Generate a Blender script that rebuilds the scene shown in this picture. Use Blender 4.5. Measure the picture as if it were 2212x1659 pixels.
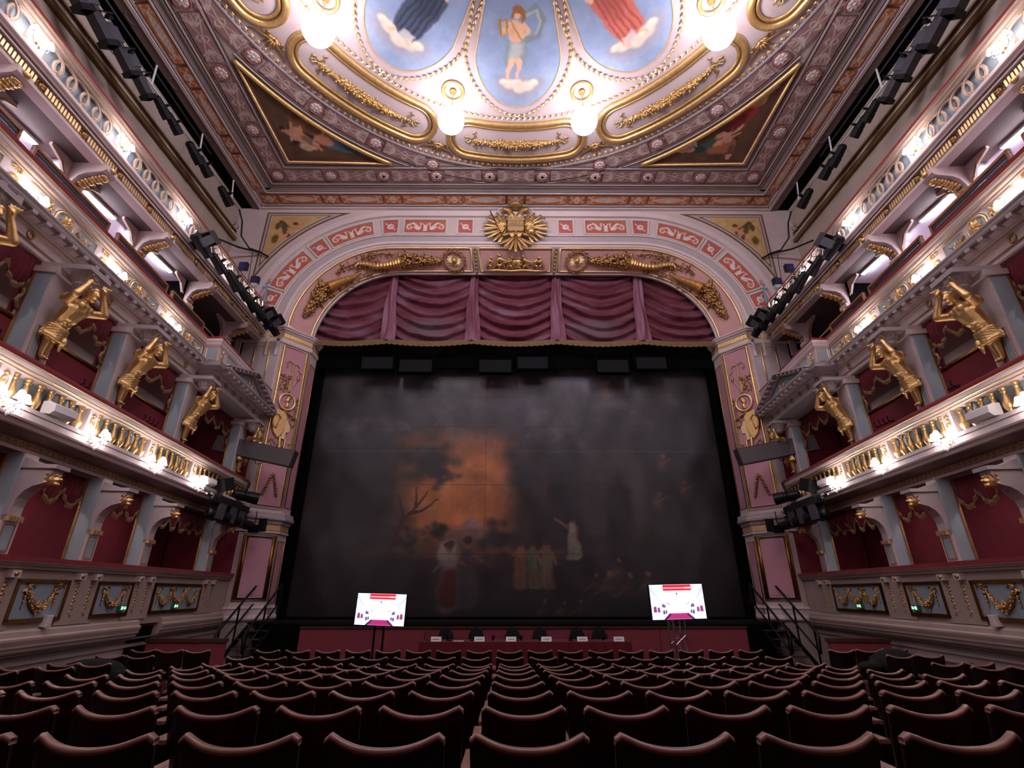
import bpy, bmesh, math, random
import numpy as np
from mathutils import Matrix, Vector, Euler
from math import pi, sin, cos, radians as R
random.seed(7); rng = np.random.default_rng(7)
SC = bpy.context.scene
for o in list(bpy.data.objects): bpy.data.objects.remove(o)
C = SC.collection

# ------------------------------------------------------------------ camera, world, exposure
cam = bpy.data.cameras.new('camera'); cam.sensor_width = 36.0; cam.lens = 17.33
cam.clip_start = 0.05; cam.clip_end = 200
camo = bpy.data.objects.new('camera', cam); C.objects.link(camo)
camo.location = (-0.21, 0.0, 1.88)
camo.rotation_euler = (R(90 + 22.906), 0, R(-0.297))
SC.camera = camo
w = bpy.data.worlds.new('world'); SC.world = w; w.use_nodes = True
w.node_tree.nodes['Background'].inputs[0].default_value = (0.8, 0.75, 0.9, 1)
w.node_tree.nodes['Background'].inputs[1].default_value = 0.004
SC.view_settings.view_transform = 'Standard'
SC.view_settings.look = 'None'
SC.view_settings.gamma = 1.0
SC.view_settings.use_curve_mapping = False
SC.view_settings.exposure = 0.38
SC.cycles.max_bounces = 7; SC.cycles.diffuse_bounces = 4; SC.cycles.glossy_bounces = 3; SC.cycles.transmission_bounces = 4
SC.cycles.caustics_reflective = False; SC.cycles.caustics_refractive = False
GLOBE_E = 36.0      # emission of the ceiling globes
SHADE_E = 24.0      # emission of the small sconce shades

# ------------------------------------------------------------------ colour and materials
def lin(c):
    c = np.asarray(c, float)
    return np.where(c <= 0.04045, c/12.92, ((c+0.055)/1.055)**2.4)
def l255(c): return tuple(float(x) for x in lin(np.array(c)/255.0))
MATS = {}
def pm(name, rgb, rough=0.6, metal=0.0, var=0.0, scale=6.0, bump=0.0, bscale=40.0, spec=0.5, coat=0.0, alpha=1.0, trans=0.0, sheen=0.0, ior=1.45):
    m = bpy.data.materials.new(name); m.use_nodes = True
    nt = m.node_tree; b = nt.nodes['Principled BSDF']
    c = l255(rgb)
    b.inputs['Base Color'].default_value = (*c, 1)
    b.inputs['Roughness'].default_value = rough; b.inputs['Metallic'].default_value = metal
    b.inputs['Specular IOR Level'].default_value = spec
    b.inputs['IOR'].default_value = ior
    if coat: b.inputs['Coat Weight'].default_value = coat; b.inputs['Coat Roughness'].default_value = 0.15
    if trans: b.inputs['Transmission Weight'].default_value = trans
    if sheen: b.inputs['Sheen Weight'].default_value = sheen; b.inputs['Sheen Roughness'].default_value = 0.4
    tc = nt.nodes.new('ShaderNodeTexCoord')
    if var:
        n = nt.nodes.new('ShaderNodeTexNoise'); n.inputs['Scale'].default_value = scale; n.inputs['Detail'].default_value = 6
        nt.links.new(tc.outputs['Object'], n.inputs['Vector'])
        r = nt.nodes.new('ShaderNodeMapRange'); r.inputs['From Min'].default_value = 0.3; r.inputs['From Max'].default_value = 0.7
        r.inputs['To Min'].default_value = 1-var; r.inputs['To Max'].default_value = 1+var
        nt.links.new(n.outputs['Fac'], r.inputs['Value'])
        mx = nt.nodes.new('ShaderNodeVectorMath'); mx.operation = 'SCALE'
        mx.inputs[0].default_value = c; nt.links.new(r.outputs['Result'], mx.inputs['Scale'])
        nt.links.new(mx.outputs['Vector'], b.inputs['Base Color'])
    if bump:
        n2 = nt.nodes.new('ShaderNodeTexNoise'); n2.inputs['Scale'].default_value = bscale; n2.inputs['Detail'].default_value = 4
        nt.links.new(tc.outputs['Object'], n2.inputs['Vector'])
        bp = nt.nodes.new('ShaderNodeBump'); bp.inputs['Strength'].default_value = bump; bp.inputs['Distance'].default_value = 0.02
        nt.links.new(n2.outputs['Fac'], bp.inputs['Height']); nt.links.new(bp.outputs['Normal'], b.inputs['Normal'])
    MATS[name] = m; return m
def em(name, rgb, strength):
    m = bpy.data.materials.new(name); m.use_nodes = True
    b = m.node_tree.nodes['Principled BSDF']; c = l255(rgb)
    b.inputs['Base Color'].default_value = (*c, 1)
    b.inputs['Emission Color'].default_value = (*c, 1); b.inputs['Emission Strength'].default_value = strength
    MATS[name] = m; return m
def paintmat(name, rough=0.8, spec=0.3, emit=0.0, bump=0.0, bscale=3.0):
    m = bpy.data.materials.new(name); m.use_nodes = True
    nt = m.node_tree; b = nt.nodes['Principled BSDF']
    a = nt.nodes.new('ShaderNodeAttribute'); a.attribute_name = 'Col'
    nt.links.new(a.outputs['Color'], b.inputs['Base Color'])
    b.inputs['Roughness'].default_value = rough; b.inputs['Specular IOR Level'].default_value = spec
    if emit:
        b.inputs['Base Color'].default_value = (0, 0, 0, 1)
        nt.links.remove(b.inputs['Base Color'].links[0])
        nt.links.new(a.outputs['Color'], b.inputs['Emission Color']); b.inputs['Emission Strength'].default_value = emit
    if bump:
        tc = nt.nodes.new('ShaderNodeTexCoord')
        n2 = nt.nodes.new('ShaderNodeTexNoise'); n2.inputs['Scale'].default_value = bscale; n2.inputs['Detail'].default_value = 5
        nt.links.new(tc.outputs['Object'], n2.inputs['Vector'])
        bp = nt.nodes.new('ShaderNodeBump'); bp.inputs['Strength'].default_value = bump; bp.inputs['Distance'].default_value = 0.05
        nt.links.new(n2.outputs['Fac'], bp.inputs['Height']); nt.links.new(bp.outputs['Normal'], b.inputs['Normal'])
    MATS[name] = m; return m

pm('plaster', (205, 186, 182), 0.7, var=0.05, scale=2.0, bump=0.03)          # pinkish off-white
pm('plaster_ceiling', (196, 176, 174), 0.75, var=0.05, scale=1.2)
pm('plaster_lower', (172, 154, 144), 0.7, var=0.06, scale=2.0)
pm('plaster_pale', (214, 199, 197), 0.6, var=0.04, scale=2.0)
pm('plaster_grey', (178, 166, 166), 0.7, var=0.05, scale=2.0)
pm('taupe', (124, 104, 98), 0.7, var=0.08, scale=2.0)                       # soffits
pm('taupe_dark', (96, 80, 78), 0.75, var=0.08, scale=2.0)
pm('lilac', (210, 198, 212), 0.8, var=0.04, scale=1.0)
pm('beige', (168, 152, 140), 0.8, var=0.06, scale=1.5)
pm('ochre', (110, 84, 46), 0.6, var=0.12, scale=3.0)
pm('blue_panel', (150, 164, 172), 0.6, var=0.05, scale=2.0)
pm('pink_panel', (196, 142, 154), 0.65, var=0.05, scale=2.0)
pm('rose_panel', (206, 158, 152), 0.65, var=0.05, scale=2.0)
pm('terracotta', (146, 84, 76), 0.7, var=0.08, scale=4.0)
pm('wine_wall', (126, 40, 56), 0.85, var=0.12, scale=2.5)
pm('velvet', (128, 26, 36), 0.9, var=0.10, scale=5.0, sheen=0.25)
pm('velvet_dark', (92, 18, 30), 0.95, var=0.15, scale=6.0, sheen=0.1)
pm('seat_red', (132, 16, 28), 0.9, var=0.12, scale=8.0, sheen=0.25)
pm('gold', (222, 184, 122), 0.40, 0.85, var=0.14, scale=9.0, bump=0.15, bscale=60)
pm('gold_pale', (236, 204, 152), 0.40, 0.75, var=0.10, scale=6.0, bump=0.08, bscale=50)
pm('gold_old', (186, 146, 94), 0.45, 0.8, var=0.18, scale=8.0, bump=0.15, bscale=60)
pm('bronze', (140, 98, 52), 0.4, 1.0, var=0.2, scale=8.0)
pm('fringe', (122, 94, 60), 0.7, 0.0, var=0.2, scale=20.0)
pm('stucco_gold', (206, 168, 120), 0.5, 0.35, var=0.10, scale=10.0)
pm('wood_dark', (24, 8, 8), 0.42, var=0.25, scale=5.0, coat=0.12, spec=0.35)
pm('wood_edge', (146, 112, 98), 0.36, var=0.18, scale=14.0, coat=0.15)
pm('wood_guard', (150, 96, 58), 0.5, var=0.15, scale=8.0)
pm('wood_cap', (70, 42, 30), 0.45, var=0.2, scale=6.0)
pm('black_metal', (22, 23, 26), 0.42, 0.3, spec=0.4)
pm('black_matte', (12, 12, 13), 0.8, spec=0.25)
pm('black_cloth', (14, 15, 18), 0.95, bump=0.3, bscale=8)
pm('speaker_cloth', (30, 30, 33), 0.9, spec=0.15)
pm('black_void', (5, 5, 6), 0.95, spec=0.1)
pm('grey_box', (92, 88, 92), 0.6, var=0.03)
pm('grey_dark', (54, 52, 58), 0.55)
pm('lamp_grey', (88, 88, 98), 0.4, 0.4)
pm('steel', (190, 190, 196), 0.25, 1.0)
pm('white_paint', (226, 224, 222), 0.5)
pm('cable_black', (16, 16, 17), 0.6)
pm('blue_lens', (18, 24, 70), 0.12, spec=0.8)
pm('glass', (240, 242, 246), 0.03, trans=1.0, ior=1.5)
pm('crystal', (236, 238, 246), 0.06, 0.35, spec=0.9)
pm('floor_wood', (58, 40, 34), 0.6, var=0.2, scale=3.0)
pm('stage_black', (20, 20, 22), 0.6, var=0.2, scale=3.0)
pm('red_front', (128, 52, 62), 0.85, var=0.08, scale=2.0)
pm('table_cloth', (96, 18, 28), 0.95, var=0.1, scale=6.0, sheen=0.2)
pm('cyan_trim', (120, 178, 190), 0.6)
pm('exit_green', (40, 120, 90), 0.4)
em('globe_glow', (252, 243, 255), GLOBE_E)
em('shade_glow', (255, 240, 240), SHADE_E)
em('tube_glow', (246, 240, 255), 75.0)
em('box_glow', (255, 236, 232), 70.0)
em('sign_glow', (200, 255, 225), 0.6)
paintmat('paint'); paintmat('paint_curtain', 0.42, 0.5, bump=0.3, bscale=0.9); paintmat('paint_fabric', 0.8, 0.2)
paintmat('screen', 0.3, 0.3, emit=1.25)

# ------------------------------------------------------------------ mesh builder
def rotm(rx=0, ry=0, rz=0): return Euler((rx, ry, rz)).to_matrix().to_4x4()
class MB:
    def __init__(s): s.v = []; s.f = []
    def add(s, vs, fs):
        n = len(s.v); s.v.extend(vs); s.f.extend([tuple(i+n for i in f) for f in fs]); return s
    def n(s): return len(s.v)
    def xf(s, M, i0=0):
        for i in range(i0, len(s.v)): s.v[i] = tuple(M @ Vector(s.v[i]))
        return s
    def box(s, x0, x1, y0, y1, z0, z1, M=None):
        vs = [(x, y, z) for z in (z0, z1) for y in (y0, y1) for x in (x0, x1)]
        if M is not None: vs = [tuple(M @ Vector(p)) for p in vs]
        return s.add(vs, [(0,2,3,1), (4,5,7,6), (0,1,5,4), (2,6,7,3), (0,4,6,2), (1,3,7,5)])
    def hexa(s, a, b):   # two quads a (4 pts) and b (4 pts)
        return s.add(list(a)+list(b), [(3,2,1,0), (4,5,6,7), (0,1,5,4), (1,2,6,5), (2,3,7,6), (3,0,4,7)])
    def quad(s, *p): return s.add(list(p), [tuple(range(len(p)))])
    def prism(s, poly, f0, f1):
        n = len(poly); vs = [f0(*p) for p in poly] + [f1(*p) for p in poly]
        fs = [tuple(range(n))[::-1], tuple(range(n, 2*n))] + [(i, (i+1) % n, n+(i+1) % n, n+i) for i in range(n)]
        return s.add(vs, fs)
    def lathe(s, prof, n=12, M=None, cap=True):
        vs = []; fs = []
        for r, z in prof:
            for k in range(n):
                a = 2*pi*k/n; vs.append((r*cos(a), r*sin(a), z))
        m = len(prof)
        for j in range(m-1):
            for k in range(n):
                k2 = (k+1) % n; fs.append((j*n+k, j*n+k2, (j+1)*n+k2, (j+1)*n+k))
        if cap: fs.append(tuple(range(n))[::-1]); fs.append(tuple((m-1)*n+k for k in range(n)))
        if M is not None: vs = [tuple(M @ Vector(p)) for p in vs]
        return s.add(vs, fs)
    def ell(s, c, r, M=None, n=8, m=5):
        if not hasattr(r, '__len__'): r = (r, r, r)
        vs = [(0, 0, -1)]; fs = []
        for j in range(1, m):
            t = -pi/2 + pi*j/m
            for k in range(n):
                a = 2*pi*k/n; vs.append((cos(t)*cos(a), cos(t)*sin(a), sin(t)))
        vs.append((0, 0, 1)); L = len(vs)-1
        for k in range(n): fs.append((0, 1+(k+1) % n, 1+k)); fs.append((L, 1+(m-2)*n+k, 1+(m-2)*n+(k+1) % n))
        for j in range(m-2):
            for k in range(n):
                a, b = 1+j*n+k, 1+j*n+(k+1) % n; fs.append((a, b, b+n, a+n))
        out = []
        for x, y, z in vs:
            p = Vector((x*r[0], y*r[1], z*r[2]))
            if M is not None: p = M.to_3x3() @ p
            out.append((p.x+c[0], p.y+c[1], p.z+c[2]))
        return s.add(out, fs)
    def tube(s, pts, r, n=6, closed=False, flat=1.0):
        P = [Vector(p) for p in pts]; m = len(P); rr = r if hasattr(r, '__len__') else [r]*m
        vs = []; fs = []; up = None
        for i in range(m):
            if closed: t = P[(i+1) % m]-P[i-1]
            else: t = P[min(i+1, m-1)]-P[max(i-1, 0)]
            if t.length < 1e-9: t = Vector((0, 0, 1))
            t.normalize()
            if up is None:
                up = Vector((0, 0, 1)) if abs(t.z) < 0.9 else Vector((0, 1, 0))
            u = t.cross(up)
            if u.length < 1e-6: u = t.cross(Vector((1, 0, 0)))
            u.normalize(); v = u.cross(t).normalized(); up = v
            for k in range(n):
                a = 2*pi*k/n; vs.append(tuple(P[i] + u*cos(a)*rr[i] + v*sin(a)*rr[i]*flat))
        for i in range(m if closed else m-1):
            for k in range(n):
                a, b = i*n+k, i*n+(k+1) % n; c2 = (i+1) % m*n
                fs.append((a, b, c2+(k+1) % n, c2+k))
        if not closed: fs.append(tuple(range(n))[::-1]); fs.append(tuple((m-1)*n+k for k in range(n)))
        return s.add(vs, fs)
    def cap(s, a, b, ra, rb, n=10):  # tapered capsule
        a, b = Vector(a), Vector(b); d = (b-a); L = d.length; d = d/L if L else Vector((0,0,1))
        pts = [a-d*ra*0.98, a-d*ra*0.7, a] + [a+d*L*q for q in (0.33, 0.66)] + [b, b+d*rb*0.7, b+d*rb*0.98]
        rr = [ra*0.15, ra*0.72, ra, ra+(rb-ra)*0.33, ra+(rb-ra)*0.66, rb, rb*0.72, rb*0.15]
        return s.tube(pts, rr, n)
    def leaf(s, c, d, nrm, L, W, T=None):   # pointed, ridged leaf from c along d
        c, d, nn = Vector(c), Vector(d).normalized(), Vector(nrm).normalized()
        u = d.cross(nn).normalized(); T = T or W*0.35
        pts = [c, c+d*L*0.4+u*W/2, c+d*L, c+d*L*0.4-u*W/2, c+d*L*0.45+nn*T]
        return s.add([tuple(p) for p in pts], [(0, 1, 4), (1, 2, 4), (2, 3, 4), (3, 0, 4), (3, 2, 1, 0)])
    def sweep(s, path, prof, closed_prof=True):
        # path: [(x, y, nx, ny)], prof: [(d, z)]
        n = len(prof); vs = []; fs = []
        for x, y, nx, ny in path:
            for d, z in prof: vs.append((x+nx*d, y+ny*d, z))
        for i in range(len(path)-1):
            for k in range(n if closed_prof else n-1):
                a, b = i*n+k, i*n+(k+1) % n
                fs.append((a, b, b+n, a+n))
        if closed_prof: fs.append(tuple(range(n))[::-1]); L = (len(path)-1)*n; fs.append(tuple(L+k for k in range(n)))
        return s.add(vs, fs)
    def build(s, name, mat, parent=None, smooth=False, origin=None):
        org = origin if origin is not None else (WL[parent.name] if parent is not None else (0, 0, 0))
        me = bpy.data.meshes.new(name)
        ox, oy, oz = org
        vs = s.v if org == (0, 0, 0) else [(x-ox, y-oy, z-oz) for x, y, z in s.v]
        me.from_pydata(vs, [], s.f)
        if smooth: me.polygons.foreach_set('use_smooth', [True]*len(me.polygons))
        me.update()
        o = bpy.data.objects.new(name, me); C.objects.link(o)
        if mat: me.materials.append(MATS[mat])
        if parent is not None: o.parent = parent; WL[o.name] = org
        else:
            o.location = org; WL[o.name] = tuple(org)
        return o
WL = {}
def thing(name, label, cat, loc=(0, 0, 0), rz=0.0, group=None):
    o = bpy.data.objects.new(name, None); C.objects.link(o)
    o.location = loc; o.rotation_euler = (0, 0, rz); o.empty_display_size = 0.1
    o['label'] = label; o['category'] = cat
    if group: o['group'] = group
    WL[o.name] = tuple(loc); return o
def local(name, label, cat, group=None):     # a thing modelled around its own origin, to be moved afterwards
    return thing(name, label, cat, (0, 0, 0), 0, group)
def tag(o, label, cat, group=None):
    o['label'] = label; o['category'] = cat
    if group: o['group'] = group
    return o
def struct(o): o['kind'] = 'structure'; return o
def copy_tree(o, parent=None):
    c = o.copy(); C.objects.link(c); WL[c.name] = WL.get(o.name, (0, 0, 0))
    if parent is not None: c.parent = parent
    for ch in list(o.children): copy_tree(ch, c)
    return c
def place(root, loc, rz=0.0, label=None, group=None):
    root.location = loc; root.rotation_euler[2] = rz; WL[root.name] = tuple(loc)
    if label: root['label'] = label
    if group: root['group'] = group
    return root
def mirror(root, subs=(('left', 'right'),)):
    c = copy_tree(root)
    c.location.x = -root.location.x; c.scale.x = -root.scale.x
    c.rotation_euler = (root.rotation_euler[0], -root.rotation_euler[1], -root.rotation_euler[2])
    for k in ('label', 'group'):
        if k in root:
            t = root[k]
            for a, b in subs: t = t.replace(a, '\0').replace(b, a).replace('\0', b) if a in t or b in t else t
            c[k] = t
    WL[c.name] = tuple(c.location); return c
def share(o, parent, loc, rot=(0, 0, 0), scale=None, name=None):   # another piece with the same mesh, child of parent
    c = o.copy(); C.objects.link(c); c.parent = parent; c.location = loc; c.rotation_euler = rot
    if scale: c.scale = scale
    return c
def melt(mb, name, voxel, mat, parent=None, smooth=6, origin=None):   # merge overlapping solids into one continuous skin
    o = mb.build(name, None, None, origin=(0, 0, 0))
    m = o.modifiers.new('r', 'REMESH'); m.mode = 'VOXEL'; m.voxel_size = voxel
    if smooth: sm = o.modifiers.new('s', 'SMOOTH'); sm.iterations = smooth; sm.factor = 0.5
    bpy.context.view_layer.update()
    dg = bpy.context.evaluated_depsgraph_get()
    me = bpy.data.meshes.new_from_object(o.evaluated_get(dg))
    old = o.data; bpy.data.objects.remove(o); bpy.data.meshes.remove(old)
    org = origin if origin is not None else (WL[parent.name] if parent is not None else (0, 0, 0))
    if org != (0, 0, 0): me.transform(Matrix.Translation((-org[0], -org[1], -org[2])))
    me.polygons.foreach_set('use_smooth', [True]*len(me.polygons)); me.name = name
    me.materials.clear(); me.materials.append(MATS[mat])
    o = bpy.data.objects.new(name, me); C.objects.link(o)
    if parent is not None: o.parent = parent
    else: o.location = org
    WL[o.name] = tuple(org); return o

# ------------------------------------------------------------------ flat painting on a fine sheet (vertex colours)
class Paint:
    def __init__(s, X, Y, bg):
        s.X = X; s.Y = Y; s.c = np.zeros(X.shape+(3,)); s.c[:] = np.array(bg)/255.0
        s.px = 0.5*(abs(X[0, 1]-X[0, 0])+abs(Y[1, 0]-Y[0, 0])) if X.shape[0] > 1 else 0.01
    def mix(s, a, col):
        a = np.clip(a, 0, 1)[..., None]; s.c = s.c*(1-a)+np.array(col)/255.0*a; return s
    def ell(s, cx, cy, rx, ry, col, rot=0, soft=0.15, a=1.0):
        dx, dy = s.X-cx, s.Y-cy; c, n = cos(rot), sin(rot)
        u, v = (dx*c+dy*n)/rx, (-dx*n+dy*c)/ry
        d = np.sqrt(u*u+v*v); return s.mix(a*(1-d)/soft+0.5*a if soft < 0.6 else a*np.exp(-d*d*1.6), col)
    def line(s, pts, wd, col, a=1.0, soft=None):
        w0, w1 = wd if hasattr(wd, '__len__') else (wd, wd)
        soft = soft or max(s.px, 0.5*(w0+w1)*0.35); D = np.full(s.X.shape, 1e9)
        n = len(pts)-1
        for i in range(n):
            (x0, y0), (x1, y1) = pts[i], pts[i+1]; ex, ey = x1-x0, y1-y0; L = ex*ex+ey*ey+1e-12
            t = np.clip(((s.X-x0)*ex+(s.Y-y0)*ey)/L, 0, 1)
            wv = w0+(w1-w0)*(i+t)/n
            D = np.minimum(D, np.hypot(s.X-x0-t*ex, s.Y-y0-t*ey)-wv)
        return s.mix(a*np.clip(0.5-D/soft, 0, 1), col)
    def poly(s, pts, col, a=1.0, soft=None):
        soft = soft or s.px; ins = np.zeros(s.X.shape, bool); D = np.full(s.X.shape, 1e9); n = len(pts)
        for i in range(n):
            (x0, y0), (x1, y1) = pts[i], pts[(i+1) % n]
            if y0 != y1:
                ins ^= ((y0 > s.Y) != (y1 > s.Y)) & (s.X < (x1-x0)*(s.Y-y0)/(y1-y0)+x0)
            ex, ey = x1-x0, y1-y0; L = ex*ex+ey*ey+1e-12
            t = np.clip(((s.X-x0)*ex+(s.Y-y0)*ey)/L, 0, 1)
            D = np.minimum(D, np.hypot(s.X-x0-t*ex, s.Y-y0-t*ey))
        D = np.where(ins, -D, D); return s.mix(a*np.clip(0.5-D/soft, 0, 1), col)
    def warp(s, amp, f):
        X, Y = s.X, s.Y; s.X = X+amp*smoothnoise(X*f+7, Y*f+3); s.Y = Y+amp*smoothnoise(X*f+21, Y*f+13); return X, Y
    def grain(s, amt, f=1.0):
        g = smoothnoise(s.X*f, s.Y*f); s.c = np.clip(s.c*(1+amt*(g[..., None])), 0, 1); return s
_P = rng.random((64, 64))*2-1
def smoothnoise(x, y, oct=4):
    out = 0; a = 1.0; tot = 0
    for o in range(oct):
        xi, yi = np.floor(x).astype(int), np.floor(y).astype(int); fx, fy = x-xi, y-yi
        fx = fx*fx*(3-2*fx); fy = fy*fy*(3-2*fy)
        g = lambda i, j: _P[(i+o*17) % 64, (j+o*31) % 64]
        v = (g(xi, yi)*(1-fx)+g(xi+1, yi)*fx)*(1-fy)+(g(xi, yi+1)*(1-fx)+g(xi+1, yi+1)*fx)*fy
        out = out+a*v; tot += a; a *= 0.55; x = x*2.03+3.1; y = y*2.03+1.7
    return out/tot
def spiral(cx, cy, r, a0, turns, n=18, ccw=1):
    return [(cx+r*(1-0.8*k/n)*cos(a0+ccw*2*pi*turns*k/n), cy+r*(1-0.8*k/n)*sin(a0+ccw*2*pi*turns*k/n)) for k in range(n+1)]
def sheet(name, W, H, pos, painter, bg, mat='paint', parent=None, phys=None, origin=None):
    # W x H vertices; pos(s,t)->(x,y,z) arrays, s,t in 0..1; phys(s,t)->(X,Y) painting coordinates
    s, t = np.meshgrid(np.linspace(0, 1, W), np.linspace(0, 1, H))
    X, Y = phys(s, t)
    p = Paint(X, Y, bg); painter(p)
    x, y, z = pos(s, t)
    org = origin if origin is not None else (WL[parent.name] if parent is not None else (0, 0, 0))
    co = np.stack([np.broadcast_to(x, s.shape)-org[0], np.broadcast_to(y, s.shape)-org[1], np.broadcast_to(z, s.shape)-org[2]], -1).reshape(-1, 3)
    idx = np.arange(W*H).reshape(H, W)
    q = np.stack([idx[:-1, :-1], idx[:-1, 1:], idx[1:, 1:], idx[1:, :-1]], -1).reshape(-1, 4)
    me = bpy.data.meshes.new(name)
    me.vertices.add(W*H); me.vertices.foreach_set('co', co.astype(np.float32).ravel())
    me.loops.add(q.size); me.loops.foreach_set('vertex_index', q.astype(np.int32).ravel())
    me.polygons.add(len(q)); me.polygons.foreach_set('loop_start', (np.arange(len(q))*4).astype(np.int32))
    me.polygons.foreach_set('use_smooth', np.ones(len(q), bool))
    me.update(calc_edges=True)
    at = me.color_attributes.new('Col', 'FLOAT_COLOR', 'POINT')
    col = np.concatenate([lin(np.clip(p.c, 0, 1)).reshape(-1, 3), np.ones((W*H, 1))], 1).astype(np.float32)
    at.data.foreach_set('color', col.ravel())
    me.materials.append(MATS[mat])
    o = bpy.data.objects.new(name, me); C.objects.link(o)
    if parent is not None: o.parent = parent; WL[o.name] = org
    else: o.location = org; WL[o.name] = tuple(org)
    return o
ORD = ['nearest the stage', 'second from the stage', 'third from the stage', 'fourth from the stage', 'fifth from the stage', 'sixth from the stage', 'seventh from the stage', 'eighth from the stage']
NTH = ['first', 'second', 'third', 'fourth', 'fifth', 'sixth', 'seventh', 'eighth', 'ninth', 'tenth', 'eleventh', 'twelfth', 'thirteenth', 'fourteenth', 'fifteenth', 'sixteenth', 'seventeenth', 'eighteenth', 'nineteenth', 'twentieth', 'twenty-first', 'twenty-second', 'twenty-third']

# ------------------------------------------------------------------ plan of the hall (X = left/right, Y = towards the stage)
YF = 14.7                                   # plane of the proscenium wall
def PW(Y): return 6.35+0.105*Y              # parapet lines, distance from the centre line
def G1(Y): return 6.25+0.117*Y
def G2(Y): return 6.83+0.097*Y
def G3(Y): return 7.90+0.042*Y
YB = -3.0
def polypath(pts):                          # plan polyline with mitred normals pointing to the right of travel
    P = [Vector(p) for p in pts]; out = []
    for i in range(len(P)):
        ns = []
        for a, b in ((i-1, i), (i, i+1)):
            if a >= 0 and b < len(P):
                d = (P[b]-P[a]).normalized(); ns.append(Vector((d.y, -d.x)))
        n = sum(ns, Vector((0, 0))); n.normalize(); k = 1/max(0.35, n.dot(ns[0]))
        out.append((P[i].x, P[i].y, n.x*k, n.y*k))
    return out
def lwall(f, y0, y1): return polypath([(-f(y0), y0), (-f(y1), y1)])     # left wall, normal towards the room

# floor: raked stalls, flat in front of the stage
def floor_z(Y): return max(0.0, (8.4-Y)*0.078)
fb = MB()
ys = [YB-2.5, 0, 8.4, 16.2]
for i in range(3):
    z0, z1 = floor_z(ys[i]), floor_z(ys[i+1])
    fb.hexa([(-10.6, ys[i], z0-.2), (10.6, ys[i], z0-.2), (10.6, ys[i+1], z1-.2), (-10.6, ys[i+1], z1-.2)],
            [(-10.6, ys[i], z0), (10.6, ys[i], z0), (10.6, ys[i+1], z1), (-10.6, ys[i+1], z1)])
floor = struct(fb.build('floor', 'floor_wood'))
st = MB(); st.box(-7.15, 7.15, 15.12, 20.5, 0.0, 1.12)
stage = struct(st.build('trim_1', 'stage_black', origin=(0, 15.1, 0)))
e = MB(); e.box(-7.15, 7.15, 15.05, 15.13, 1.06, 1.15); e.build('stage_edge', 'black_metal', stage)
# back wall of the stage tower (black box behind the curtain) and back wall of the hall
bk = MB(); bk.box(-8.5, 8.5, 20.3, 20.5, 0, 16); bk.box(-8.6, -8.4, 16.9, 20.5, 0, 16); bk.box(8.4, 8.6, 16.9, 20.5, 0, 16); bk.box(-8.6, 8.6, 16.1, 20.5, 15.4, 15.6)
struct(bk.build('wall_stage', 'black_void'))
wb = MB(); wb.box(-11.8, 11.8, YB-2.6, YB-2.4, 0, 15.4)
struct(wb.build('wall_back', 'wine_wall'))

# ------------------------------------------------------------------ proscenium wall with the arch
AC = (4.4, 10.15); IC = (4.2, 9.95)
def arc_pt(s, r, r0=4.3, c=AC):             # point on an arch line; s = running length from the crown (measured at r0)
    a = abs(s); g = 1 if s >= 0 else -1
    if a < c[0]: return (s, c[1]+r)
    th = (a-c[0])/r0
    if th < pi/2: return (g*(c[0]+r*sin(th)), c[1]+r*cos(th))
    return (g*(c[0]+r), c[1]-(a-c[0]-r0*pi/2))
def splay(s, q, h=0.0):                     # point on the splayed inner band of the arch, q 0 (front) .. 1 (deep)
    x0, z0 = arc_pt(s, 3.42, 3.42); k = abs(s); g = 1 if s >= 0 else -1
    th = min(max((k-AC[0])/3.42, 0), pi/2)
    if k < AC[0]: x1, z1 = s*IC[0]/AC[0], IC[1]+2.98
    else: x1, z1 = g*(IC[0]+2.98*sin(th)), IC[1]+2.98*cos(th)-(max(0, k-AC[0]-3.42*pi/2))
    nr = 0.62; x = x0+(x1-x0)*q-g*sin(th)*0.78*h; z = z0+(z1-z0)*q-cos(th)*0.78*h
    return (x, YF+0.8*q-nr*h, z)
wf = MB(); NS = 40
S_END = AC[0]+3.42*pi/2
gp = [(-AC[0]-3.42, z) for z in (0, 2.5, 5, 7.5, 10.0)]+[arc_pt(s, 3.42, 3.42) for s in np.linspace(-S_END, 0, NS)]
op = [(-10.6, z) for z in (0, 2.5, 5, 7.5, 10.0)]
for i in range(NS):
    t = i/(NS-1); op.append((-10.6, 10.15+(15.9-10.15)*t/0.42) if t <= 0.42 else (-10.6*(1-(t-0.42)/0.58), 15.9))
for sg in (1, -1):
    for i in range(len(gp)-1):
        a, b, c, d = gp[i], gp[i+1], op[i+1], op[i]
        wf.hexa([(sg*p[0], YF, p[1]) for p in (a, b, c, d)], [(sg*p[0], YF+0.12, p[1]) for p in (a, b, c, d)])
wall_front = struct(wf.build('wall_front', 'plaster', origin=(0, YF, 0)))
# splayed band of arch and piers
sp = MB(); ss = np.linspace(-S_END, S_END, 81)
vs = []
for s in ss: vs += [splay(s, 0), splay(s, 1), (splay(s, 1)[0], 15.60, splay(s, 1)[2])]
sp.add(vs, [(i*3+k, i*3+k+1, i*3+k+4, i*3+k+3) for i in range(len(ss)-1) for k in range(2)])
for g in (-1, 1):
    sp.add([(g*7.82, YF, 0), (g*7.18, YF+0.8, 0), (g*7.18, 16.1, 0), (g*7.82, YF, 10.15), (g*7.18, YF+0.8, 10.15), (g*7.18, 16.1, 10.15)], [(0, 1, 4, 3), (1, 2, 5, 4)])
sp.build('splay', 'plaster', wall_front)
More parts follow.
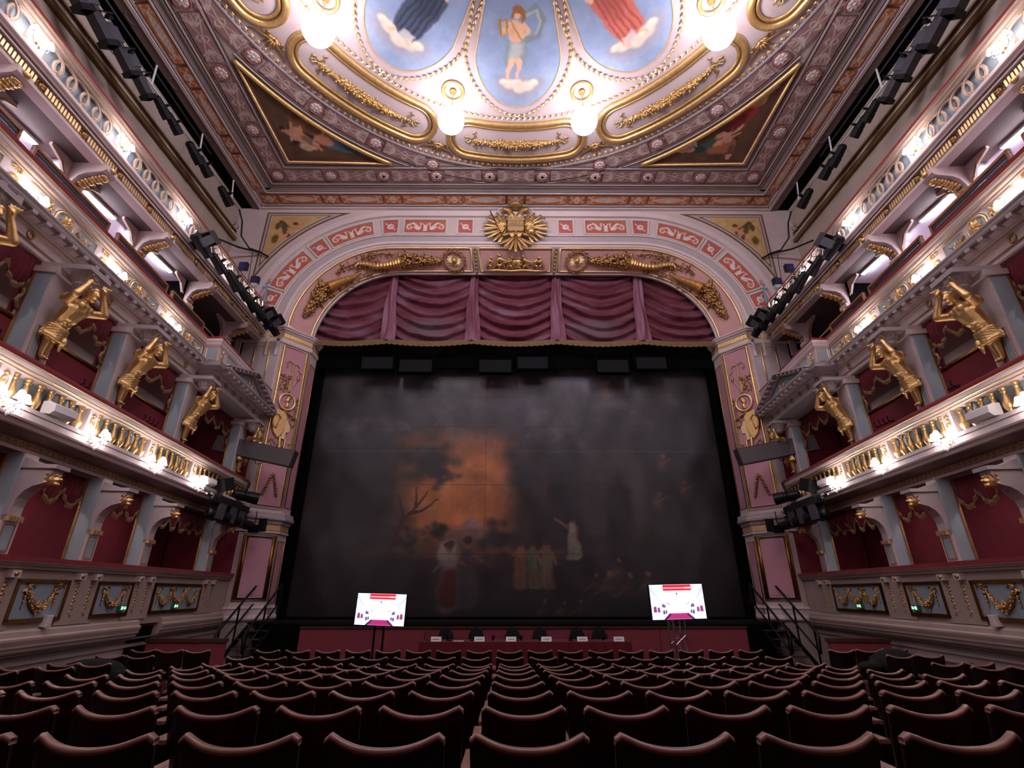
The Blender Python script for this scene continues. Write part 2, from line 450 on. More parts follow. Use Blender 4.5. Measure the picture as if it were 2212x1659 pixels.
# raised arch mouldings on the front face
def archband(r0, r1, y0, y1, s0=-12.2, s1=12.2, n=100, mb=None, rr=4.3):
    mb = mb or MB(); vs = []; fs = []
    S = np.linspace(s0, s1, n)
    for s in S:
        a = arc_pt(s, r0, rr); b = arc_pt(s, r1, rr)
        vs += [(a[0], y1, a[1]), (a[0], y0, a[1]), (b[0], y0, b[1]), (b[0], y1, b[1])]
    for i in range(n-1):
        for k in range(3): fs.append((i*4+k, i*4+k+1, i*4+k+5, i*4+k+4))
    return mb.add(vs, fs)
m = archband(3.50, 3.60, YF-.05, YF); archband(4.75, 4.92, YF-.10, YF, mb=m); archband(4.95, 5.0, YF-.06, YF, mb=m); archband(3.86, 3.92, YF-.06, YF, mb=m)
m.build('arch_moulding', 'plaster_pale', wall_front)
archband(3.62, 3.85, YF-.02, YF).build('arch_fillet', 'plaster_grey', wall_front)
# terracotta panels with pale figures on the archivolt
LIGHT = (226, 214, 212)
def swan_panel(L, H):
    def f(p):
        p.line([(-L/2, -H/2), (L/2, -H/2), (L/2, H/2), (-L/2, H/2), (-L/2, -H/2)], 0.025, (176, 110, 60))
        for g in (-1, 1):
            c = lambda x, y: (g*x, y)
            p.line([c(*q) for q in spiral(L*0.38, -0.02, H*0.24, pi/2, 1.1, ccw=-1)], (0.03, 0.012), LIGHT)
            p.line([c(L*0.36, H*0.22), c(L*0.30, H*0.30), c(L*0.22, 0.05), c(L*0.16, -0.06)], (0.02, 0.05), LIGHT)
            p.ell(g*L*0.19, -H*0.10, L*0.085, H*0.15, LIGHT, rot=g*0.4)
            for k in range(4): p.line([c(L*0.20, -0.02), c(L*(0.24+0.03*k), H*(0.28-0.12*k))], (0.02, 0.008), LIGHT)
            p.line([c(L*0.13, -0.02), c(L*0.10, H*0.16), c(L*0.13, H*0.28), c(L*0.09, H*0.30)], (0.022, 0.016), LIGHT)
        p.ell(0, -H*0.08, 0.075, H*0.2, LIGHT); p.line([(-0.09, H*0.25), (0, 0), (0.09, H*0.25)], 0.02, LIGHT); p.ell(0, -H*0.3, 0.09, 0.03, LIGHT)
        p.grain(0.10, 9)
    return f
def emblem_panel(k, H):
    def f(p):
        p.line([(-H/2, -H/2), (H/2, -H/2), (H/2, H/2), (-H/2, H/2), (-H/2, -H/2)], 0.02, (150, 78, 62))
        if k % 2: p.ell(0, 0, 0.13, 0.11, LIGHT, rot=0.6); p.line([(-.17, .15), (.17, -.15)], 0.02, LIGHT); p.ell(.03, .02, .07, .05, (190, 150, 145), rot=.5)
        else:
            p.line([(-.17, -.15), (.16, .16)], (.035, .015), LIGHT); p.line([(.17, -.15), (-.16, .16)], (.03, .014), LIGHT); p.ell(-.03, -.02, .09, .12, LIGHT, rot=.5)
            for q in range(5): p.ell(.16*cos(q*1.3), .16*sin(q*1.3), .035, .02, LIGHT, rot=q)
        p.grain(0.10, 9)
    return f
ARCHP = [(0, 1.5), (1.87, .5), (3.37, 1.5), (4.66, .5), (6.12, 1.6), (7.38, .5), (8.72, 1.6), (9.98, .5), (11.05, 1.0)]
for k, (sc, L) in enumerate(ARCHP):
    for g in ((1,) if sc == 0 else (1, -1)):
        H = 0.56
        def pos(s, t, sc=sc*g, L=L):
            S = sc+(s-.5)*L; pts = [arc_pt(float(a), 4.3+float(b)) for a, b in zip(S.ravel(), ((t-.5)*H).ravel())]
            q = np.array(pts).reshape(s.shape+(2,)); return q[..., 0], np.full(s.shape, YF-.022), q[..., 1]
        W = 84 if L > .6 else 30
        o = sheet('arch_panel', W, 30, pos, swan_panel(L, H) if L > .6 else emblem_panel(k, H), (184, 100, 80) if L > .6 else (186, 96, 86), parent=wall_front,
                  phys=lambda s, t, L=L, g=g: ((s-.5)*L, (t-.5)*H))
        fr = MB()
        for a, b in ((-L/2-.07, -L/2-.02), (L/2+.02, L/2+.07)): archband(4.3-H/2-.07, 4.3+H/2+.07, YF-.05, YF, sc*g+a, sc*g+b, 3, fr)
        for a, b in ((-H/2-.07, -H/2-.02), (H/2+.02, H/2+.07)): archband(4.3+a, 4.3+b, YF-.05, YF, sc*g-L/2-.02, sc*g+L/2+.02, 10, fr)
        fr.build('panel_frame', 'plaster_pale', wall_front)
# spandrel triangles
def putto(p, x, y, s, flip=1, robe=(120, 60, 50)):
    skin = (206, 150, 112); sh = (112, 70, 48)
    p.ell(x-.04*s, y-.03*s, .22*s, .36*s, sh, rot=.5*flip, soft=.3); p.line([(x-.1*s*flip, y+.2*s), (x-.45*s*flip, y+.55*s), (x-.2*s*flip, y+.4*s)], (.12*s, .05*s), (96, 78, 52)); p.ell(x+.02*s, y+.03*s, .15*s, .26*s, skin, rot=.5*flip, soft=.4)
    p.ell(x+.2*s*flip, y+.32*s, .11*s, .13*s, skin, soft=.3); p.ell(x+.22*s*flip, y+.40*s, .12*s, .08*s, (92, 58, 38), soft=.4)
    p.line([(x, y+.15*s), (x+.35*s*flip, y+.1*s), (x+.5*s*flip, y+.3*s)], (.06*s, .035*s), skin)
    p.line([(x-.05*s, y-.2*s), (x-.3*s*flip, y-.4*s), (x-.6*s*flip, y-.42*s)], (.09*s, .04*s), skin)
    p.line([(x+.05*s, y-.22*s), (x+.1*s*flip, y-.55*s), (x-.15*s*flip, y-.72*s)], (.09*s, .04*s), sh)
    p.line([(x-.2*s*flip, y+.1*s), (x-.45*s*flip, y+.35*s)], (.12*s, .02*s), robe, soft=.08*s)
def tri_pts(g, e=0.0):
    # outline (x, z) of the spandrel painting, shrunk by e
    q = 5.28+e; a0 = math.acos((4.95-e)/q); a1 = math.asin((4.96-e)/q)
    arc = [(4.4+q*sin(a), 10.15+q*cos(a)) for a in np.linspace(a0, a1, 12)]
    return [(g*x, z) for x, z in [(9.36-e, 15.1-e), ]+arc[::1]]
for g in (-1, 1):
    def triM(e, y0, y1): return MB().prism(tri_pts(g, e), lambda x, z: (x, y1, z), lambda x, z: (x, y0, z))
    triM(0, YF-.012, YF).build('spandrel_border', 'ochre', wall_front)
    triM(.06, YF-.018, YF).build('spandrel_border', 'plaster_grey', wall_front)
    triM(.14, YF-.024, YF).build('spandrel_border', 'ochre', wall_front)
    triM(.18, YF-.030, YF).build('spandrel_field', 'lilac', wall_front)
    # painted field: grid between apex and arc
    arcq = np.array(tri_pts(g, .20)); ap = arcq[0]; ar = arcq[1:]
    def pos(s, t, ap=ap, ar=ar):
        k = s*(len(ar)-1); x = np.interp(k, range(len(ar)), ar[:, 0]); z = np.interp(k, range(len(ar)), ar[:, 1])
        u = 0.02+.98*t; return ap[0]+(x-ap[0])*u, np.full(s.shape, YF-.034), ap[1]+(z-ap[1])*u
    def paint(p, g=g):
        keep = p.warp(.05, 6); putto(p, g*8.40, 14.2, .85, -g, (92, 84, 66)); p.ell(g*8.85, 14.45, .09, .16, (96, 78, 46), soft=.4); p.ell(g*8.85, 13.85, .12, .2, (104, 76, 46), soft=.5); p.X, p.Y = keep
        p.grain(.12, 5)
    sheet('spandrel_painting', 70, 60, pos, paint, (198, 160, 104), parent=wall_front, phys=lambda s, t, f=pos: (f(s, t)[0], f(s, t)[2]))

# gilt frames on the splayed band
def sline(mb, pts, r=0.035, n=6, h=0.02): return mb.tube([splay(s, q, h) for s, q in pts], r, n)
fr = MB(); SB = S_END-.12
for (a, b) in ((-1.36, 1.36), (1.66, SB), (-SB, -1.66)):
    n = 40; S = np.linspace(a, b, n)
    ring = [(s, .06) for s in S]+[(s, .90) for s in S[::-1]]
    fr.tube([splay(s, q, .02) for s, q in ring], .042, 6, closed=True)
fr.build('gilt_frame', 'gold_pale', wall_front, smooth=True)
pn = MB()
for (a, b) in ((-1.36, 1.36), (1.66, SB), (-SB, -1.66)):
    S = np.linspace(a, b, 40); vs = []
    for s in S: vs += [splay(s, .06, .012), splay(s, .90, .012)]
    pn.add(vs, [(2*i, 2*i+1, 2*i+3, 2*i+2) for i in range(39)])
pn.build('splay_panel', 'rose_panel', wall_front)
lip = MB(); lip.tube([splay(s, 1.0, .0) for s in np.linspace(-S_END, S_END, 90)], .03, 6); lip.build('arch_edge', 'plaster_pale', wall_front, smooth=True)

# ------------------------------------------------------------------ gilt relief helpers
def fruit_cluster(mb, ctr, spread, nrm, n, r0, r1, taper=None, seed=1):
    rr = random.Random(seed); nn = Vector(nrm)
    for i in range(n):
        c, w2, ax = ctr(rr.random()), 0, 0
        a = rr.uniform(0, 2*pi); d = spread(0)*math.sqrt(rr.random())
    return mb
def spray(mb, f, path, halfw, n, r, seed=1, h0=.03, hh=.08, leaves=0.4):
    # scatter of fruit and leaves about a path of (s,q) points laid on surface f(s,q,h); halfw(t) half width in metres
    rr = random.Random(seed); P = path
    for i in range(n):
        t = rr.random(); k = t*(len(P)-1); j = min(int(k), len(P)-2); u = k-j
        s = P[j][0]+(P[j+1][0]-P[j][0])*u; q = P[j][1]+(P[j+1][1]-P[j][1])*u
        wdt = halfw(t); off = rr.uniform(-1, 1)*wdt
        ds, dq = P[j+1][0]-P[j][0], P[j+1][1]-P[j][1]; L = math.hypot(ds, dq) or 1
        s2, q2 = s-dq/L*off, q+ds/L*off
        hgt = h0+hh*max(0, 1-(off/(wdt+1e-6))**2)*rr.uniform(.6, 1.1)*min(1, wdt/.12)
        c = Vector(f(s2, q2, hgt)); base = Vector(f(s2, q2, hgt-.05)); nn = (c-base).normalized()
        if rr.random() < leaves:
            a = rr.uniform(0, 2*pi); e1 = (Vector(f(s2+.02, q2, hgt))-c).normalized(); e2 = nn.cross(e1)
            mb.leaf(c, e1*cos(a)+e2*sin(a)+nn*.3, nn, r*3.2, r*1.5)
        else: mb.ell(c, r*rr.uniform(.7, 1.25), n=6, m=4)
    return mb
def sflat(s, q, h=0.0):                     # splay with q in metres from the front edge (band is about 1.02 m wide)
    return splay(s, q/1.02, h)
def horn(mb, f, pts, r0, r1, rings=17, h=.06):    # twisted cornucopia horn
    n = len(pts); 
    P = []; rad = []
    for i in range(rings*2+1):
        t = i/(rings*2); k = t*(n-1); j = min(int(k), n-2); u = k-j
        s = pts[j][0]+(pts[j+1][0]-pts[j][0])*u; q = pts[j][1]+(pts[j+1][1]-pts[j][1])*u
        r = r0+(r1-r0)*t; P.append(f(s, q, h*.6+r*.6)); rad.append(r*(1.06 if i % 2 == 0 else .78))
    return mb.tube(P, rad, 10)
# cornucopias on each side (built on the right half, mirrored)
cn = local('cornucopia_relief', 'gilt cornucopia relief with fruit and leaf sprays on left half of arch', 'relief')
place(cn, (0, YF, 0))
b = MB()
for P in ([(6.15, .42), (6.0, .34), (5.75, .42), (5.4, .60), (5.0, .64), (4.6, .60), (4.25, .52)], [(6.05, .66), (6.35, .70), (6.7, .66), (7.1, .58), (7.5, .50)]):
    b = MB(); horn(b, sflat, P, .045, .21); b.build('horn', 'gold', cn, smooth=False, origin=(0, YF, 0))
for P, sd in (([(4.35, .52), (3.9, .5), (3.4, .5), (2.85, .52)], 3), ([(7.45, .5), (7.95, .5), (8.4, .48), (8.95, .46)], 4)):
    b = MB(); spray(b, sflat, P, lambda t: .32*(1-t)**.8+.03, 230, .056, sd, hh=.15, leaves=.30); b.build('fruit', 'gold_old', cn, smooth=True, origin=(0, YF, 0))
b = MB()
for P, n, sd in (([(4.6, .30), (5.0, .20), (5.4, .22), (5.8, .24)], 40, 5), ([(5.9, .26), (6.4, .30), (6.9, .30)], 34, 6), ([(5.0, .84), (5.5, .80), (6.2, .86), (7.2, .86)], 60, 7), ([(5.2, .42), (5.7, .52), (6.2, .5)], 50, 8)):
    spray(b, sflat, P, lambda t: .11, n, .04, sd, hh=.05, leaves=.75); b.tube([sflat(s, q, .04) for s, q in P], .018, 5)
b.build('foliage', 'gold_old', cn, smooth=True, origin=(0, YF, 0))
for ch in cn.children: pass
# built on the right half: the mirror gives the left one
cl = mirror(cn, (('left', 'right'),)); cn['label'] = cn['label'].replace('left', 'right'); cl['label'] = cl['label'].replace('right', 'left')

def disc_frame(f, s0, q0, h=.02):           # local frame on a surface: origin, e1, e2, normal
    o = Vector(f(s0, q0, h)); e1 = (Vector(f(s0+.05, q0, h))-o).normalized(); e2 = (Vector(f(s0, q0+.05, h))-o).normalized()
    n = (Vector(f(s0, q0, h+.05))-o).normalized(); return o, e1, e2, n
def frameM(o, e1, e2, n): 
    M = Matrix.Identity(4)
    for i, v in enumerate((e1, e2, n)): M[0][i], M[1][i], M[2][i] = v
    M[0][3], M[1][3], M[2][3] = o; return M
# sun masks in wreaths
for g, side in ((-1, 'left'), (1, 'right')):
    o, e1, e2, n = disc_frame(sflat, 2.55 if False else g*2.33, .52); M = frameM(o, e1, e2, n)
    loc = tuple(o); t = thing('sun_mask_relief', 'gilt sun face in round leaf wreath above the pelmet, '+side+' of the eagle', 'relief', loc)
    b = MB()
    for k in range(44):
        a = 2*pi*k/44; r = .36+.03*((k*7) % 3-1)
        b.leaf((r*cos(a), r*sin(a), .03), (cos(a+.9), sin(a+.9), .3), (0, 0, 1), .15, .08); b.ell((.35*cos(a+.1), .35*sin(a+.1), .06), .032, n=6, m=4)
    b.xf(M); b.build('wreath', 'gold_old', t, smooth=True)
    b = MB()
    for k in range(28): a = 2*pi*k/28; L = .30 if k % 2 else .24; b.leaf((.08*cos(a), .08*sin(a), .02), (cos(a), sin(a), 0), (0, 0, 1), L-.06, .035)
    b.xf(M); b.build('rays', 'gold_pale', t)
    b = MB(); b.ell((0, 0, .05), (.10, .12, .07)); b.ell((0, -.02, .12), (.02, .035, .03)); b.ell((-.04, .035, .105), (.02, .012, .012)); b.ell((.04, .035, .105), (.02, .012, .012)); b.ell((0, -.06, .10), (.035, .01, .015))
    b.xf(M); b.build('face', 'gold', t, smooth=True)
# bead strings between the panels
for g, side in ((-1, 'left'), (1, 'right')):
    o, e1, e2, n = disc_frame(sflat, g*1.51, .5); M = frameM(o, e1, e2, n)
    b = MB()
    for k in range(7): q = -.43+.143*k; b.ell((0, q, .03), (.055, .06 if k % 2 else .045, .05)); b.leaf((0, q, .03), (0, 1, 0), (0, 0, 1), .09, .13)
    b.xf(M); tag(b.build('husk_drop', 'gold_old', smooth=True, origin=tuple(o)), 'short gilt husk string between rose panels, '+side+' of the putti relief', 'relief')
# putti relief under the eagle
o, e1, e2, n = disc_frame(sflat, 0, .56); M = frameM(o, e1, e2, n)
pt = thing('putti_relief', 'gilt relief of small music-making figures on a ground strip under the eagle', 'relief', tuple(o))
def small_figure(b, x, z0, s, lean, arm):
    b.cap((x, z0+.16*s, .05), (x+lean*.10*s, z0+.32*s, .06), .075*s, .085*s); b.ell((x+lean*.16*s, z0+.47*s, .07), .072*s)
    b.cap((x, z0+.12*s, .06), (x+.14*s*lean, z0+.06*s, .09), .06*s, .05*s); b.cap((x+.14*s*lean, z0+.06*s, .09), (x+.16*s*lean, z0-.06*s, .06), .045*s, .03*s)
    b.cap((x-.02, z0+.12*s, .05), (x-.10*s*lean, z0-.05*s, .05), .06*s, .035*s)
    b.cap((x+lean*.10*s, z0+.32*s, .09), (x+arm*.18*s, z0+.24*s, .10), .04*s, .03*s); b.cap((x+arm*.18*s, z0+.24*s, .10), (x+arm*.28*s, z0+.34*s, .09), .03*s, .025*s)
figs = [(-1.02, .12, .75, 1, 1), (-.72, .12, .9, 1, 1), (-.47, .12, .95, -1, 1), (-.25, .10, .8, 1, -1), (.10, .06, .55, 1, 1), (.42, .10, .9, -1, 1), (.70, .10, .8, 1, -1), (1.0, .12, .75, -1, -1)]
for i, (x, z0, s, ln, ar) in enumerate(figs):
    b = MB(); small_figure(b, x, z0-.30, s, ln, ar)
    b.v = [(p[0], -p[1], p[2]) for p in b.v]
    b.xf(M); melt(b, 'figure', .022, 'gold', pt, 3)
b = MB(); b.tube([(-1.2, .33, .04), (-.7, .30, .06), (-.2, .33, .06), (.3, .30, .06), (.8, .33, .06), (1.2, .32, .03)], [.03, .055, .05, .055, .05, .03], 8); b.box(-.28, .30, -.12, .22, 0, .05); b.tube([(-.3, -.12, .05), (.0, -.16, .05), (.32, -.12, .05)], .03, 6)
b.xf(M); b.build('ground_strip', 'gold', pt, smooth=True)

# ------------------------------------------------------------------ double eagle
eg = thing('double_eagle', 'large gilt double-headed eagle with crown, shield and spread feathers over the arch', 'emblem', (0, YF-.12, 14.3))
ey = YF-.12
def feather(b, x, z, ang, L, W, y=0):
    d = Vector((sin(ang), 0, cos(ang))); c = Vector((x, y, z))+d*L*.5
    o = Vector((x, y, z)); i0 = b.n(); b.tube([o+d*L*u for u in (0, .3, .6, .85, .97, 1.0)], [W*.25, W*.42, W*.5, W*.48, W*.32, W*.08], 8)
    for i in range(i0, b.n()): p = b.v[i]; b.v[i] = (p[0], y+(p[1]-y)*.5, p[2])
    b.tube([o+Vector((0, -W*.22, 0)), o+Vector((0, -W*.27, 0))+d*L*.9], .010, 4)
for g in (-1, 1):
    b = MB()
    for k in range(10):
        a = R(16+15.5*k); L = .86 if 1 < k < 8 else .74
        feather(b, g*(.30+.06*sin(a)), 14.36-.10*k/9, g*a, L, .125, ey-.05*(k % 2)-.02)
    for k in range(8): a = R(25+17*k); feather(b, g*.34, 14.32, g*a, .38, .09, ey-.12)
    b.build('wing', 'gold', eg, smooth=True)
    b = MB(); b.tube([(g*.10, ey-.08, 14.62), (g*.16, ey-.10, 14.86), (g*.24, ey-.12, 15.02), (g*.36, ey-.13, 15.06), (g*.48, ey-.13, 15.02)], [.14, .12, .10, .09, .05], 8)
    b.ell((g*.40, ey-.14, 15.07), (.11, .09, .085)); b.cap((g*.48, ey-.14, 15.06), (g*.56, ey-.14, 14.98), .035, .012)
    b.build('head', 'gold_old', eg, smooth=True)
    b = MB(); b.tube([(g*.50+.17*cos(a), ey-.02, 15.06+.17*sin(a)) for a in np.linspace(R(-100 if g > 0 else 280), R(200 if g > 0 else -20), 22)], .014, 6); b.build('halo_ring', 'white_paint', eg, smooth=True)
    b = MB(); b.cap((g*.30, ey-.1, 13.95), (g*.50, ey-.12, 13.86), .07, .05)
    for k in range(3): b.tube([(g*.50, ey-.13, 13.86), (g*(.55+.04*k), ey-.17, 13.84-.03*k), (g*(.56+.04*k), ey-.18, 13.76)], [.03, .025, .008], 5)
    b.build('claw', 'gold_old', eg, smooth=True)
b = MB()
for k in range(7): a = R(180+(k-3)*19); feather(b, 0, 13.92, a, .78 if k == 3 else .70, .13, ey-.05-.04*(k % 2))
b.build('tail', 'gold_old', eg, smooth=True)
b = MB(); poly = [(-.29, 14.72), (.29, 14.72), (.29, 14.08), (.20, 14.02), (.06, 14.05), (0, 13.98), (-.06, 14.05), (-.20, 14.02), (-.29, 14.08)]
b.prism(poly, lambda x, z: (x, ey-.08, z), lambda x, z: (x, ey-.20, z)); sh = b.build('shield', 'gold_pale', eg)
b = MB(); b.box(-.29, .29, ey-.215, ey-.19, 14.46, 14.475); b.box(-.29, .29, ey-.215, ey-.19, 14.24, 14.255)
for k in range(7): b.box(-.22+.07*k, -.19+.07*k, ey-.21, ey-.19, 14.28, 14.42 if k % 2 else 14.36)
b.build('shield_lines', 'gold_old', sh)
b = MB(); b.lathe([(.24, 15.17), (.26, 15.21), (.25, 15.24), (.32, 15.40), (.30, 15.52), (.20, 15.62), (.06, 15.66), (.02, 15.70)], 14, Matrix.Translation((0, ey-.1, 0))); b.ell((0, ey-.1, 15.74), .05); b.box(-.012, .012, ey-.11, ey-.09, 15.76, 15.9); b.box(-.05, .05, ey-.11, ey-.09, 15.82, 15.85)
b.build('crown', 'gold_old', eg, smooth=True)
b = MB()
for a in (-60, -20, 20, 60): b.tube([(.325*sin(R(a)), ey-.1-.325*cos(R(a)), 15.28), (.33*sin(R(a)), ey-.1-.33*cos(R(a)), 15.42), (.24*sin(R(a)), ey-.1-.24*cos(R(a)), 15.58)], .018, 5)
b.build('crown_bands', 'gold_pale', eg, smooth=True)
b = MB(); b.ell((.56, ey-.2, 13.98), .15, n=10, m=7); b.ell((.56, ey-.2, 14.18), .04); b.box(.53, .59, ey-.21, ey-.19, 14.18, 14.28); b.tube([(.56+.155*cos(a), ey-.2+.155*sin(a), 13.98) for a in np.linspace(0, 2*pi, 14)], .014, 5); b.build('orb', 'gold', eg, smooth=True)
b = MB(); b.tube([(-.95, ey-.15, 14.98), (-.55, ey-.2, 13.95)], .022, 6); b.ell((-.52, ey-.2, 13.88), (.05, .04, .08)); b.build('sword', 'bronze', eg, smooth=True)
b = MB(); b.ell((0, ey-.03, 14.3), (.36, .09, .5), n=12, m=8); b.lathe([(.02, 0), (.06, .01), (.06, .03), (.03, .04)], 10, Matrix.Translation((0, ey-.13, 13.96)) @ rotm(pi/2)); b.build('breast', 'gold_old', eg, smooth=True)

# ------------------------------------------------------------------ ceiling
ZC = 15.3; YC = 4.75                         # ceiling height and centre of the painted circle
cb = MB(); cb.box(-10.4, 10.4, -5.6, 16.2, ZC+.03, ZC+.2)
ceiling = struct(cb.build('ceiling', 'plaster_ceiling', origin=(0, YC, ZC)))
# outer strips: dark soffit beam with ovals and black slot
for g in (-1, 1):
    b = MB(); b.box(min(g*9.69, g*9.97), max(g*9.69, g*9.97), -5.6, 14.7, ZC-.02, ZC+.06); b.build('soffit_beam', 'taupe', ceiling)
    b = MB(); b.box(min(g*9.97, g*10.4), max(g*9.97, g*10.4), -5.6, 14.7, ZC+.005, ZC+.02); b.build('slot', 'black_void', ceiling)
    for k in range(7):
        b = MB(); b.tube([(g*9.83+.09*cos(a), 13.2-1.75*k+.17*sin(a), ZC-.02) for a in np.linspace(0, 2*pi, 18)[:-1]], .018, 5, closed=True); b.build('oval_ring', 'taupe', ceiling, smooth=True)
    b = MB(); b.box(min(g*9.60, g*9.70), max(g*9.60, g*9.70), -5.6, 14.7, ZC-.05, ZC+.04); b.box(min(g*9.50, g*9.56), max(g*9.50, g*9.56), -5.6, 14.62, ZC-.03, ZC+.04); b.build('edge_moulding', 'plaster_pale', ceiling)
# nested rectangular mouldings
def rect_mould(x, y, wdt, hgt, mat):
    b = MB(); b.box(-x-wdt/2, x+wdt/2, y-wdt/2, y+wdt/2, ZC-hgt, ZC+.05)
    for g in (-1, 1): b.box(g*x-wdt/2, g*x+wdt/2, -5.6, y, ZC-hgt, ZC+.05)
    return b.build('ceiling_moulding', mat, ceiling)
b = MB(); b.box(-9.7, 9.7, 14.58, 14.7, ZC-.06, ZC+.05); b.box(-9.6, 9.6, 14.44, 14.50, ZC-.03, ZC+.04); b.build('edge_moulding', 'plaster_pale', ceiling)
rect_mould(9.08, 13.86, .05, .04, 'plaster_pale'); rect_mould(8.93, 13.70, .16, .025, 'plaster_grey'); rect_mould(8.79, 13.56, .06, .05, 'taupe'); rect_mould(8.68, 13.44, .05, .03, 'plaster_pale'); rect_mould(8.60, 13.36, .03, .035, 'taupe'); rect_mould(7.95, 12.70, .05, .04, 'plaster_grey'); rect_mould(7.87, 12.62, .03, .03, 'taupe')
def ring_mould(r, wdt, hgt, mat, a0=0, a1=360):
    n = 120; b = MB(); vs = []; fs = []
    for k in range(n+1):
        a = R(a0+(a1-a0)*k/n)
        for rr, z in ((r-wdt/2, ZC+.04), (r-wdt/2, ZC-hgt), (r+wdt/2, ZC-hgt), (r+wdt/2, ZC+.04)): vs.append((rr*cos(a), YC+rr*sin(a), z))
    for k in range(n):
        for j in range(3): fs.append((k*4+j, k*4+j+1, k*4+j+5, k*4+j+4))
    return b.add(vs, fs).build('ring_moulding', mat, ceiling)
ring_mould(8.60, .04, .03, 'taupe', 28, 152); ring_mould(8.68, .03, .03, 'plaster_pale', 28, 152); ring_mould(7.97, .05, .04, 'plaster_grey', 0, 180); ring_mould(8.03, .02, .03, 'taupe', 0, 180)

# orange frieze panels along the edge
ORANGE = (196, 118, 66); CREAM = (222, 206, 200)
def frieze_paint(L, H):
    def f(p):
        p.line([(-L/2, -H/2), (L/2, -H/2), (L/2, H/2), (-L/2, H/2), (-L/2, -H/2)], .018, (150, 82, 46))
        if L > .8:
            for k in range(9):
                x = -L*.32+L*.64*k/8; w2 = .05+.09*sin(pi*(k+.5)/9)
                p.ell(x, 0, .10, w2, CREAM, soft=.4); p.line([(x-.05, -w2*.5), (x+.05, w2*.4)], .008, (168, 140, 138))
            for g in (-1, 1):
                for v in (-1, 1): p.line([(g*L*.33, 0), (g*L*.40, v*H*.12), (g*L*.42, v*H*.30), (g*L*.46, v*H*.34), (g*L*.47, v*H*.2)], (.02, .014), CREAM); p.line([(g*L*.36, v*H*.2), (g*L*.39, v*H*.38), (g*L*.33, v*H*.36)], .012, CREAM)
        else:
            p.ell(0, 0, .11, H*.36, CREAM, soft=.3); p.ell(0, .05, .06, .04, (170, 140, 136), soft=.5); p.line([(-.03, -.05), (.03, -.05)], .008, (150, 110, 100))
            for g in (-1, 1):
                for v in (-1, 1): p.line([(g*.12, 0), (g*.18, v*H*.15), (g*.22, v*H*.3), (g*.26, v*H*.2)], (.018, .012), CREAM)
        p.grain(.10, 7)
    return f
def flat_sheet(name, L, H, W, N, painter, bg, parent, mat='paint'):
    return sheet(name, W, N, lambda s, t: ((s-.5)*L, (t-.5)*H, 0*s), painter, bg, mat, parent=parent, phys=lambda s, t: ((s-.5)*L, (t-.5)*H), origin=(0, 0, 0))
fl = flat_sheet('frieze_panel', 1.52, .44, 76, 22, frieze_paint(1.52, .44), ORANGE, ceiling)
fs_ = flat_sheet('frieze_panel', .62, .44, 34, 22, frieze_paint(.62, .44), ORANGE, ceiling)
fs_.location = (0, 14.17-YC, -.032); fl.location = (1.13, 14.17-YC, -.032)
for g in (-1, 1):
    for k in range(4):
        if not (g == 1 and k == 0): share(fl, ceiling, (g*(1.13+2.27*k), 14.17-YC, -.032))
        share(fs_, ceiling, (g*2.27*(k+1), 14.17-YC, -.032))
    for k in range(7):
        share(fl, ceiling, (g*9.30, 12.9-2.27*k-YC, -.032), (0, 0, R(90)), (1, .78, 1)); share(fs_, ceiling, (g*9.30, 11.77-2.27*k-YC, -.032), (0, 0, R(90)), (1, .78, 1))
# scroll bands
SCB = (150, 116, 110); SCL = (198, 180, 174)
def scroll_paint(L, H):
    def f(p):
        p.line([(-L/2, -H/2), (L/2, -H/2)], .015, (112, 82, 78)); p.line([(-L/2, H/2), (L/2, H/2)], .015, (112, 82, 78))
        for g in (-1, 1):
            p.line([(-g*L*.46, H*.40), (-g*L*.15, H*.10), (g*L*.15, -H*.14), (g*L*.46, -H*.42)], .016, SCL); 
            for k in range(5):
                a = (k-2)*.42; x0 = g*L*.24; p.line([(x0, 0), (x0+g*.30*cos(a)*(1.0 if k == 2 else .82), .23*sin(a)*1.5)], (.03, .012), SCL)
            p.line([(g*q[0], q[1]) for q in spiral(L*.42, H*.24, .07, -1, 1, ccw=1)], .012, SCL); p.line([(g*q[0], -q[1]) for q in spiral(L*.42, H*.24, .07, -1, 1, ccw=1)], .012, SCL)
            p.line([(g*L*.06, H*.16), (0, H*.32), (-g*L*.05, H*.22)], .014, SCL)
            p.line([(g*L*.06, -H*.16), (0, -H*.32), (-g*L*.05, -H*.22)], .014, SCL)
        p.ell(0, 0, .035, .035, SCL); p.grain(.12, 6)
    return f
TL, TH = 1.28, .54
tile = flat_sheet('scroll_panel', TL, TH, 76, 30, scroll_paint(TL, TH), SCB, ceiling)
tiles = [((x, 13.04), 0) for x in [-7.38+1.844*k for k in range(9)]]
for g in (-1, 1): tiles += [((g*8.28, 12.12-1.844*k), 90) for k in range(8)]
for i, ((x, y), a) in enumerate(tiles):
    if i == 0: tile.location = (x, y-YC, -.03)
    else: share(tile, ceiling, (x, y-YC, -.03), (0, 0, R(a)))
# arc tiles (slightly bent sheet)
def bent(s, t):
    r = 8.29+(t-.5)*.5; a = (s-.5)*1.36/8.29; return r*np.sin(a), r*np.cos(a), 0*s
at_ = sheet('scroll_panel', 80, 28, bent, scroll_paint(1.36, .5), SCB, parent=ceiling, phys=lambda s, t: ((s-.5)*1.36, (t-.5)*.5), origin=(0, 0, 0))
angs = [90-13.333*k for k in (2, 3, 4, 5)]+[90+13.333*k for k in (2, 3, 4, 5)]
for i, a in enumerate(angs):
    o = at_ if i == 0 else share(at_, ceiling, (0, 0, 0))
    o.location = (0, 0, -.03); o.rotation_euler = (0, 0, R(a-90))
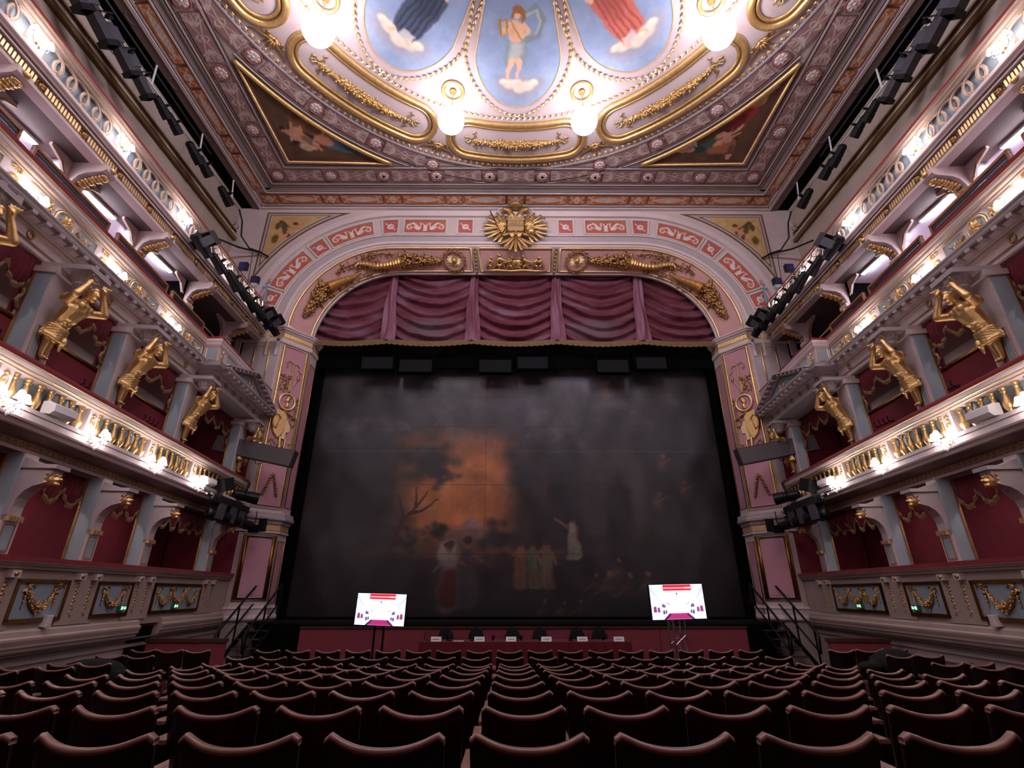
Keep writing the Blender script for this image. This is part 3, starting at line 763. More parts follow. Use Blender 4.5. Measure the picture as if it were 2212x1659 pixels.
# medallions
def rosette_mb(r, petals=8):
    b = MB(); b.tube([(r*cos(a), r*sin(a), -.01) for a in np.linspace(0, 2*pi, 25)[:-1]], r*.10, 5, closed=True); return b
mr = rosette_mb(.215).build('medallion_ring', 'terracotta', ceiling, smooth=True, origin=(0, 0, 0))
mb_ = MB()
for k in range(8): a = 2*pi*k/8; mb_.ell((.10*cos(a), .10*sin(a), -.012), (.085, .06, .02), M=Matrix.Rotation(a, 4, 'Z'), n=8, m=4)
mb_.ell((0, 0, -.03), (.045, .045, .02)); mb_.lathe([(.20, 0), (.20, -.012)], 20)
mp = mb_.build('medallion', 'plaster', ceiling, smooth=True, origin=(0, 0, 0))
meds = [(-8.3+1.844*k, 13.04) for k in range(10)]+[(g*8.29, 13.04-1.844*k) for g in (-1, 1) for k in range(1, 9)]
meds += [(8.28*cos(R(90+g*(6.667+13.333*k))), YC+8.28*sin(R(90+g*(6.667+13.333*k)))) for g in (-1, 1) for k in (1, 2, 3, 4, 5)]
for i, (x, y) in enumerate(meds):
    if i == 0: mr.location = (x, y-YC, -.03); mp.location = (x, y-YC, -.03)
    else: share(mr, ceiling, (x, y-YC, -.03)); share(mp, ceiling, (x, y-YC, -.03))
b = MB()
for k in range(2, 8): b.ell((-8.3+1.844*k, 13.04, ZC-.075), (.05, .05, .012))
b.build('vent_hole', 'black_void', ceiling)

# corner triangles with paintings
for g, side in ((-1, 'left'), (1, 'right')):
    def hyp(n): return [(8.84*cos(R(a)), YC+8.84*sin(R(a))) for a in np.linspace(90-g*28.6, 90-g*61.3, n)]
    H = hyp(26); A = (g*7.70, 12.45)
    if True:
        hx = np.array([q[0] for q in H]); hy = np.array([q[1] for q in H])
        def pos(s, t, hx=hx, hy=hy, A=A):
            x = np.interp(s*25, range(26), hx); y = np.interp(s*25, range(26), hy); u = .01+.99*t
            return A[0]+(x-A[0])*u, A[1]+(y-A[1])*u, np.full(s.shape, ZC-.02)
        def paint(p, g=g):
            bg2 = (74, 56, 48)
            p.mix(np.clip(smoothnoise(p.X*1.1, p.Y*1.1)*.8+.4, 0, .7), bg2)
            sk = (206, 150, 122); cx, cy = g*6.5, 11.4; keep = p.warp(.12, 3)
            # floating figures, heads towards the hall
            def fig(x, y, sx, robe, rot):
                p.ell(x, y, .55*sx, .24*sx, robe, rot=rot, soft=.35); p.ell(x+.35*sx*cos(rot), y+.35*sx*sin(rot), .35*sx, .16*sx, tuple(int(c*.7) for c in robe), rot=rot+.3, soft=.4)
                p.ell(x-.45*sx*cos(rot), y-.45*sx*sin(rot), .26*sx, .17*sx, sk, rot=rot, soft=.3); p.ell(x-.75*sx*cos(rot), y-.75*sx*sin(rot), .13*sx, .12*sx, sk, soft=.3); p.ell(x-.80*sx*cos(rot), y-.84*sx*sin(rot), .12*sx, .09*sx, (70, 44, 34), soft=.4)
                p.line([(x-.5*sx*cos(rot), y-.5*sx*sin(rot)), (x-.6*sx*cos(rot)+.3, y-.6*sx*sin(rot)-.35)], (.06, .035), sk); p.line([(x+.5*sx*cos(rot), y+.5*sx*sin(rot)), (x+1.0*sx*cos(rot+.15), y+1.0*sx*sin(rot+.15))], (.09, .05), sk)
            if g < 0: fig(-6.75, 10.9, 1.0, (120, 84, 60), -1.1); fig(-5.75, 11.75, 1.15, (92, 116, 134), .30); p.ell(-6.75, 11.85, .3, .2, (206, 180, 150), soft=.4); fig(-6.9, 11.5, .7, (196, 150, 120), .6)
            else: fig(6.95, 10.6, 1.2, (160, 58, 54), 2.0); fig(6.2, 11.75, 1.0, (70, 88, 80), 2.85); fig(6.9, 11.75, .8, (150, 100, 80), 1.2); p.poly([(5.4, 11.6), (5.75, 11.45), (5.85, 11.75), (5.5, 11.85)], (214, 204, 196)); p.ell(6.6, 11.9, .3, .2, (160, 100, 70), soft=.5)
            p.X, p.Y = keep; d = np.minimum(12.45-p.Y, 7.70-np.abs(p.X)); p.mix((d < .16).astype(float), (96, 62, 56)); p.mix((d < .06).astype(float), (120, 86, 76))
            p.grain(.15, 4)
        sheet('corner_painting', 110, 90, pos, paint, (112, 84, 58), parent=ceiling, phys=lambda s, t, f=pos: (f(s, t)[0], f(s, t)[1]))
    b = MB(); pts = [(q[0], q[1], ZC-.04) for q in H]; 
    b.tube(pts, .075, 6); b.tube([pts[0], (A[0], A[1], ZC-.03), pts[-1]], .05, 6)
    b.build('corner_frame', 'gold', ceiling, smooth=True)

# ---- sky-blue lobes with figures
def hw(r): return np.where(r > 4.1, 1.17*np.sqrt(np.clip(1-((r-4.1)/1.53)**2, 0, 1)), np.clip(1.17-.232*(4.1-r), .3, 2))
def lobe_pos(s, t):
    r = 1.6+(5.63-1.6)*np.sin(t*pi/2)**1.0; return (2*s-1)*hw(r), r, 0*s
SKIN = (224, 176, 146)
def cloud(p, x, y, sx, sy):
    for dx, dy, r in ((0, 0, 1), (-.6, .1, .8), (.6, .15, .8), (-.3, -.3, .8), (.3, -.35, .7), (-.8, .5, .5), (.85, .5, .5)): p.ell(x+dx*sx, y+dy*sy, sx*.75*r, sy*1.0*r, (148, 142, 148), soft=.9, a=.8)
    for dx, dy, r in ((-.45, .25, .7), (.35, .1, .75), (0, -.15, .7), (.65, .4, .5), (-.75, .45, .45), (-.1, .35, .6)): p.ell(x+dx*sx, y+dy*sy, sx*.42*r, sy*.62*r, (228, 208, 184), soft=.5, a=.75); p.ell(x+dx*sx+.04, y+dy*sy-.06, sx*.36*r, sy*.5*r, (190, 172, 160), soft=.9, a=.5)
def zoomed(p, k, cx, cy):
    X0, Y0 = p.X, p.Y; p.X = (X0-cx)/k+cx; p.Y = (Y0-cy)/k+cy; return X0, Y0
def apollo(p):
    p.mix(np.clip((p.Y+5.8)/4.2, 0, 1)*.6, (120, 138, 168)); p.mix(np.clip(smoothnoise(p.X*1.2, p.Y*1.2), 0, 1)*.35, (214, 214, 226))
    cloud(p, .05, -4.98, .62, .34); keep = zoomed(p, 1.18, 0, -4.7); p.warp(.05, 5)
    p.line([(.05, -3.35), (.35, -3.15), (.52, -3.4), (.42, -3.75), (.15, -3.85)], (.05, .07), (126, 140, 140)); p.line([(.1, -3.35), (.36, -3.22), (.48, -3.42), (.38, -3.7)], .025, (170, 178, 172))
    p.poly([(-.26, -3.85), (.16, -3.8), (.20, -4.2), (.06, -4.5), (-.05, -4.42), (-.24, -4.55), (-.34, -4.2)], (132, 146, 150), soft=.05); p.poly([(-.2, -3.9), (.1, -3.9), (.05, -4.3), (-.2, -4.35)], (196, 196, 186), a=.7, soft=.1)
    p.line([(.02, -4.3), (.03, -4.5), (-.02, -4.68)], (.07, .035), SKIN); p.line([(-.12, -4.3), (-.22, -4.52), (-.24, -4.74)], (.075, .035), SKIN)
    p.ell(-.06, -3.66, .17, .25, SKIN, soft=.25); p.ell(-.1, -3.6, .1, .2, (200, 148, 118), soft=.6, a=.5)
    p.line([(.08, -3.52), (.20, -3.68), (.02, -3.84)], (.06, .04), SKIN); p.line([(-.18, -3.52), (-.32, -3.68), (-.38, -3.60)], (.055, .035), SKIN)
    p.ell(-.03, -3.27, .085, .105, SKIN, soft=.25); p.ell(-.03, -3.19, .12, .07, (150, 96, 60), soft=.4); p.line([(.06, -3.22), (.12, -3.36), (.08, -3.45)], (.05, .02), (150, 96, 60)); p.line([(-.11, -3.25), (-.14, -3.38)], (.035, .02), (150, 96, 60))
    p.line([(-.36, -3.72), (-.44, -3.55), (-.40, -3.42)], .028, (170, 116, 52)); p.line([(-.30, -3.72), (-.24, -3.55), (-.28, -3.42)], .028, (170, 116, 52)); p.line([(-.43, -3.44), (-.25, -3.44)], .018, (170, 116, 52))
    for k in range(4): p.line([(-.37+.03*k, -3.46), (-.36+.03*k, -3.72)], .005, (226, 206, 150))
    p.line([(-.16, -3.44), (.08, -3.82)], .018, (190, 140, 60)); p.X, p.Y = keep; p.grain(.05, 6)
def muse(robe, robe2, flip):
    def f(p):
        p.mix(np.clip((p.Y+5.8)/4.2, 0, 1)*.6, (120, 138, 168)); p.mix(np.clip(smoothnoise(p.X*1.2+9, p.Y*1.2), 0, 1)*.35, (214, 214, 226))
        cloud(p, -.05*flip, -4.80, .74, .36); keep = zoomed(p, 1.32, 0, -4.8); p.warp(.06, 4)
        F = lambda pts: [(flip*x, y) for x, y in pts]
        p.poly(F([(-.20, -3.3), (.22, -3.25), (.36, -3.7), (.34, -4.2), (.20, -4.75), (-.05, -4.72), (-.28, -4.62), (-.30, -4.1)]), robe, soft=.05)
        for k in range(5): p.line(F([(-.1+.08*k, -3.4), (-.14+.1*k, -4.0), (-.2+.1*k, -4.6)]), .018, robe2, a=.8)
        p.poly(F([(-.25, -3.5), (.1, -3.4), (.3, -4.0), (.05, -4.25), (-.2, -3.9)]), robe2, a=.45, soft=.15)
        p.poly(F([(-.05, -4.55), (.18, -4.6), (.20, -4.78), (-.1, -4.76)]), (206, 200, 196), a=.8, soft=.04); p.line(F([(-.18, -4.70), (-.26, -4.76)]), .035, SKIN); p.line(F([(.1, -4.75), (.16, -4.82)]), .035, SKIN)
        p.ell(0, -3.15, .18, .25, (226, 218, 214), soft=.3); p.line(F([(.15, -3.2), (.34, -3.4), (.30, -3.62)]), (.06, .045), SKIN); p.line(F([(-.16, -3.15), (-.28, -3.0)]), (.06, .045), SKIN)
        p.ell(.0, -2.83, .09, .11, SKIN, soft=.25); p.ell(0, -2.76, .11, .08, (96, 64, 46), soft=.35); p.X, p.Y = keep; p.grain(.05, 6)
    return f
LOBES = [(90, apollo, 'apollo'), (130, muse((70, 78, 96), (40, 46, 64), 1), 'a'), (50, muse((196, 106, 92), (150, 70, 62), -1), 'b'), (170, muse((120, 96, 120), (80, 64, 90), 1), 'c'), (10, muse((110, 120, 96), (76, 84, 64), -1), 'd')]
for a, pf, nm in LOBES:
    o = sheet('lobe_painting', 110, 150, lobe_pos, pf, (138, 154, 180), parent=ceiling, phys=lambda s, t: (lobe_pos(s, t)[0], -lobe_pos(s, t)[1]), origin=(0, 0, 0))
    # hall plan: radial direction = local +y; seen from below the left/right sense is kept by the plan itself
    o.location = (0, 0, -.03); o.rotation_euler = (0, 0, R(a-90))
    b = MB(); tt = np.linspace(.02, 1, 40); rr = 1.6+4.03*np.sin(tt*pi/2); hh = hw(rr)
    b.tube([(h, r, -.03) for r, h in zip(rr, hh)]+[(-h, r, -.03) for r, h in zip(rr[::-1], hh[::-1])][1:], .022, 5)
    fo = b.build('lobe_edge', 'stucco_gold', ceiling, smooth=True, origin=(0, 0, 0)); fo.rotation_euler = (0, 0, R(a-90))
# ---- gilt husk chains
def husks(b, pts, step=.17, sc=1.0):
    P = [Vector(p) for p in pts]; acc = 0; 
    for i in range(len(P)-1):
        d = P[i+1]-P[i]; L = d.length
        if L < 1e-6: continue
        d.normalize(); t = (step-acc) if acc else 0
        while t < L:
            c = P[i]+d*t; nn = Vector((0, 0, -1)); u = d.cross(nn)
            b.leaf(c-d*.03*sc, d+u*.35, nn, .13*sc, .06*sc, .03*sc); b.leaf(c-d*.03*sc, d-u*.35, nn, .13*sc, .06*sc, .03*sc); b.ell(c-d*.04*sc+nn*.01, .028*sc, n=5, m=4)
            t += step
        acc = (L-(t-step))
    return b
def ringpts(r, a0, a1, n): return [(r*cos(R(a)), YC+r*sin(R(a)), ZC-.03) for a in np.linspace(a0, a1, n)]
b = MB(); husks(b, ringpts(7.83, 5, 175, 140), .19); b.build('outer_husk_chain', 'gold_old', ceiling)
b = MB(); husks(b, ringpts(6.02, 5, 175, 120), .17); b.build('inner_husk_chain', 'gold_pale', ceiling)
for a, pf, nm in LOBES:
    b = MB(); tt = np.linspace(.12, 1, 60); rr = 1.6+4.03*np.sin(tt*pi/2); hh = hw(rr)+.27*np.ones_like(rr)
    rr2 = rr+np.where(rr > 4.1, .28*((rr-4.1)/1.53)**2, 0); hh = np.where(rr > 4.1, hw(rr)+.27*np.sqrt(np.clip(1-((rr-4.1)/1.55)**2, 0, 1)), hw(rr)+.27)
    for g in (-1, 1): husks(b, [(g*h, r, -.03) for r, h in zip(rr2, hh)], .17)
    o = b.build('lobe_husk_chain', 'gold_pale', ceiling, origin=(0, 0, 0)); o.rotation_euler = (0, 0, R(a-90))
# ---- gilt cartouches with garlands (one per lobe)
def cart_path(a, rm, half, end, n=40):
    pts = [((rm+half)*sin(x), (rm+half)*cos(x)) for x in np.linspace(-a, a, n)]
    c = (rm*sin(a), rm*cos(a)); pts += [(c[0]+half*sin(a+th), c[1]+half*cos(a+th)) for th in np.linspace(0, pi, 16)[1:-1]]
    pts += [((rm-half)*sin(x), (rm-half)*cos(x)) for x in np.linspace(a, -a, n)]
    c = (-rm*sin(a), rm*cos(a)); pts += [(c[0]+half*sin(-a+pi+th), c[1]+half*cos(-a+pi+th)) for th in np.linspace(0, pi, 16)[1:-1]]
    return pts
ca = R(12.6)
b = MB(); b.tube([(x, y, -.04) for x, y in cart_path(ca, 6.915, .66, 0)], .095, 8, closed=True); b.tube([(x, y, -.03) for x, y in cart_path(ca, 6.915, .50, 0)], .045, 6, closed=True); b.tube([(x, y, -.02) for x, y in cart_path(ca, 6.915, .585, 0)], .03, 6, closed=True)
cf = b.build('cartouche_frame', 'gold', ceiling, smooth=True, origin=(0, 0, 0))
b = MB(); rr = random.Random(3)
for i in range(300):
    t = rr.uniform(-1, 1); wd = .14*(1-abs(t)**1.6)+.02; a = t*R(11.2); q = rr.uniform(-1, 1); r = 6.93+q*wd; z = -.03-.13*(1-q*q)*(1-abs(t)**2)
    d = Vector((rr.uniform(-1, 1), rr.uniform(-.5, .5), -.3)); c = (r*sin(a), r*cos(a), z)
    if rr.random() < .55: b.leaf(c, d, (0, 0, -1), .15, .07)
    else: b.ell(c, rr.uniform(.025, .045), n=6, m=4)
b.tube([(6.93*sin(a), 6.93*cos(a), -.05) for a in np.linspace(-R(12), R(12), 16)], [.02+.09*(1-abs(k/7.5-1)**1.6) for k in range(16)], 6)
for g in (-1, 1):
    for L in ([(0, 0), (.12, .10), (.22, .04), (.10, -.02)], [(0, 0), (.10, -.12), (.22, -.10), (.12, -.02)], [(0, 0), (-.10, .16), (-.02, .24), (-.12, .30)], [(0, 0), (-.12, -.14), (-.04, -.24), (-.14, -.30)]):
        b.tube([(g*(6.93*sin(R(12.0))+x), 6.93*cos(R(12.0))+y, -.05) for x, y in L], .022, 5)
gl = b.build('garland', 'gold', ceiling, smooth=True, origin=(0, 0, 0))
b = MB()
for k in range(7): a = (k-3)*.42; b.leaf((0, 7.35, -.03), (sin(a), cos(a), -.15), (0, 0, -1), .42-.04*abs(k-3), .12, .06)
for g in (-1, 1): b.tube([(0, 7.35, -.04), (g*.2, 7.5, -.05), (g*.42, 7.58, -.04), (g*.55, 7.7, -.03)], [.05, .04, .03, .01], 6); b.tube([(g*q[0], q[1], -.04) for q in spiral(.22, 7.38, .10, 0, 1)], .02, 5)
sl = b.build('shell_ornament', 'gold_old', ceiling, smooth=True, origin=(0, 0, 0))
for k, a in enumerate((90, 130, 50, 170, 10)):
    for o in (cf, gl):
        q = o if k == 0 else share(o, ceiling, (0, 0, 0)); q.location = (0, 0, 0); q.rotation_euler = (0, 0, R(a-90))
for k, a in enumerate((70, 110, 30, 150)):
    q = sl if k == 0 else share(sl, ceiling, (0, 0, 0)); q.location = (0, 0, 0); q.rotation_euler = (0, 0, R(a-90))

# ------------------------------------------------------------------ ceiling globe lamps
lamp = local('globe_lamp', 'lamp', 'ceiling lamp')
b = MB(); b.lathe([(.23, -.02), (.235, -.06), (.25, -.07), (.265, -.04), (.28, -.04), (.30, -.07), (.325, -.06), (.335, -.01)], 28, cap=False); b.lathe([(.02, -.20), (.04, -.17), (.05, -.10), (.09, -.05), (.10, -.02)], 14)
b.build('ceiling_rose', 'gold', lamp, smooth=True, origin=(0, 0, 0))
b = MB(); b.tube([(0, 0, -.1), (0, 0, -.84)], .012, 6); b.build('rod', 'gold_old', lamp, origin=(0, 0, 0))
b = MB(); b.ell((0, 0, -1.19), .37, n=24, m=16); b.build('globe', 'globe_glow', lamp, smooth=True, origin=(0, 0, 0))
b = MB(); b.lathe([(.05, -.78), (.10, -.82), (.13, -.85), (.13, -.87)], 14); b.build('fitter', 'gold_old', lamp, origin=(0, 0, 0))
LN = {70: 'right of the two over the arch centre', 110: 'left of the two over the arch centre', 30: 'at the top right of the ceiling circle', 150: 'at the top left of the ceiling circle'}
first = True
for k in range(9):
    a = 70-40*k; x, y = 5.48*cos(R(a)), YC+5.48*sin(R(a)); a2 = a % 360
    o = lamp if first else copy_tree(lamp); first = False
    place(o, (x, y, ZC), 0, 'glowing round ceiling lamp, '+LN.get(a2, '%s of the ring, behind the viewer' % NTH[k]), 'ring of ceiling globes')

# ------------------------------------------------------------------ side walls (built on the left, mirrored to the right)
L_THINGS = []                                # roots to mirror
def band(f, y0, y1, d0, d1, z0, z1, mb=None):   # straight box along a left parapet line, d = towards the room
    mb = mb or MB(); mb.sweep(lwall(f, y0, y1), [(d0, z0), (d1, z0), (d1, z1), (d0, z1)]); return mb
def LP(f, Y, d, z): return (-f(Y)+d, Y, z)
wl = MB(); wl.box(-11.0, -10.62, YB-2.5, 14.7, 0, 15.5)
wall_left = struct(wl.build('wall_left', 'wine_wall', origin=(-10.8, 0, 0)))
def wpart(name, mb, mat, smooth=False): return mb.build(name, mat, wall_left, smooth)
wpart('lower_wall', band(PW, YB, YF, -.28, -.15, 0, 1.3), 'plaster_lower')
b = band(PW, YB, YF, -.15, -.11, .90, .96); band(PW, YB, YF, -.15, -.12, .06, .14, b); wpart('lower_moulding', b, 'plaster_grey')
for k, (a, c) in enumerate(((11.7, 13.2), (9.3, 10.7), (7.5, 9.0), (5.7, 7.2))): 
    b = band(PW, a, c, -.15, -.11, .76, .81); band(PW, a, c, -.15, -.11, .22, .27, b); band(PW, a, a+.05, -.15, -.11, .22, .81, b); band(PW, c-.05, c, -.15, -.11, .22, .81, b); wpart('dado_frame', b, 'plaster_grey')
wpart('box_floor', band(PW, YB, YF, -2.0, -.1, 1.25, 1.33), 'velvet_dark'); wpart('box_end_wall', MB().box(-10.6, -7.95, YF-.02, YF-.005, 1.3, 3.76), 'wine_wall'); wpart('box_end_wall', MB().box(-10.6, -8.1, YF-.02, YF-.005, 3.95, 6.64), 'wine_wall')
wpart('box_back_wall', band(PW, YB, YF, -2.1, -1.95, 1.3, 3.85), 'wine_wall')
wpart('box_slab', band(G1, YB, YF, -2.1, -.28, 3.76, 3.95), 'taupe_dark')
wpart('box_back_wall', band(G1, YB, YF, -2.1, -1.95, 3.9, 6.75), 'wine_wall')
b = band(G1, YB, YF, -1.96, -1.90, 6.42, 6.75); wpart('box_frieze', b, 'plaster_grey'); wpart('box_gold_line', band(G1, YB, YF, -1.92, -1.88, 6.38, 6.43), 'bronze')
wpart('box_slab', band(G2, YB, YF, -2.4, -.05, 6.64, 6.95), 'plaster_grey')
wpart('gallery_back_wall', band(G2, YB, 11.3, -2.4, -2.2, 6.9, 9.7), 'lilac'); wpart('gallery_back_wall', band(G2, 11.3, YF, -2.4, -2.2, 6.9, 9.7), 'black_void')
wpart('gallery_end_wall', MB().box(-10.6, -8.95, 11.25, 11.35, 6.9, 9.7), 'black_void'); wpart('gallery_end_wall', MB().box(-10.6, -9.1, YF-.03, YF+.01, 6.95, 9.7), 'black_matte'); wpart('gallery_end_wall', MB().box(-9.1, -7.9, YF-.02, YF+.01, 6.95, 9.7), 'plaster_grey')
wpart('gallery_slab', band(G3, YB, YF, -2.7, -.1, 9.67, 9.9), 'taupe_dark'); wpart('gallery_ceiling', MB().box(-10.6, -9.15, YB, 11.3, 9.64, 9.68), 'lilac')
wpart('upper_wall', MB().box(-10.62, -10.4, YB-2, YF, 9.8, 15.35), 'beige')
b = MB(); b.box(-10.42, -10.28, YB, YF, 13.78, 13.92); b.box(-10.42, -10.32, YB, YF, 14.05, 14.10); b.box(-10.42, -10.33, YB, YF, 14.18, 14.22); wpart('upper_moulding', b, 'ochre')
wpart('upper_moulding', MB().box(-10.42, -10.30, YB, YF, 13.96, 14.02), 'plaster_pale')
b = MB(); b.tube([(-10.38, 11.0, 11.7), (-10.38, 10.6, 12.1), (-10.38, 9.4, 12.1), (-10.38, 9.2, 12.0), (-10.38, 9.2, 11.2)], .02, 5); wpart('wall_line', b, 'black_metal')
b = MB(); b.box(-10.45, -8.65, YF-.05, YF, 11.9, 12.1); b.box(-10.45, -8.75, YF-.03, YF, 10.2, 11.75); wpart('end_panel', b, 'pink_panel')
b = MB(); b.box(-10.45, -8.72, YF-.06, YF, 11.72, 11.78); b.box(-8.76, -8.70, YF-.06, YF, 10.1, 11.78); wpart('end_panel_trim', b, 'cyan_trim')
# arched vault panels in the second gallery
for Y in (4.6, 6.6, 8.6, 10.6):
    b = MB(); x0 = -G2(Y)-2.18
    b.tube([(x0, Y-.75*cos(a), 8.55+.62*sin(a)) for a in np.linspace(0, pi, 14)], .05, 6); wpart('vault_rib', b, 'plaster_pale', True)
    b = MB(); b.prism([(Y-.75*cos(a), 8.55+.62*sin(a)) for a in np.linspace(0, pi, 14)], lambda y, z: (x0-.02, y, z), lambda y, z: (x0+.02, y, z)); wpart('vault_panel', b, 'beige')
    b = MB(); b.box(-G2(Y)-2.2, -8.9, Y+1.0-.06, Y+1.0+.06, 9.3, 9.66); wpart('cross_beam', b, 'lilac')
# door opening near the stage (left only is seen dark)
# ---------- lower parapet
t = thing('lower_box_parapet', 'lowest box parapet with pale blue panels and gilt swags, left wall', 'balcony', (-PW(10), 10, 1.05)); L_THINGS.append(t)
b = band(PW, YB, YF-.02, -.30, .06, 2.283, 2.355); b.build('velvet_rail', 'velvet', t)
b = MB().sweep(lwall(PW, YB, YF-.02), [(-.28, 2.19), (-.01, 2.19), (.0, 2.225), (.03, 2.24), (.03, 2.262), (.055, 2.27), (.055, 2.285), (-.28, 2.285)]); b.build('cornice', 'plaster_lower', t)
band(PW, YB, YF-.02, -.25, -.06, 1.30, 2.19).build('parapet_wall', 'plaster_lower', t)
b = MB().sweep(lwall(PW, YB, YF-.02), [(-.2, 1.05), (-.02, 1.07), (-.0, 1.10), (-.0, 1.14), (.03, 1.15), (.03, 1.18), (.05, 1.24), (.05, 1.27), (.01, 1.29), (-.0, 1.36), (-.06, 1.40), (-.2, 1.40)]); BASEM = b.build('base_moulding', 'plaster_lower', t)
BASEP = [(-.2, 1.05), (-.02, 1.07), (-.0, 1.10), (-.0, 1.14), (.03, 1.15), (.03, 1.18), (.05, 1.24), (.05, 1.27), (.01, 1.29), (-.0, 1.36), (-.06, 1.40), (-.2, 1.40)]; LOWP = t
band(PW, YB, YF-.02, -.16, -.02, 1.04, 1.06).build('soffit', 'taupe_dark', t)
PPIER = [13.48, 10.62, 8.95, 7.2, 5.45, 3.7, 1.95]
PPAN = [(11.12, 13.08), (9.33, 10.28), (7.6, 8.56), (5.85, 6.8), (4.1, 5.05), (2.35, 3.3)]
def swag_gold(b, f, y0, y1, zt, dep, d, seed):
    rr = random.Random(seed); us = np.linspace(-1, 1, 13)
    b.tube([LP(f, (y0+y1)/2+u*(y1-y0)/2, d+.01, zt-dep*(1-u*u)) for u in us], [.012+.045*(1-u*u)**.8 for u in us], 6)
    for i in range(int(90*(y1-y0)/.7)):
        u = rr.uniform(-1, 1); y = (y0+y1)/2+u*(y1-y0)/2; z = zt-dep*(1-u*u); th = .05*(1-u*u)**.7+.012
        q = rr.uniform(-1, 1); c = LP(f, y, d+.015+.04*(1-q*q)*(1-u*u), z+q*th)
        if rr.random() < .5: b.leaf(c, (.2, rr.uniform(-1, 1), rr.uniform(-1, 1)), (1, 0, 0), .06, .03)
        else: b.ell(c, .02, n=5, m=4)
for i, (y0, y1) in enumerate(PPAN):
    p = band(PW, y0, y1, -.07, -.045, 1.52, 2.02); pan = p.build('panel', 'blue_panel', t)
    b = MB()
    for (a, c, z0, z1) in ((y0-.05, y1+.05, 1.47, 1.53), (y0-.05, y1+.05, 2.01, 2.06), (y0-.05, y0+.01, 1.5, 2.04), (y1-.01, y1+.05, 1.5, 2.04)): band(PW, a, c, -.07, -.015, z0, z1, b)
    b.build('panel_frame', 'bronze', pan)
    n = 3 if i == 0 else 1
    for k in range(n):
        b = MB()
        a = y0+.10+(y1-y0-.2)*k/n; c = y0+.10+(y1-y0-.2)*(k+1)/n; m_ = .06 if n > 1 else .12
        swag_gold(b, PW, a+m_, c-m_, 1.90, .24, -.045, 10*i+k)
        for yy in (a+m_*.7, c-m_*.7):
            for q in range(9): b.leaf(LP(PW, yy+random.uniform(-.04, .04), -.035, 1.92+random.uniform(-.03, .05)), (.3, random.uniform(-1, 1), random.uniform(-1, .6)), (1, 0, 0), .08, .04)
            for q in range(8): b.ell(LP(PW, yy+.01*(q % 2), -.03, 1.88-.03*q), .02*(1.2-.09*q), n=5, m=4)
            b.tube([LP(PW, yy, -.03, 1.95), LP(PW, yy+.08, -.03, 1.99), LP(PW, yy+.14, -.03, 1.94)], .01, 4)
        b.build('swag', 'gold_old', pan)
for Y in PPIER[:-1]:
    for dy in (-.20, .20):
        b = MB(); band(PW, Y+dy-.075, Y+dy+.075, -.06, .045, 2.07, 2.17, b); bl = b.build('block', 'plaster_pale', t)
        b = MB(); b.ell(LP(PW, Y+dy, .05, 2.12), (.02, .045, .032)); b.build('rosette', 'gold_old', bl, smooth=True)
        b = MB()
        for q in range(9): b.ell(LP(PW, Y+dy*.8, -.04, 2.02-.055*q), (.025, .032*(1.25-.1*q), .026), n=6, m=4); b.leaf(LP(PW, Y+dy*.8, -.03, 2.0-.055*q), (.2, .6*(-1)**q, -.6), (1, 0, 0), .06, .035)
        b.build('husk_drop', 'gold_old', t)
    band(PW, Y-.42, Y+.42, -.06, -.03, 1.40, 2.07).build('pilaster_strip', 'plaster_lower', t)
# ---------- lower piers with brackets and lion masks
def lion(b, M):
    i = b.n()
    b.ell((0, 0, 0), (.10, .09, .12)); b.ell((.07, 0, -.03), (.07, .055, .05)); b.ell((.13, 0, -.02), (.03, .035, .025)); b.ell((.08, .04, .04), (.03, .025, .02)); b.ell((.08, -.04, .04), (.03, .025, .02)); b.ell((.09, 0, -.09), (.04, .05, .03))
    for k in range(11):
        a = R(-30+24*k); b.leaf((.0, .085*cos(a), .11*sin(a)), (.1, cos(a), sin(a)), (1, 0, 0), .09, .07, .04)
    b.xf(M, i)
pr = local('box_pier', 'x', 'pillar')
b = MB(); b.box(-.27, -.02, -.15, .15, 1.3, 2.80); b.box(-.27, -.06, -.13, .13, 2.8, 3.76); b.build('shaft', 'plaster', pr, origin=(0, 0, 0))
b = MB(); b.box(-.26, -.05, -.165, -.125, 2.34, 3.74); b.box(-.03, -.01, -.08, .08, 2.42, 2.74); b.build('blue_face', 'blue_panel', pr, origin=(0, 0, 0))
b = MB(); b.box(-.295, -.26, -.185, -.14, 2.33, 3.74); b.tube([(-.01, -.10, 2.40), (-.01, .10, 2.40), (-.01, .10, 2.76), (-.01, -.10, 2.76)], .009, 4, closed=True); b.build('gold_edge', 'gold_old', pr, origin=(0, 0, 0))
b = MB(); b.lathe([(.14, 2.79), (.16, 2.81), (.17, 2.86), (.19, 2.88)], 4, Matrix.Translation((-.12, 0, 0)) @ Matrix.Diagonal((1.0, 1.0, 1, 1)) @ rotm(0, 0, pi/4))
for k in range(5): b.box(.0, .04, -.125+.055*k, -.09+.055*k, 2.80, 2.87)
b.build('capital', 'gold_pale', pr, origin=(0, 0, 0))
b = MB(); prof = [(-.25, 2.88), (-.0, 2.88), (.0, 3.0), (.02, 3.12), (.08, 3.22), (.17, 3.29), (.30, 3.33), (.32, 3.42), (.36, 3.47), (.36, 3.56), (-.25, 3.76)]
b.prism(prof, lambda x, z: (x, -.105, z), lambda x, z: (x, .105, z)); b.box(-.1, .42, -.14, .14, 3.54, 3.60); b.build('bracket', 'plaster_grey', pr, origin=(0, 0, 0))
b = MB(); lion(b, Matrix.Translation((.30, 0, 3.42))); melt(b, 'lion_mask', .012, 'gold', pr, 2, origin=(0, 0, 0))
WANG = math.atan(.105)
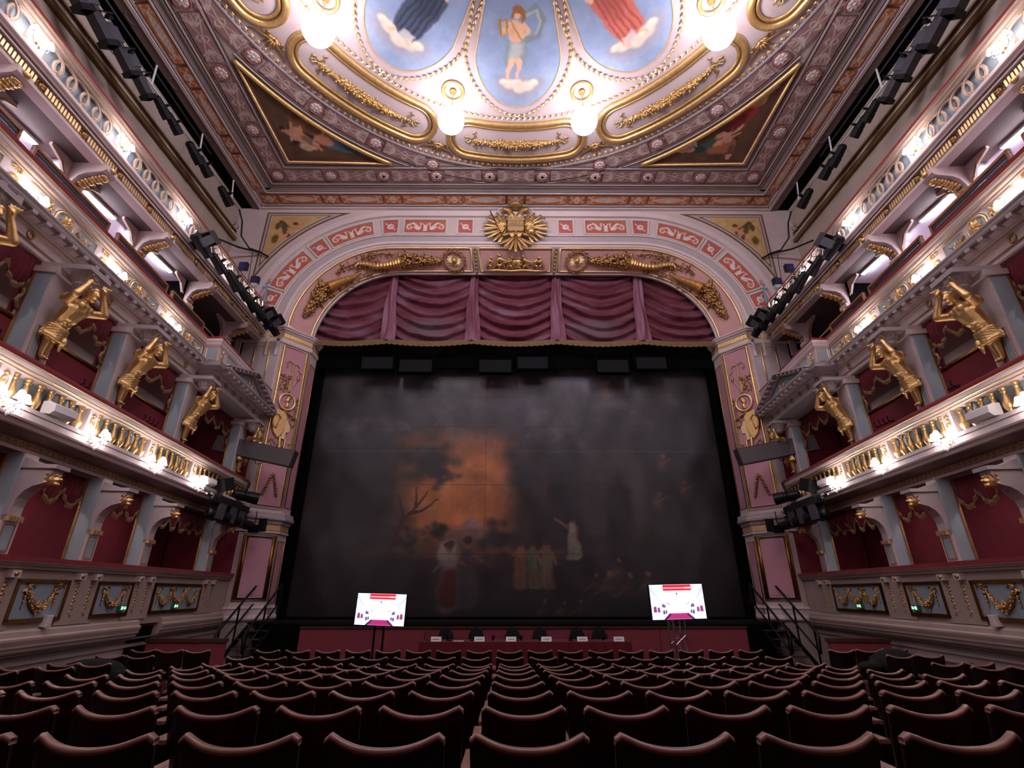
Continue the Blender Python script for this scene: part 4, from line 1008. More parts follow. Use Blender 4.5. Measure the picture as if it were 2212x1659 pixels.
for i, Y in enumerate(PPIER):
    o = pr if i == 0 else copy_tree(pr)
    place(o, (-PW(Y)-.12, Y, 0), WANG, 'cream box pier with gilt lion mask bracket, lowest tier, left wall, '+ORD[i], 'lowest tier piers'); L_THINGS.append(o)
# ---------- scalloped curtains over the boxes
def pelmet(f, y0, y1, d, zt, drop, n, name, label, seed, tails=True):
    t = thing(name, label, 'curtain', LP(f, (y0+y1)/2, d, zt)); N = 40; b = MB(); vs = []; bot = []
    for i in range(N+1):
        u = i/N; y = y0+(y1-y0)*u; sc = abs(sin(u*n*pi))**.75; zb = zt-drop*(.45+.55*sc)
        fold = .03*sin(u*n*pi*9+seed)
        for j in range(7): v = j/6; vs.append(LP(f, y, d+fold*v+.06*sin(v*pi)*sc, zt+(zb-zt)*v))
        bot.append(LP(f, y, d+fold+.01, zb))
    b.add(vs, [(i*7+j, i*7+j+1, (i+1)*7+j+1, (i+1)*7+j) for i in range(N) for j in range(6)]); b.build('drape', 'velvet_dark', t, smooth=True)
    b = MB(); vs = []
    for i, p in enumerate(bot):
        w2 = .075 if i % 2 else .06; vs += [(p[0]+.012, p[1], p[2]+.03), (p[0]+.03, p[1], p[2]-.02), (p[0]+.012, p[1], p[2]-w2)]
    b.add(vs, [(i*3+j, i*3+j+1, i*3+j+4, i*3+j+3) for i in range(N) for j in range(2)]); b.build('fringe', 'fringe', t)
    if tails:
        for yy in (y0+.10, y1-.10):
            b = MB(); vs = []
            for i in range(9):
                u = i/8; z = zt-u*drop*1.75; wd = .08*(1-.4*u)
                for j in range(5): vs.append(LP(f, yy+(j/4-.5)*2*wd, d+.03*(j % 2), z))
            b.add(vs, [(i*5+j, i*5+j+1, (i+1)*5+j+1, (i+1)*5+j) for i in range(8) for j in range(4)]); b.build('tail', 'velvet_dark', t, smooth=True)
            b = MB(); b.tube([LP(f, yy+.03*sin(q), d+.06, zt-drop*1.0-.045*q) for q in range(9)], [.02+.012*(q % 2) for q in range(9)], 6); b.build('tassel', 'fringe', t, smooth=True)
    L_THINGS.append(t); return t
for i in range(len(PPIER)-1):
    pelmet(PW, PPIER[i+1]+.18, PPIER[i]-.18, -.45, 3.74, .50, 3 if i else 6, 'box_pelmet', 'scalloped dark box pelmet, lowest tier, left wall, '+ORD[i], i, False)

# ---------- first balcony
t = thing('first_balcony', 'first balcony front with gilt balusters and meander band, left wall', 'balcony', (-G1(10), 10, 3.8)); L_THINGS.append(t); BAL1 = t
GE = 14.72
band(G1, YB, GE, -.28, .045, 4.845, 4.925).build('velvet_rail', 'velvet', t)
MB().sweep(lwall(G1, YB, GE), [(-.26, 4.69), (.01, 4.69), (.01, 4.72), (.035, 4.75), (.05, 4.78), (.055, 4.82), (.04, 4.845), (-.26, 4.845)]).build('rail_moulding', 'plaster_pale', t)
b = MB(); 
for d, z, r in ((.035, 4.745, .014), (.05, 4.838, .012), (.012, 4.70, .008)): b.tube([LP(G1, YB, d, z), LP(G1, GE, d, z)], r, 5)
b.build('gilt_lines', 'gold_pale', t)
band(G1, YB, GE, -.20, -.15, 4.2, 4.7).build('backing', 'blue_panel', t)
MB().sweep(lwall(G1, YB, GE), [(-.2, 4.00), (.03, 4.0), (.05, 4.03), (.05, 4.055), (.095, 4.065), (.11, 4.09), (.11, 4.172), (.10, 4.178), (.10, 4.184), (.12, 4.19), (.12, 4.25), (.08, 4.262), (-.2, 4.262)]).build('ledge', 'plaster_pale', t)
MB().sweep(lwall(G1, YB, GE), [(-.3, 3.93), (-.26, 3.94), (-.16, 3.95), (-.08, 3.97), (-.03, 3.985), (.02, 3.985), (.02, 4.0), (-.3, 4.0)]).build('cove', 'taupe', t)
band(G1, YB, GE, -.35, -.27, 3.82, 3.935).build('meander_strip', 'taupe', t)
MB().sweep(lwall(G1, YB, GE), [(-.35, 3.77), (-.25, 3.77), (-.24, 3.80), (-.26, 3.825), (-.35, 3.825)]).build('lower_edge', 'plaster', t)
b = MB(); P_ = .125; w_ = .012
Y = 2.0
while Y < GE-.1:
    for (a, c, z0, z1) in ((0, w_, 3.83, 3.925), (0, .085, 3.913, 3.925), (.073, .085, 3.85, 3.925), (.035, .085, 3.85, 3.862), (.035, .047, 3.85, 3.892), (.098, .11, 3.83, 3.925)):
        band(G1, Y+a, Y+c, -.27, -.262, z0, z1, b)
    Y += P_
mo = b.build('meander_lines', 'stucco_gold', t); mo['kind'] = 'stuff'
PED = [13.2+.02, 11.43, 9.65, 7.85, 6.07, 4.3, 2.5]
bal = MB().lathe([(.045, 0), (.05, .02), (.035, .035), (.03, .05), (.055, .09), (.072, .14), (.066, .18), (.045, .24), (.032, .31), (.03, .345), (.045, .355), (.03, .368), (.05, .39), (.052, .425)], 12).build('baluster', 'gold', t, smooth=True, origin=(0, 0, 0))
firstb = True
for i, Y in enumerate(PED):
    band(G1, Y-.11, Y+.11, -.17, .0, 4.262, 4.69).build('pedestal', 'plaster_pale', t)
    b = MB()
    b.tube([LP(G1, Y+.05*cos(a), .01, 4.48+.07*sin(a)) for a in np.linspace(0, 2*pi, 15)[:-1]], .009, 5, closed=True); b.ell(LP(G1, Y, .005, 4.48), (.012, .022, .035))
    for q in range(5): a = R(30+30*q); b.leaf(LP(G1, Y, .008, 4.57), (.1, cos(a), sin(a)), (1, 0, 0), .07, .03)
    for g in (-1, 1): b.tube([LP(G1, Y+g*.0, .008, 4.40), LP(G1, Y+g*.05, .01, 4.37), LP(G1, Y+g*.04, .01, 4.33), LP(G1, Y+g*.01, .01, 4.32)], .008, 4)
    b.build('ornament', 'gold', t, smooth=True)
    ynext = PED[i-1] if i else 14.75
    n = 7 if i else 6
    for k in range(n):
        yy = Y+.11+(ynext-Y-.22)*(k+.5)/n; loc = (-G1(yy)-.075+G1(10), yy-10, 4.264-3.8)
        if firstb: bal.location = loc; firstb = False
        else: share(bal, t, loc)
# piers of the first balcony
APIER = [14.1, 10.9, 8.5, 6.6, 4.75, 2.9]
pr = local('box_pier', 'x', 'pillar')
b = MB(); b.box(-.26, 0, -.22, .22, 3.95, 6.62); b.box(-.30, .05, -.26, .26, 6.42, 6.52); b.build('shaft', 'plaster', pr, origin=(0, 0, 0))
b = MB(); b.box(-.25, -.03, -.236, -.218, 4.9, 6.40); b.box(-.005, .012, -.16, -.03, 4.95, 5.55); b.box(-.005, .012, .04, .17, 4.95, 5.55); b.build('blue_face', 'blue_panel', pr, origin=(0, 0, 0))
b = MB(); b.box(-.285, -.25, -.25, -.215, 4.9, 6.4)
for a, c in ((-.16, -.03), (.04, .17)): b.tube([(.012, a, 4.95), (.012, c, 4.95), (.012, c, 5.55), (.012, a, 5.55)], .007, 4, closed=True)
b.build('gold_edge', 'gold_old', pr, origin=(0, 0, 0))
b = MB(); b.lathe([(.10, 6.28), (.13, 6.33), (.12, 6.36), (.16, 6.42), (.18, 6.46), (.19, 6.52)], 14, Matrix.Translation((.26, 0, 0))); b.box(-.1, .48, -.24, .24, 6.52, 6.60); b.build('capital', 'plaster_grey', pr, smooth=False, origin=(0, 0, 0))
b = MB()
for k in range(14): a = 2*pi*k/14; b.ell((.26+.175*cos(a), .175*sin(a), 6.45), .016, n=5, m=4)
b.build('bead_ring', 'gold_old', pr, origin=(0, 0, 0))
W1 = math.atan(.117)
for i, Y in enumerate(APIER):
    o = pr if i == 0 else copy_tree(pr)
    place(o, (-G1(Y)-.22, Y, 0), W1, 'cream and blue pier behind atlas figure, left wall, '+ORD[i], 'first balcony piers'); L_THINGS.append(o)
for i in range(len(APIER)-1):
    pelmet(G1, APIER[i+1]+.24, APIER[i]-.24, -.55, 6.62, .55, 3 if i else 5, 'box_pelmet', 'red pelmet with gold fringe, first balcony, left wall, '+ORD[i], i+3)
# small lamps in the box ceilings
for tier, f, PP, zc, nm in ((0, PW, PPIER, 3.70, 'lowest tier'), (1, G1, APIER, 6.60, 'first balcony')):
    for i in range(len(PP)-1):
        Y = (PP[i]+PP[i+1])/2; c = LP(f, Y, -1.0, zc); t2 = thing('box_lamp', 'small round lamp in the box ceiling, %s, left wall, %s' % (nm, ORD[i]), 'lamp', c); L_THINGS.append(t2)
        MB().lathe([(.09, 0), (.09, .05)], 14, Matrix.Translation(c)).build('rim', 'white_paint', t2); MB().lathe([(.075, -.012), (.08, 0)], 14, Matrix.Translation(c)).build('glow_disc', 'box_glow', t2)
# coat hooks
for i in range(1, 5):
    Y = (APIER[i]+APIER[i-1])/2+(.2 if i > 1 else -.3); t2 = thing('coat_rack', 'dark coat hook rail on red box wall, left wall, '+ORD[i-1], 'coat rack', (-G1(Y)-1.93, Y, 5.92)); L_THINGS.append(t2)
    b = MB(); b.tube([(-G1(Y)-1.9, Y-.32, 5.92), (-G1(Y)-1.9, Y+.32, 5.92)], .014, 5); b.build('bar', 'black_metal', t2)
    for k in range(4 if i != 2 else 2): 
        b = MB(); y = Y-.24+.16*k; b.tube([(-G1(Y)-1.9, y, 5.92), (-G1(Y)-1.84, y, 5.94), (-G1(Y)-1.82, y+.01, 6.00), (-G1(Y)-1.85, y+.02, 6.07)], .013, 5); b.build('hook', 'black_metal', t2)

# ---------- atlas figures (gilt): torso bent forward, arms raised to the capital, drapery, tapering leg block
b = MB()
T = lambda x, y, z: (x, y, z)
b.cap((.02, 0, .40), (.06, 0, .55), .13, .135); b.cap((.06, 0, .55), (.14, 0, .76), .14, .175); b.ell((.15, 0, .80), (.14, .24, .12))
for g in (-1, 1):
    b.ell((.235, g*.085, .79), (.075, .095, .075)); b.ell((.20, g*.05, .66), (.06, .06, .05)); b.ell((.17, g*.05, .57), (.06, .055, .045)); b.ell((.13, g*.05, .48), (.06, .055, .045))
    b.cap((.14, g*.22, .82), (.30, g*.34, .86), .075, .06); b.cap((.30, g*.34, .86), (.24, g*.20, 1.10), .062, .042)
    b.cap((.24, g*.20, 1.10), (.22, g*.16, 1.19), .042, .045)
    b.ell((.12, g*.235, .84), (.09, .085, .085)); b.ell((.22, g*.285, .85), (.07, .07, .055))
b.cap((.15, 0, .88), (.20, 0, .96), .065, .06); b.ell((.23, 0, 1.03), (.095, .078, .11)); b.ell((.315, 0, 1.02), (.03, .02, .03)); b.ell((.28, 0, .955), (.055, .05, .05))
for k in range(16): a = 2.4*k; b.ell((.20+.08*cos(a)*.8, .07*sin(a), 1.10+.02*cos(a*2)), .036, n=6, m=4)
for g in (-1, 1):
    for k in range(4): b.cap((.22, g*(.12+.03*k), 1.19), (.20+.02*k, g*(.12+.035*k), 1.285), .018, .014, 6)
    b.cap((.26, g*.13, 1.17), (.25, g*.07, 1.21), .02, .015, 6)
# drapery
st_i = b.n()
for k in range(7): b.tube([(.02+.15*sin(a)*1.0, .17*cos(a)*(1+.02*k), .40-.028*k+.02*sin(3*a+k)) for a in np.linspace(0, pi, 9)], .032, 6)
b.ell((.05, 0, .30), (.13, .15, .13)); b.ell((.16, .10, .25), (.06, .06, .07)); b.cap((.15, .1, .24), (.12, .13, .10), .045, .02)
b.cap((.05, .035, .25), (.03, .03, -.04), .07, .035); b.cap((.05, -.035, .25), (.03, -.025, -.04), .07, .035); b.ell((.07, .03, -.08), (.05, .03, .03)); b.ell((.07, -.025, -.08), (.05, .03, .03))
b.v = [(x+.22*max(0, z-.28), y, z) for x, y, z in b.v]
at = thing('atlas_figure', 'x', 'statue')
melt(b, 'body', .0115, 'gold', at, 2, origin=(0, 0, 0))
for i, Y in enumerate(APIER[:5]):
    o = at if i == 0 else copy_tree(at)
    place(o, (-G1(Y)-.19, Y+.03, 5.17), W1, 'gilt muscular atlas figure with raised arms, left wall, '+ORD[i], 'atlas figures'); o.scale = (1, 1, 1); L_THINGS.append(o)

# ---------- second balcony
t = thing('second_balcony', 'second balcony front with gilt rosettes, blue panels and modillion cornice, left wall', 'balcony', (-G2(8), 8, 6.65)); L_THINGS.append(t)
KE = 11.12
def runs(f, prof, name, mat, ends=(YB, KE)): return MB().sweep(lwall(f, *ends), prof).build(name, mat, t)
band(G2, YB, KE, -.26, .04, 7.82, 7.89).build('velvet_rail', 'velvet', t)
runs(G2, [(-.2, 7.60), (.0, 7.60), (.01, 7.64), (.03, 7.66), (.03, 7.70), (.05, 7.74), (.05, 7.79), (.03, 7.82), (-.2, 7.82)], 'rail_moulding', 'plaster')
b = MB()
for d, z, r in ((.035, 7.665, .012), (.055, 7.785, .014), (.012, 7.605, .008)): b.tube([LP(G2, YB, d, z), LP(G2, KE, d, z)], r, 5)
b.build('gilt_lines', 'gold_pale', t)
band(G2, YB, KE, -.2, -.01, 7.16, 7.61).build('parapet_wall', 'plaster_pale', t)
runs(G2, [(-.2, 7.02), (.22, 7.035), (.24, 7.06), (.24, 7.10), (.27, 7.12), (.27, 7.145), (.10, 7.165), (.02, 7.18), (-.2, 7.18)], 'cornice', 'plaster_grey')
runs(G2, [(-.3, 6.66), (-.04, 6.66), (-.04, 6.74), (-.02, 6.75), (-.02, 6.90), (.02, 6.93), (.06, 6.95), (.06, 6.98), (.14, 7.02), (-.3, 7.03)], 'frieze', 'plaster')
b = MB()
for d, z in ((-.015, 6.745), (.03, 6.925)): b.tube([LP(G2, YB, d, z), LP(G2, KE, d, z)], .009, 4)
b.build('gilt_lines', 'gold_old', t)
MB().sweep(lwall(G2, YB, KE), [(-.02, 7.015), (.21, 7.025), (.21, 7.034), (-.02, 7.03)]).build('cornice_soffit', 'taupe', t)
md = MB().box(-.10, .10, -.045, .045, -.045, .02).build('modillion', 'plaster_grey', t, origin=(0, 0, 0)); q0 = True
Y = 3.0
while Y < KE-.1:
    loc = (-G2(Y)+.13+G2(8), Y-8, 7.03-6.65)
    if q0: md.location = loc; q0 = False
    else: share(md, t, loc)
    Y += .27
for k in range(9):
    Y = 10.6-.92*k; b = MB(); b.tube([LP(G2, Y+.055*cos(a), -.005, 6.83+.055*sin(a)) for a in np.linspace(0, 2*pi, 13)[:-1]], [.014 if q % 2 else .019 for q in range(12)], 5, closed=True); b.build('wreath', 'gold_old', t, smooth=True)
ROS = [10.30, 8.35, 6.40, 4.45, 2.5]
for i, Y in enumerate(ROS):
    b = MB(); b.lathe([(.165, 0), (.165, .012)], 22, Matrix.Translation(LP(G2, Y, -.012, 7.39)) @ rotm(0, pi/2)); disc = b.build('roundel', 'blue_panel', t)
    b = MB(); b.tube([LP(G2, Y+.185*cos(a), 0, 7.39+.185*sin(a)) for a in np.linspace(0, 2*pi, 25)[:-1]], .022, 6, closed=True); b.build('roundel_ring', 'gold_pale', disc, smooth=True)
    b = MB(); b.tube([LP(G2, Y+.225*cos(a), -.01, 7.39+.225*sin(a)) for a in np.linspace(0, 2*pi, 25)[:-1]], .018, 6, closed=True); b.build('roundel_ring', 'plaster_pale', disc, smooth=True)
    b = MB()
    for k in range(9): a = 2*pi*k/9; b.leaf(LP(G2, Y, .02, 7.39), (.25, cos(a), sin(a)), (1, 0, 0), .135, .085, .045); b.leaf(LP(G2, Y, .045, 7.39), (.4, cos(a+.3), sin(a+.3)), (1, 0, 0), .08, .05, .03)
    b.ell(LP(G2, Y, .06, 7.39), .03); b.build('rosette', 'gold', disc, smooth=False)
    for g in (-1, 1):
        a, c = (Y+.29, Y+.72) if g > 0 else (Y-.72, Y-.29)
        p = band(G2, a, c, -.012, .0, 7.24, 7.54).build('panel', 'blue_panel', t)
        b = MB(); b.tube([LP(G2, a, .005, 7.24), LP(G2, c, .005, 7.24), LP(G2, c, .005, 7.54), LP(G2, a, .005, 7.54)], .013, 5, closed=True); b.build('panel_frame', 'gold_pale', p)
        b = MB(); m_ = (a+c)/2
        rr = random.Random(int(Y*10)+g)
        for k in range(26): u = rr.random(); an = rr.uniform(0, 6.3); b.leaf(LP(G2, Y+g*(.27+.30*u), .01, 7.38+rr.uniform(-.11, .09)*(1-.5*u)), (.4, cos(an), sin(an)), (1, 0, 0), .08, .035)
        b.tube([LP(G2, Y+g*.27, .015, 7.44), LP(G2, Y+g*.36, .02, 7.35), LP(G2, Y+g*.46, .02, 7.36), LP(G2, Y+g*.56, .015, 7.30)], [.022, .02, .015, .008], 5); b.build('spray', 'gold', p)
    Y2 = Y-.975
    b = MB(); b.tube([LP(G2, Y2+.075*cos(a), 0, 7.36+.075*sin(a)) for a in np.linspace(0, 2*pi, 19)[:-1]], .010, 5, closed=True); b.tube([LP(G2, Y2+.05*cos(a), 0, 7.36+.05*sin(a)) for a in np.linspace(0, 2*pi, 15)[:-1]], .008, 5, closed=True); b.ell(LP(G2, Y2, 0, 7.36), (.012, .03, .03))
    for k in range(7): a = R(200+23*k); b.leaf(LP(G2, Y2, .0, 7.58), (.1, cos(a), sin(a)), (1, 0, 0), .12, .04)
    b.build('ornament', 'gold', t)
# wooden guard rails behind the second balcony
for i, (a, c) in enumerate(((9.5, 11.0), (7.55, 9.3), (5.55, 7.3), (3.6, 5.3))):
    t2 = thing('guard_rail', 'wooden guard board above second balcony rail, left wall, '+ORD[i], 'railing', LP(G2, (a+c)/2, -.2, 7.88)); L_THINGS.append(t2)
    band(G2, a, c, -.12, -.06, 8.13, 8.175).build('top_board', 'wood_guard', t2); b = band(G2, a, c, -.11, -.08, 8.07, 8.11); band(G2, a, c, -.11, -.08, 8.00, 8.04, b); b.build('slat', 'grey_dark', t2)
    b = MB(); 
    for y in (a+.02, c-.02): band(G2, y-.02, y+.02, -.12, -.06, 7.86, 8.17, b)
    b.build('post', 'wood_guard', t2)
# ---------- stage box with pediment at the end of the second balcony
t = thing('pediment_box', 'projecting stage box with triangular pediment above the first balcony, left wall', 'balcony', (-7.6, 12.9, 6.65)); L_THINGS.append(t)
def GB(Y): return 7.51-.1*11.15+.1*Y
bp = polypath([(-G2(KE), KE), (-GB(11.2), 11.12), (-GB(14.70), 14.70)])
def bsweep(prof, name, mat): return MB().sweep(bp, prof).build(name, mat, t)
bsweep([(-.26, 7.80), (.03, 7.80), (.03, 7.86), (-.26, 7.86)], 'velvet_rail', 'velvet')
bsweep([(-.2, 7.56), (.0, 7.58), (.03, 7.64), (.03, 7.69), (.05, 7.74), (.05, 7.78), (.03, 7.80), (-.2, 7.80)], 'rail_moulding', 'plaster')
bsweep([(-.2, 7.1), (-.01, 7.1), (-.01, 7.6), (-.2, 7.6)], 'parapet_wall', 'plaster')
bsweep([(-.6, 6.66), (-.04, 6.66), (-.02, 6.75), (-.02, 6.88), (.05, 6.92), (.05, 6.95), (.22, 6.98), (.24, 7.04), (.26, 7.07), (-.6, 7.08)], 'entablature', 'plaster_grey')
b = MB(); b.box(-GB(11.12)-.30, -GB(11.12)-.05, 11.10, 11.115, 7.22, 7.54); b.build('panel', 'blue_panel', t)
b = MB(); b.tube([(-GB(11.12)-.30, 11.105, 7.22), (-GB(11.12)-.05, 11.105, 7.22), (-GB(11.12)-.05, 11.105, 7.54), (-GB(11.12)-.30, 11.105, 7.54)], .012, 5, closed=True); b.build('panel_frame', 'gold_pale', t)
for a, c in ((11.55, 12.2), (13.6, 14.3)):
    p = band(GB, a, c, -.01, .004, 7.2, 7.54).build('panel', 'blue_panel', t); b = MB(); b.tube([LP(GB, a, .006, 7.2), LP(GB, c, .006, 7.2), LP(GB, c, .006, 7.54), LP(GB, a, .006, 7.54)], .012, 5, closed=True); b.build('panel_frame', 'gold_pale', p)
for y in (11.32, 14.45):
    b = MB(); b.tube([LP(GB, y+.06*cos(a), .01, 7.36+.06*sin(a)) for a in np.linspace(0, 2*pi, 15)[:-1]], .012, 5, closed=True); b.ell(LP(GB, y, .01, 7.36), .025)
    for k in range(5): a = R(210+30*k); b.leaf(LP(GB, y, .01, 7.56), (.1, cos(a), sin(a)), (1, 0, 0), .1, .035)
    b.build('ornament', 'gold', t)
# pediment
ya, yb, ym = 11.14, 14.66, 12.9; zb_, za = 7.05, 7.62
b = MB(); b.prism([(ya+.25, zb_), (yb-.25, zb_), (ym, za-.08)], lambda y, z: LP(GB, y, .0, z), lambda y, z: LP(GB, y, .12, z)); b.build('tympanum', 'blue_panel', t)
def rake_piece(y0, z0, y1, z1, d0, d1, th):
    b = MB(); b.hexa([LP(GB, y0, d0, z0), LP(GB, y0, d1, z0), LP(GB, y0, d1, z0+th), LP(GB, y0, d0, z0+th)], [LP(GB, y1, d0, z1), LP(GB, y1, d1, z1), LP(GB, y1, d1, z1+th), LP(GB, y1, d0, z1+th)]); return b
for (y0, z0, y1, z1) in ((ya, zb_+.02, ym, za), (yb, zb_+.02, ym, za)):
    rake_piece(y0, z0, y1, z1, 0, .34, .05).build('raking_cornice', 'plaster_grey', t); rake_piece(y0, z0-.06, y1, z1-.06, 0, .20, .06).build('raking_moulding', 'plaster', t)
    for k in range(7): u = (k+.7)/7.6; y, z = y0+(y1-y0)*u, z0+(z1-z0)*u; b = MB(); i0 = 0; b.box(-.07, .07, -.045, .045, -.05, .0); b.xf(Matrix.Translation(LP(GB, y, .25, z))); b.build('modillion', 'plaster', t)
MB().sweep(polypath([(-GB(ya), ya), (-GB(yb), yb)]), [(0, 7.0), (.30, 7.0), (.33, 7.03), (.33, 7.06), (0, 7.07)]).build('base_cornice', 'plaster_grey', t)
for k in range(12): b = MB(); b.box(-.09, .09, -.045, .045, -.05, .0); b.xf(Matrix.Translation(LP(GB, ya+.2+.285*k, .20, 6.99))); b.build('modillion', 'plaster', t)
for k in range(7): Y = 11.4+.48*k; b = MB(); b.tube([LP(GB, Y+.05*cos(a), .0, 6.82+.05*sin(a)) for a in np.linspace(0, 2*pi, 13)[:-1]], [.013 if q % 2 else .018 for q in range(12)], 5, closed=True); b.build('wreath', 'gold_old', t, smooth=True)
b = MB(); b.tube([LP(GB, ym+.11*cos(a), .14, 7.30+.13*sin(a)) for a in np.linspace(0, 2*pi, 17)[:-1]], .022, 6, closed=True)
for g in (-1, 1): b.tube([LP(GB, ym+g*.1, .14, 7.22), LP(GB, ym+g*.3, .14, 7.16), LP(GB, ym+g*.45, .14, 7.14)], [.03, .03, .01], 6)
b.build('cartouche', 'gold', t, smooth=True)
# brass rail on the stage box
t2 = thing('brass_rail', 'brass scroll-ended rail on the dark end box of the second balcony, left wall', 'railing', LP(G2, 10.9, -.2, 7.88)); L_THINGS.append(t2)
b = MB(); b.tube([LP(G2, 10.62, -.25, 8.28), LP(G2, 12.2, -.28, 8.28)], .016, 6); b.build('bar', 'gold_pale', t2)
b = MB()
for y in (10.62, 12.2): b.tube([LP(G2, y, -.25, 7.88), LP(G2, y, -.25, 8.2)]+[LP(G2, y+.0+.06*cos(a), -.25, 8.26+.06*sin(a)) for a in np.linspace(pi, -pi, 10)], .013, 5)
b.build('scroll', 'gold_pale', t2)

# ---------- posts and consoles under the third balcony
GP = [13.6, 11.45, 9.42, 7.42, 5.42, 3.4]
pr = local('gallery_post', 'x', 'pillar')
b = MB(); b.box(-.13, .0, -.12, .12, 6.95, 8.95); b.box(-.2, .06, -.15, .15, 8.95, 9.05); b.build('shaft', 'plaster', pr, origin=(0, 0, 0))
b = MB(); prof = [(-.2, 9.05), (0, 9.05), (.03, 9.2), (.10, 9.34), (.22, 9.42), (.40, 9.45), (.52, 9.47), (.58, 9.53), (.58, 9.64), (.54, 9.67), (-.2, 9.67)]
b.prism(prof, lambda x, z: (x, -.14, z), lambda x, z: (x, .14, z)); b.build('console', 'plaster', pr, origin=(0, 0, 0))
b = MB()
for k in range(9):
    u = k/8; x = .02+.46*u; z = 9.16+.28*math.sqrt(u); b.ell((x+.02, 0, z-.02), (.05, .10, .03), n=8, m=5); b.leaf((x, 0, z-.03), (.5, .5*(-1)**k, -.3), (.3, 0, -1), .12, .08)
b.build('acanthus', 'gold', pr, smooth=True, origin=(0, 0, 0))
b = MB(); b.ell((.05, 0, 8.90), (.06, .08, .07)); b.build('knob', 'gold', pr, smooth=True, origin=(0, 0, 0)); b = MB(); b.ell((.60, 0, 9.60), (.03, .07, .05)); b.build('boss', 'gold', pr, smooth=True, origin=(0, 0, 0))
b = MB()
for g in (-1, 1):
    b.prism([(g*.12, 9.67), (g*.12, 9.10), (g*.20, 9.30), (g*.34, 9.50), (g*.62, 9.62), (g*.62, 9.67)], lambda y, z: (-.16, y, z), lambda y, z: (-.10, y, z))
b.build('spandrel', 'plaster', pr, origin=(0, 0, 0))
b = MB()
for g in (-1, 1):
    b.tube([(-.09, g*.13, 9.08), (-.09, g*.20, 9.29), (-.09, g*.34, 9.49), (-.09, g*.62, 9.60)], .016, 5)
    for k in range(8): b.leaf((-.09, g*(.16+.03*k), 9.30+.03*k), (.2, g*.5, -.4+.1*k), (1, 0, 0), .09, .05)
b.build('scrollwork', 'gold_old', pr, origin=(0, 0, 0))
for i, Y in enumerate(GP):
    o = pr if i == 0 else copy_tree(pr)
    place(o, (-G3(Y)-.50, Y, 0), math.atan(.042), 'slim post with gilt console under third balcony, left wall, '+ORD[i], 'gallery posts'); L_THINGS.append(o)
# strip lamps in the second gallery
for i, Y in enumerate((10.0, 8.0, 6.0, 4.0)):
    t2 = thing('strip_lamp', 'bright strip lamp behind second balcony, left wall, '+ORD[i], 'lamp', (-9.1, Y, 9.6)); L_THINGS.append(t2)
    b = MB(); b.box(-9.14, -9.04, Y-.8, Y+.8, 9.60, 9.66); b.build('housing', 'white_paint', t2); b = MB(); b.box(-9.12, -9.06, Y-.78, Y+.78, 9.575, 9.60); b.build('tube', 'tube_glow', t2)

# ---------- third balcony
t = thing('third_balcony', 'third balcony front with interlaced rings and gilt fluted band, left wall', 'balcony', (-G3(10), 10, 9.65)); L_THINGS.append(t)
band(G3, YB, 14.68, -.28, .04, 10.80, 10.87).build('velvet_rail', 'velvet', t)
MB().sweep(lwall(G3, YB, 14.68), [(-.2, 10.63), (.0, 10.63), (.01, 10.67), (.04, 10.70), (.04, 10.745), (.06, 10.76), (.06, 10.785), (.03, 10.80), (-.2, 10.80)]).build('rail_moulding', 'plaster', t)
b = MB()
for d, z, r in ((.045, 10.70, .012), (.065, 10.77, .012), (.012, 10.635, .008)): b.tube([LP(G3, YB, d, z), LP(G3, 14.68, d, z)], r, 5)
b.build('gilt_lines', 'gold_pale', t)
band(G3, YB, 14.68, -.22, -.10, 10.05, 10.7).build('backing', 'blue_panel', t)
MB().sweep(lwall(G3, YB, 14.68), [(-.2, 9.90), (.02, 9.90), (.02, 9.95), (.05, 9.96), (.07, 9.99), (.07, 10.01), (.04, 10.03), (.08, 10.05), (.08, 10.09), (.03, 10.11), (.03, 10.17), (-.2, 10.17)]).build('ledge', 'plaster_pale', t)
b = MB()
for d, z in ((.07, 10.0), (.035, 9.95)): b.tube([LP(G3, YB, d, z), LP(G3, 14.68, d, z)], .008, 4)
b.build('gilt_lines', 'gold_old', t)
MB().sweep(lwall(G3, YB, 14.68), [(-.25, 9.64), (-.03, 9.64), (-.03, 9.70), (-.06, 9.71), (-.06, 9.90), (-.25, 9.90)]).build('fluted_band', 'plaster', t)
TP = [13.95, 11.85, 9.72, 7.55, 5.42, 3.3]
ring = MB()
ring.tube([(0, .222*cos(a), .222*sin(a)) for a in np.linspace(0, 2*pi, 25)[:-1]], .024, 6, closed=True); ring = ring.build('ring', 'plaster_pale', t, smooth=True, origin=(0, 0, 0))
ringg = MB(); ringg.tube([(.022, .20*cos(a), .20*sin(a)) for a in np.linspace(0, 2*pi, 25)[:-1]], .006, 4, closed=True); ringg.tube([(.022, .244*cos(a), .244*sin(a)) for a in np.linspace(0, 2*pi, 25)[:-1]], .006, 4, closed=True)
ringg = ringg.build('ring_edge', 'stucco_gold', ring, origin=(0, 0, 0))
stud = MB(); stud.ell((0, 0, 0), (.02, .026, .026)); stud = stud.build('stud', 'gold', t, smooth=True, origin=(0, 0, 0))
q0 = True
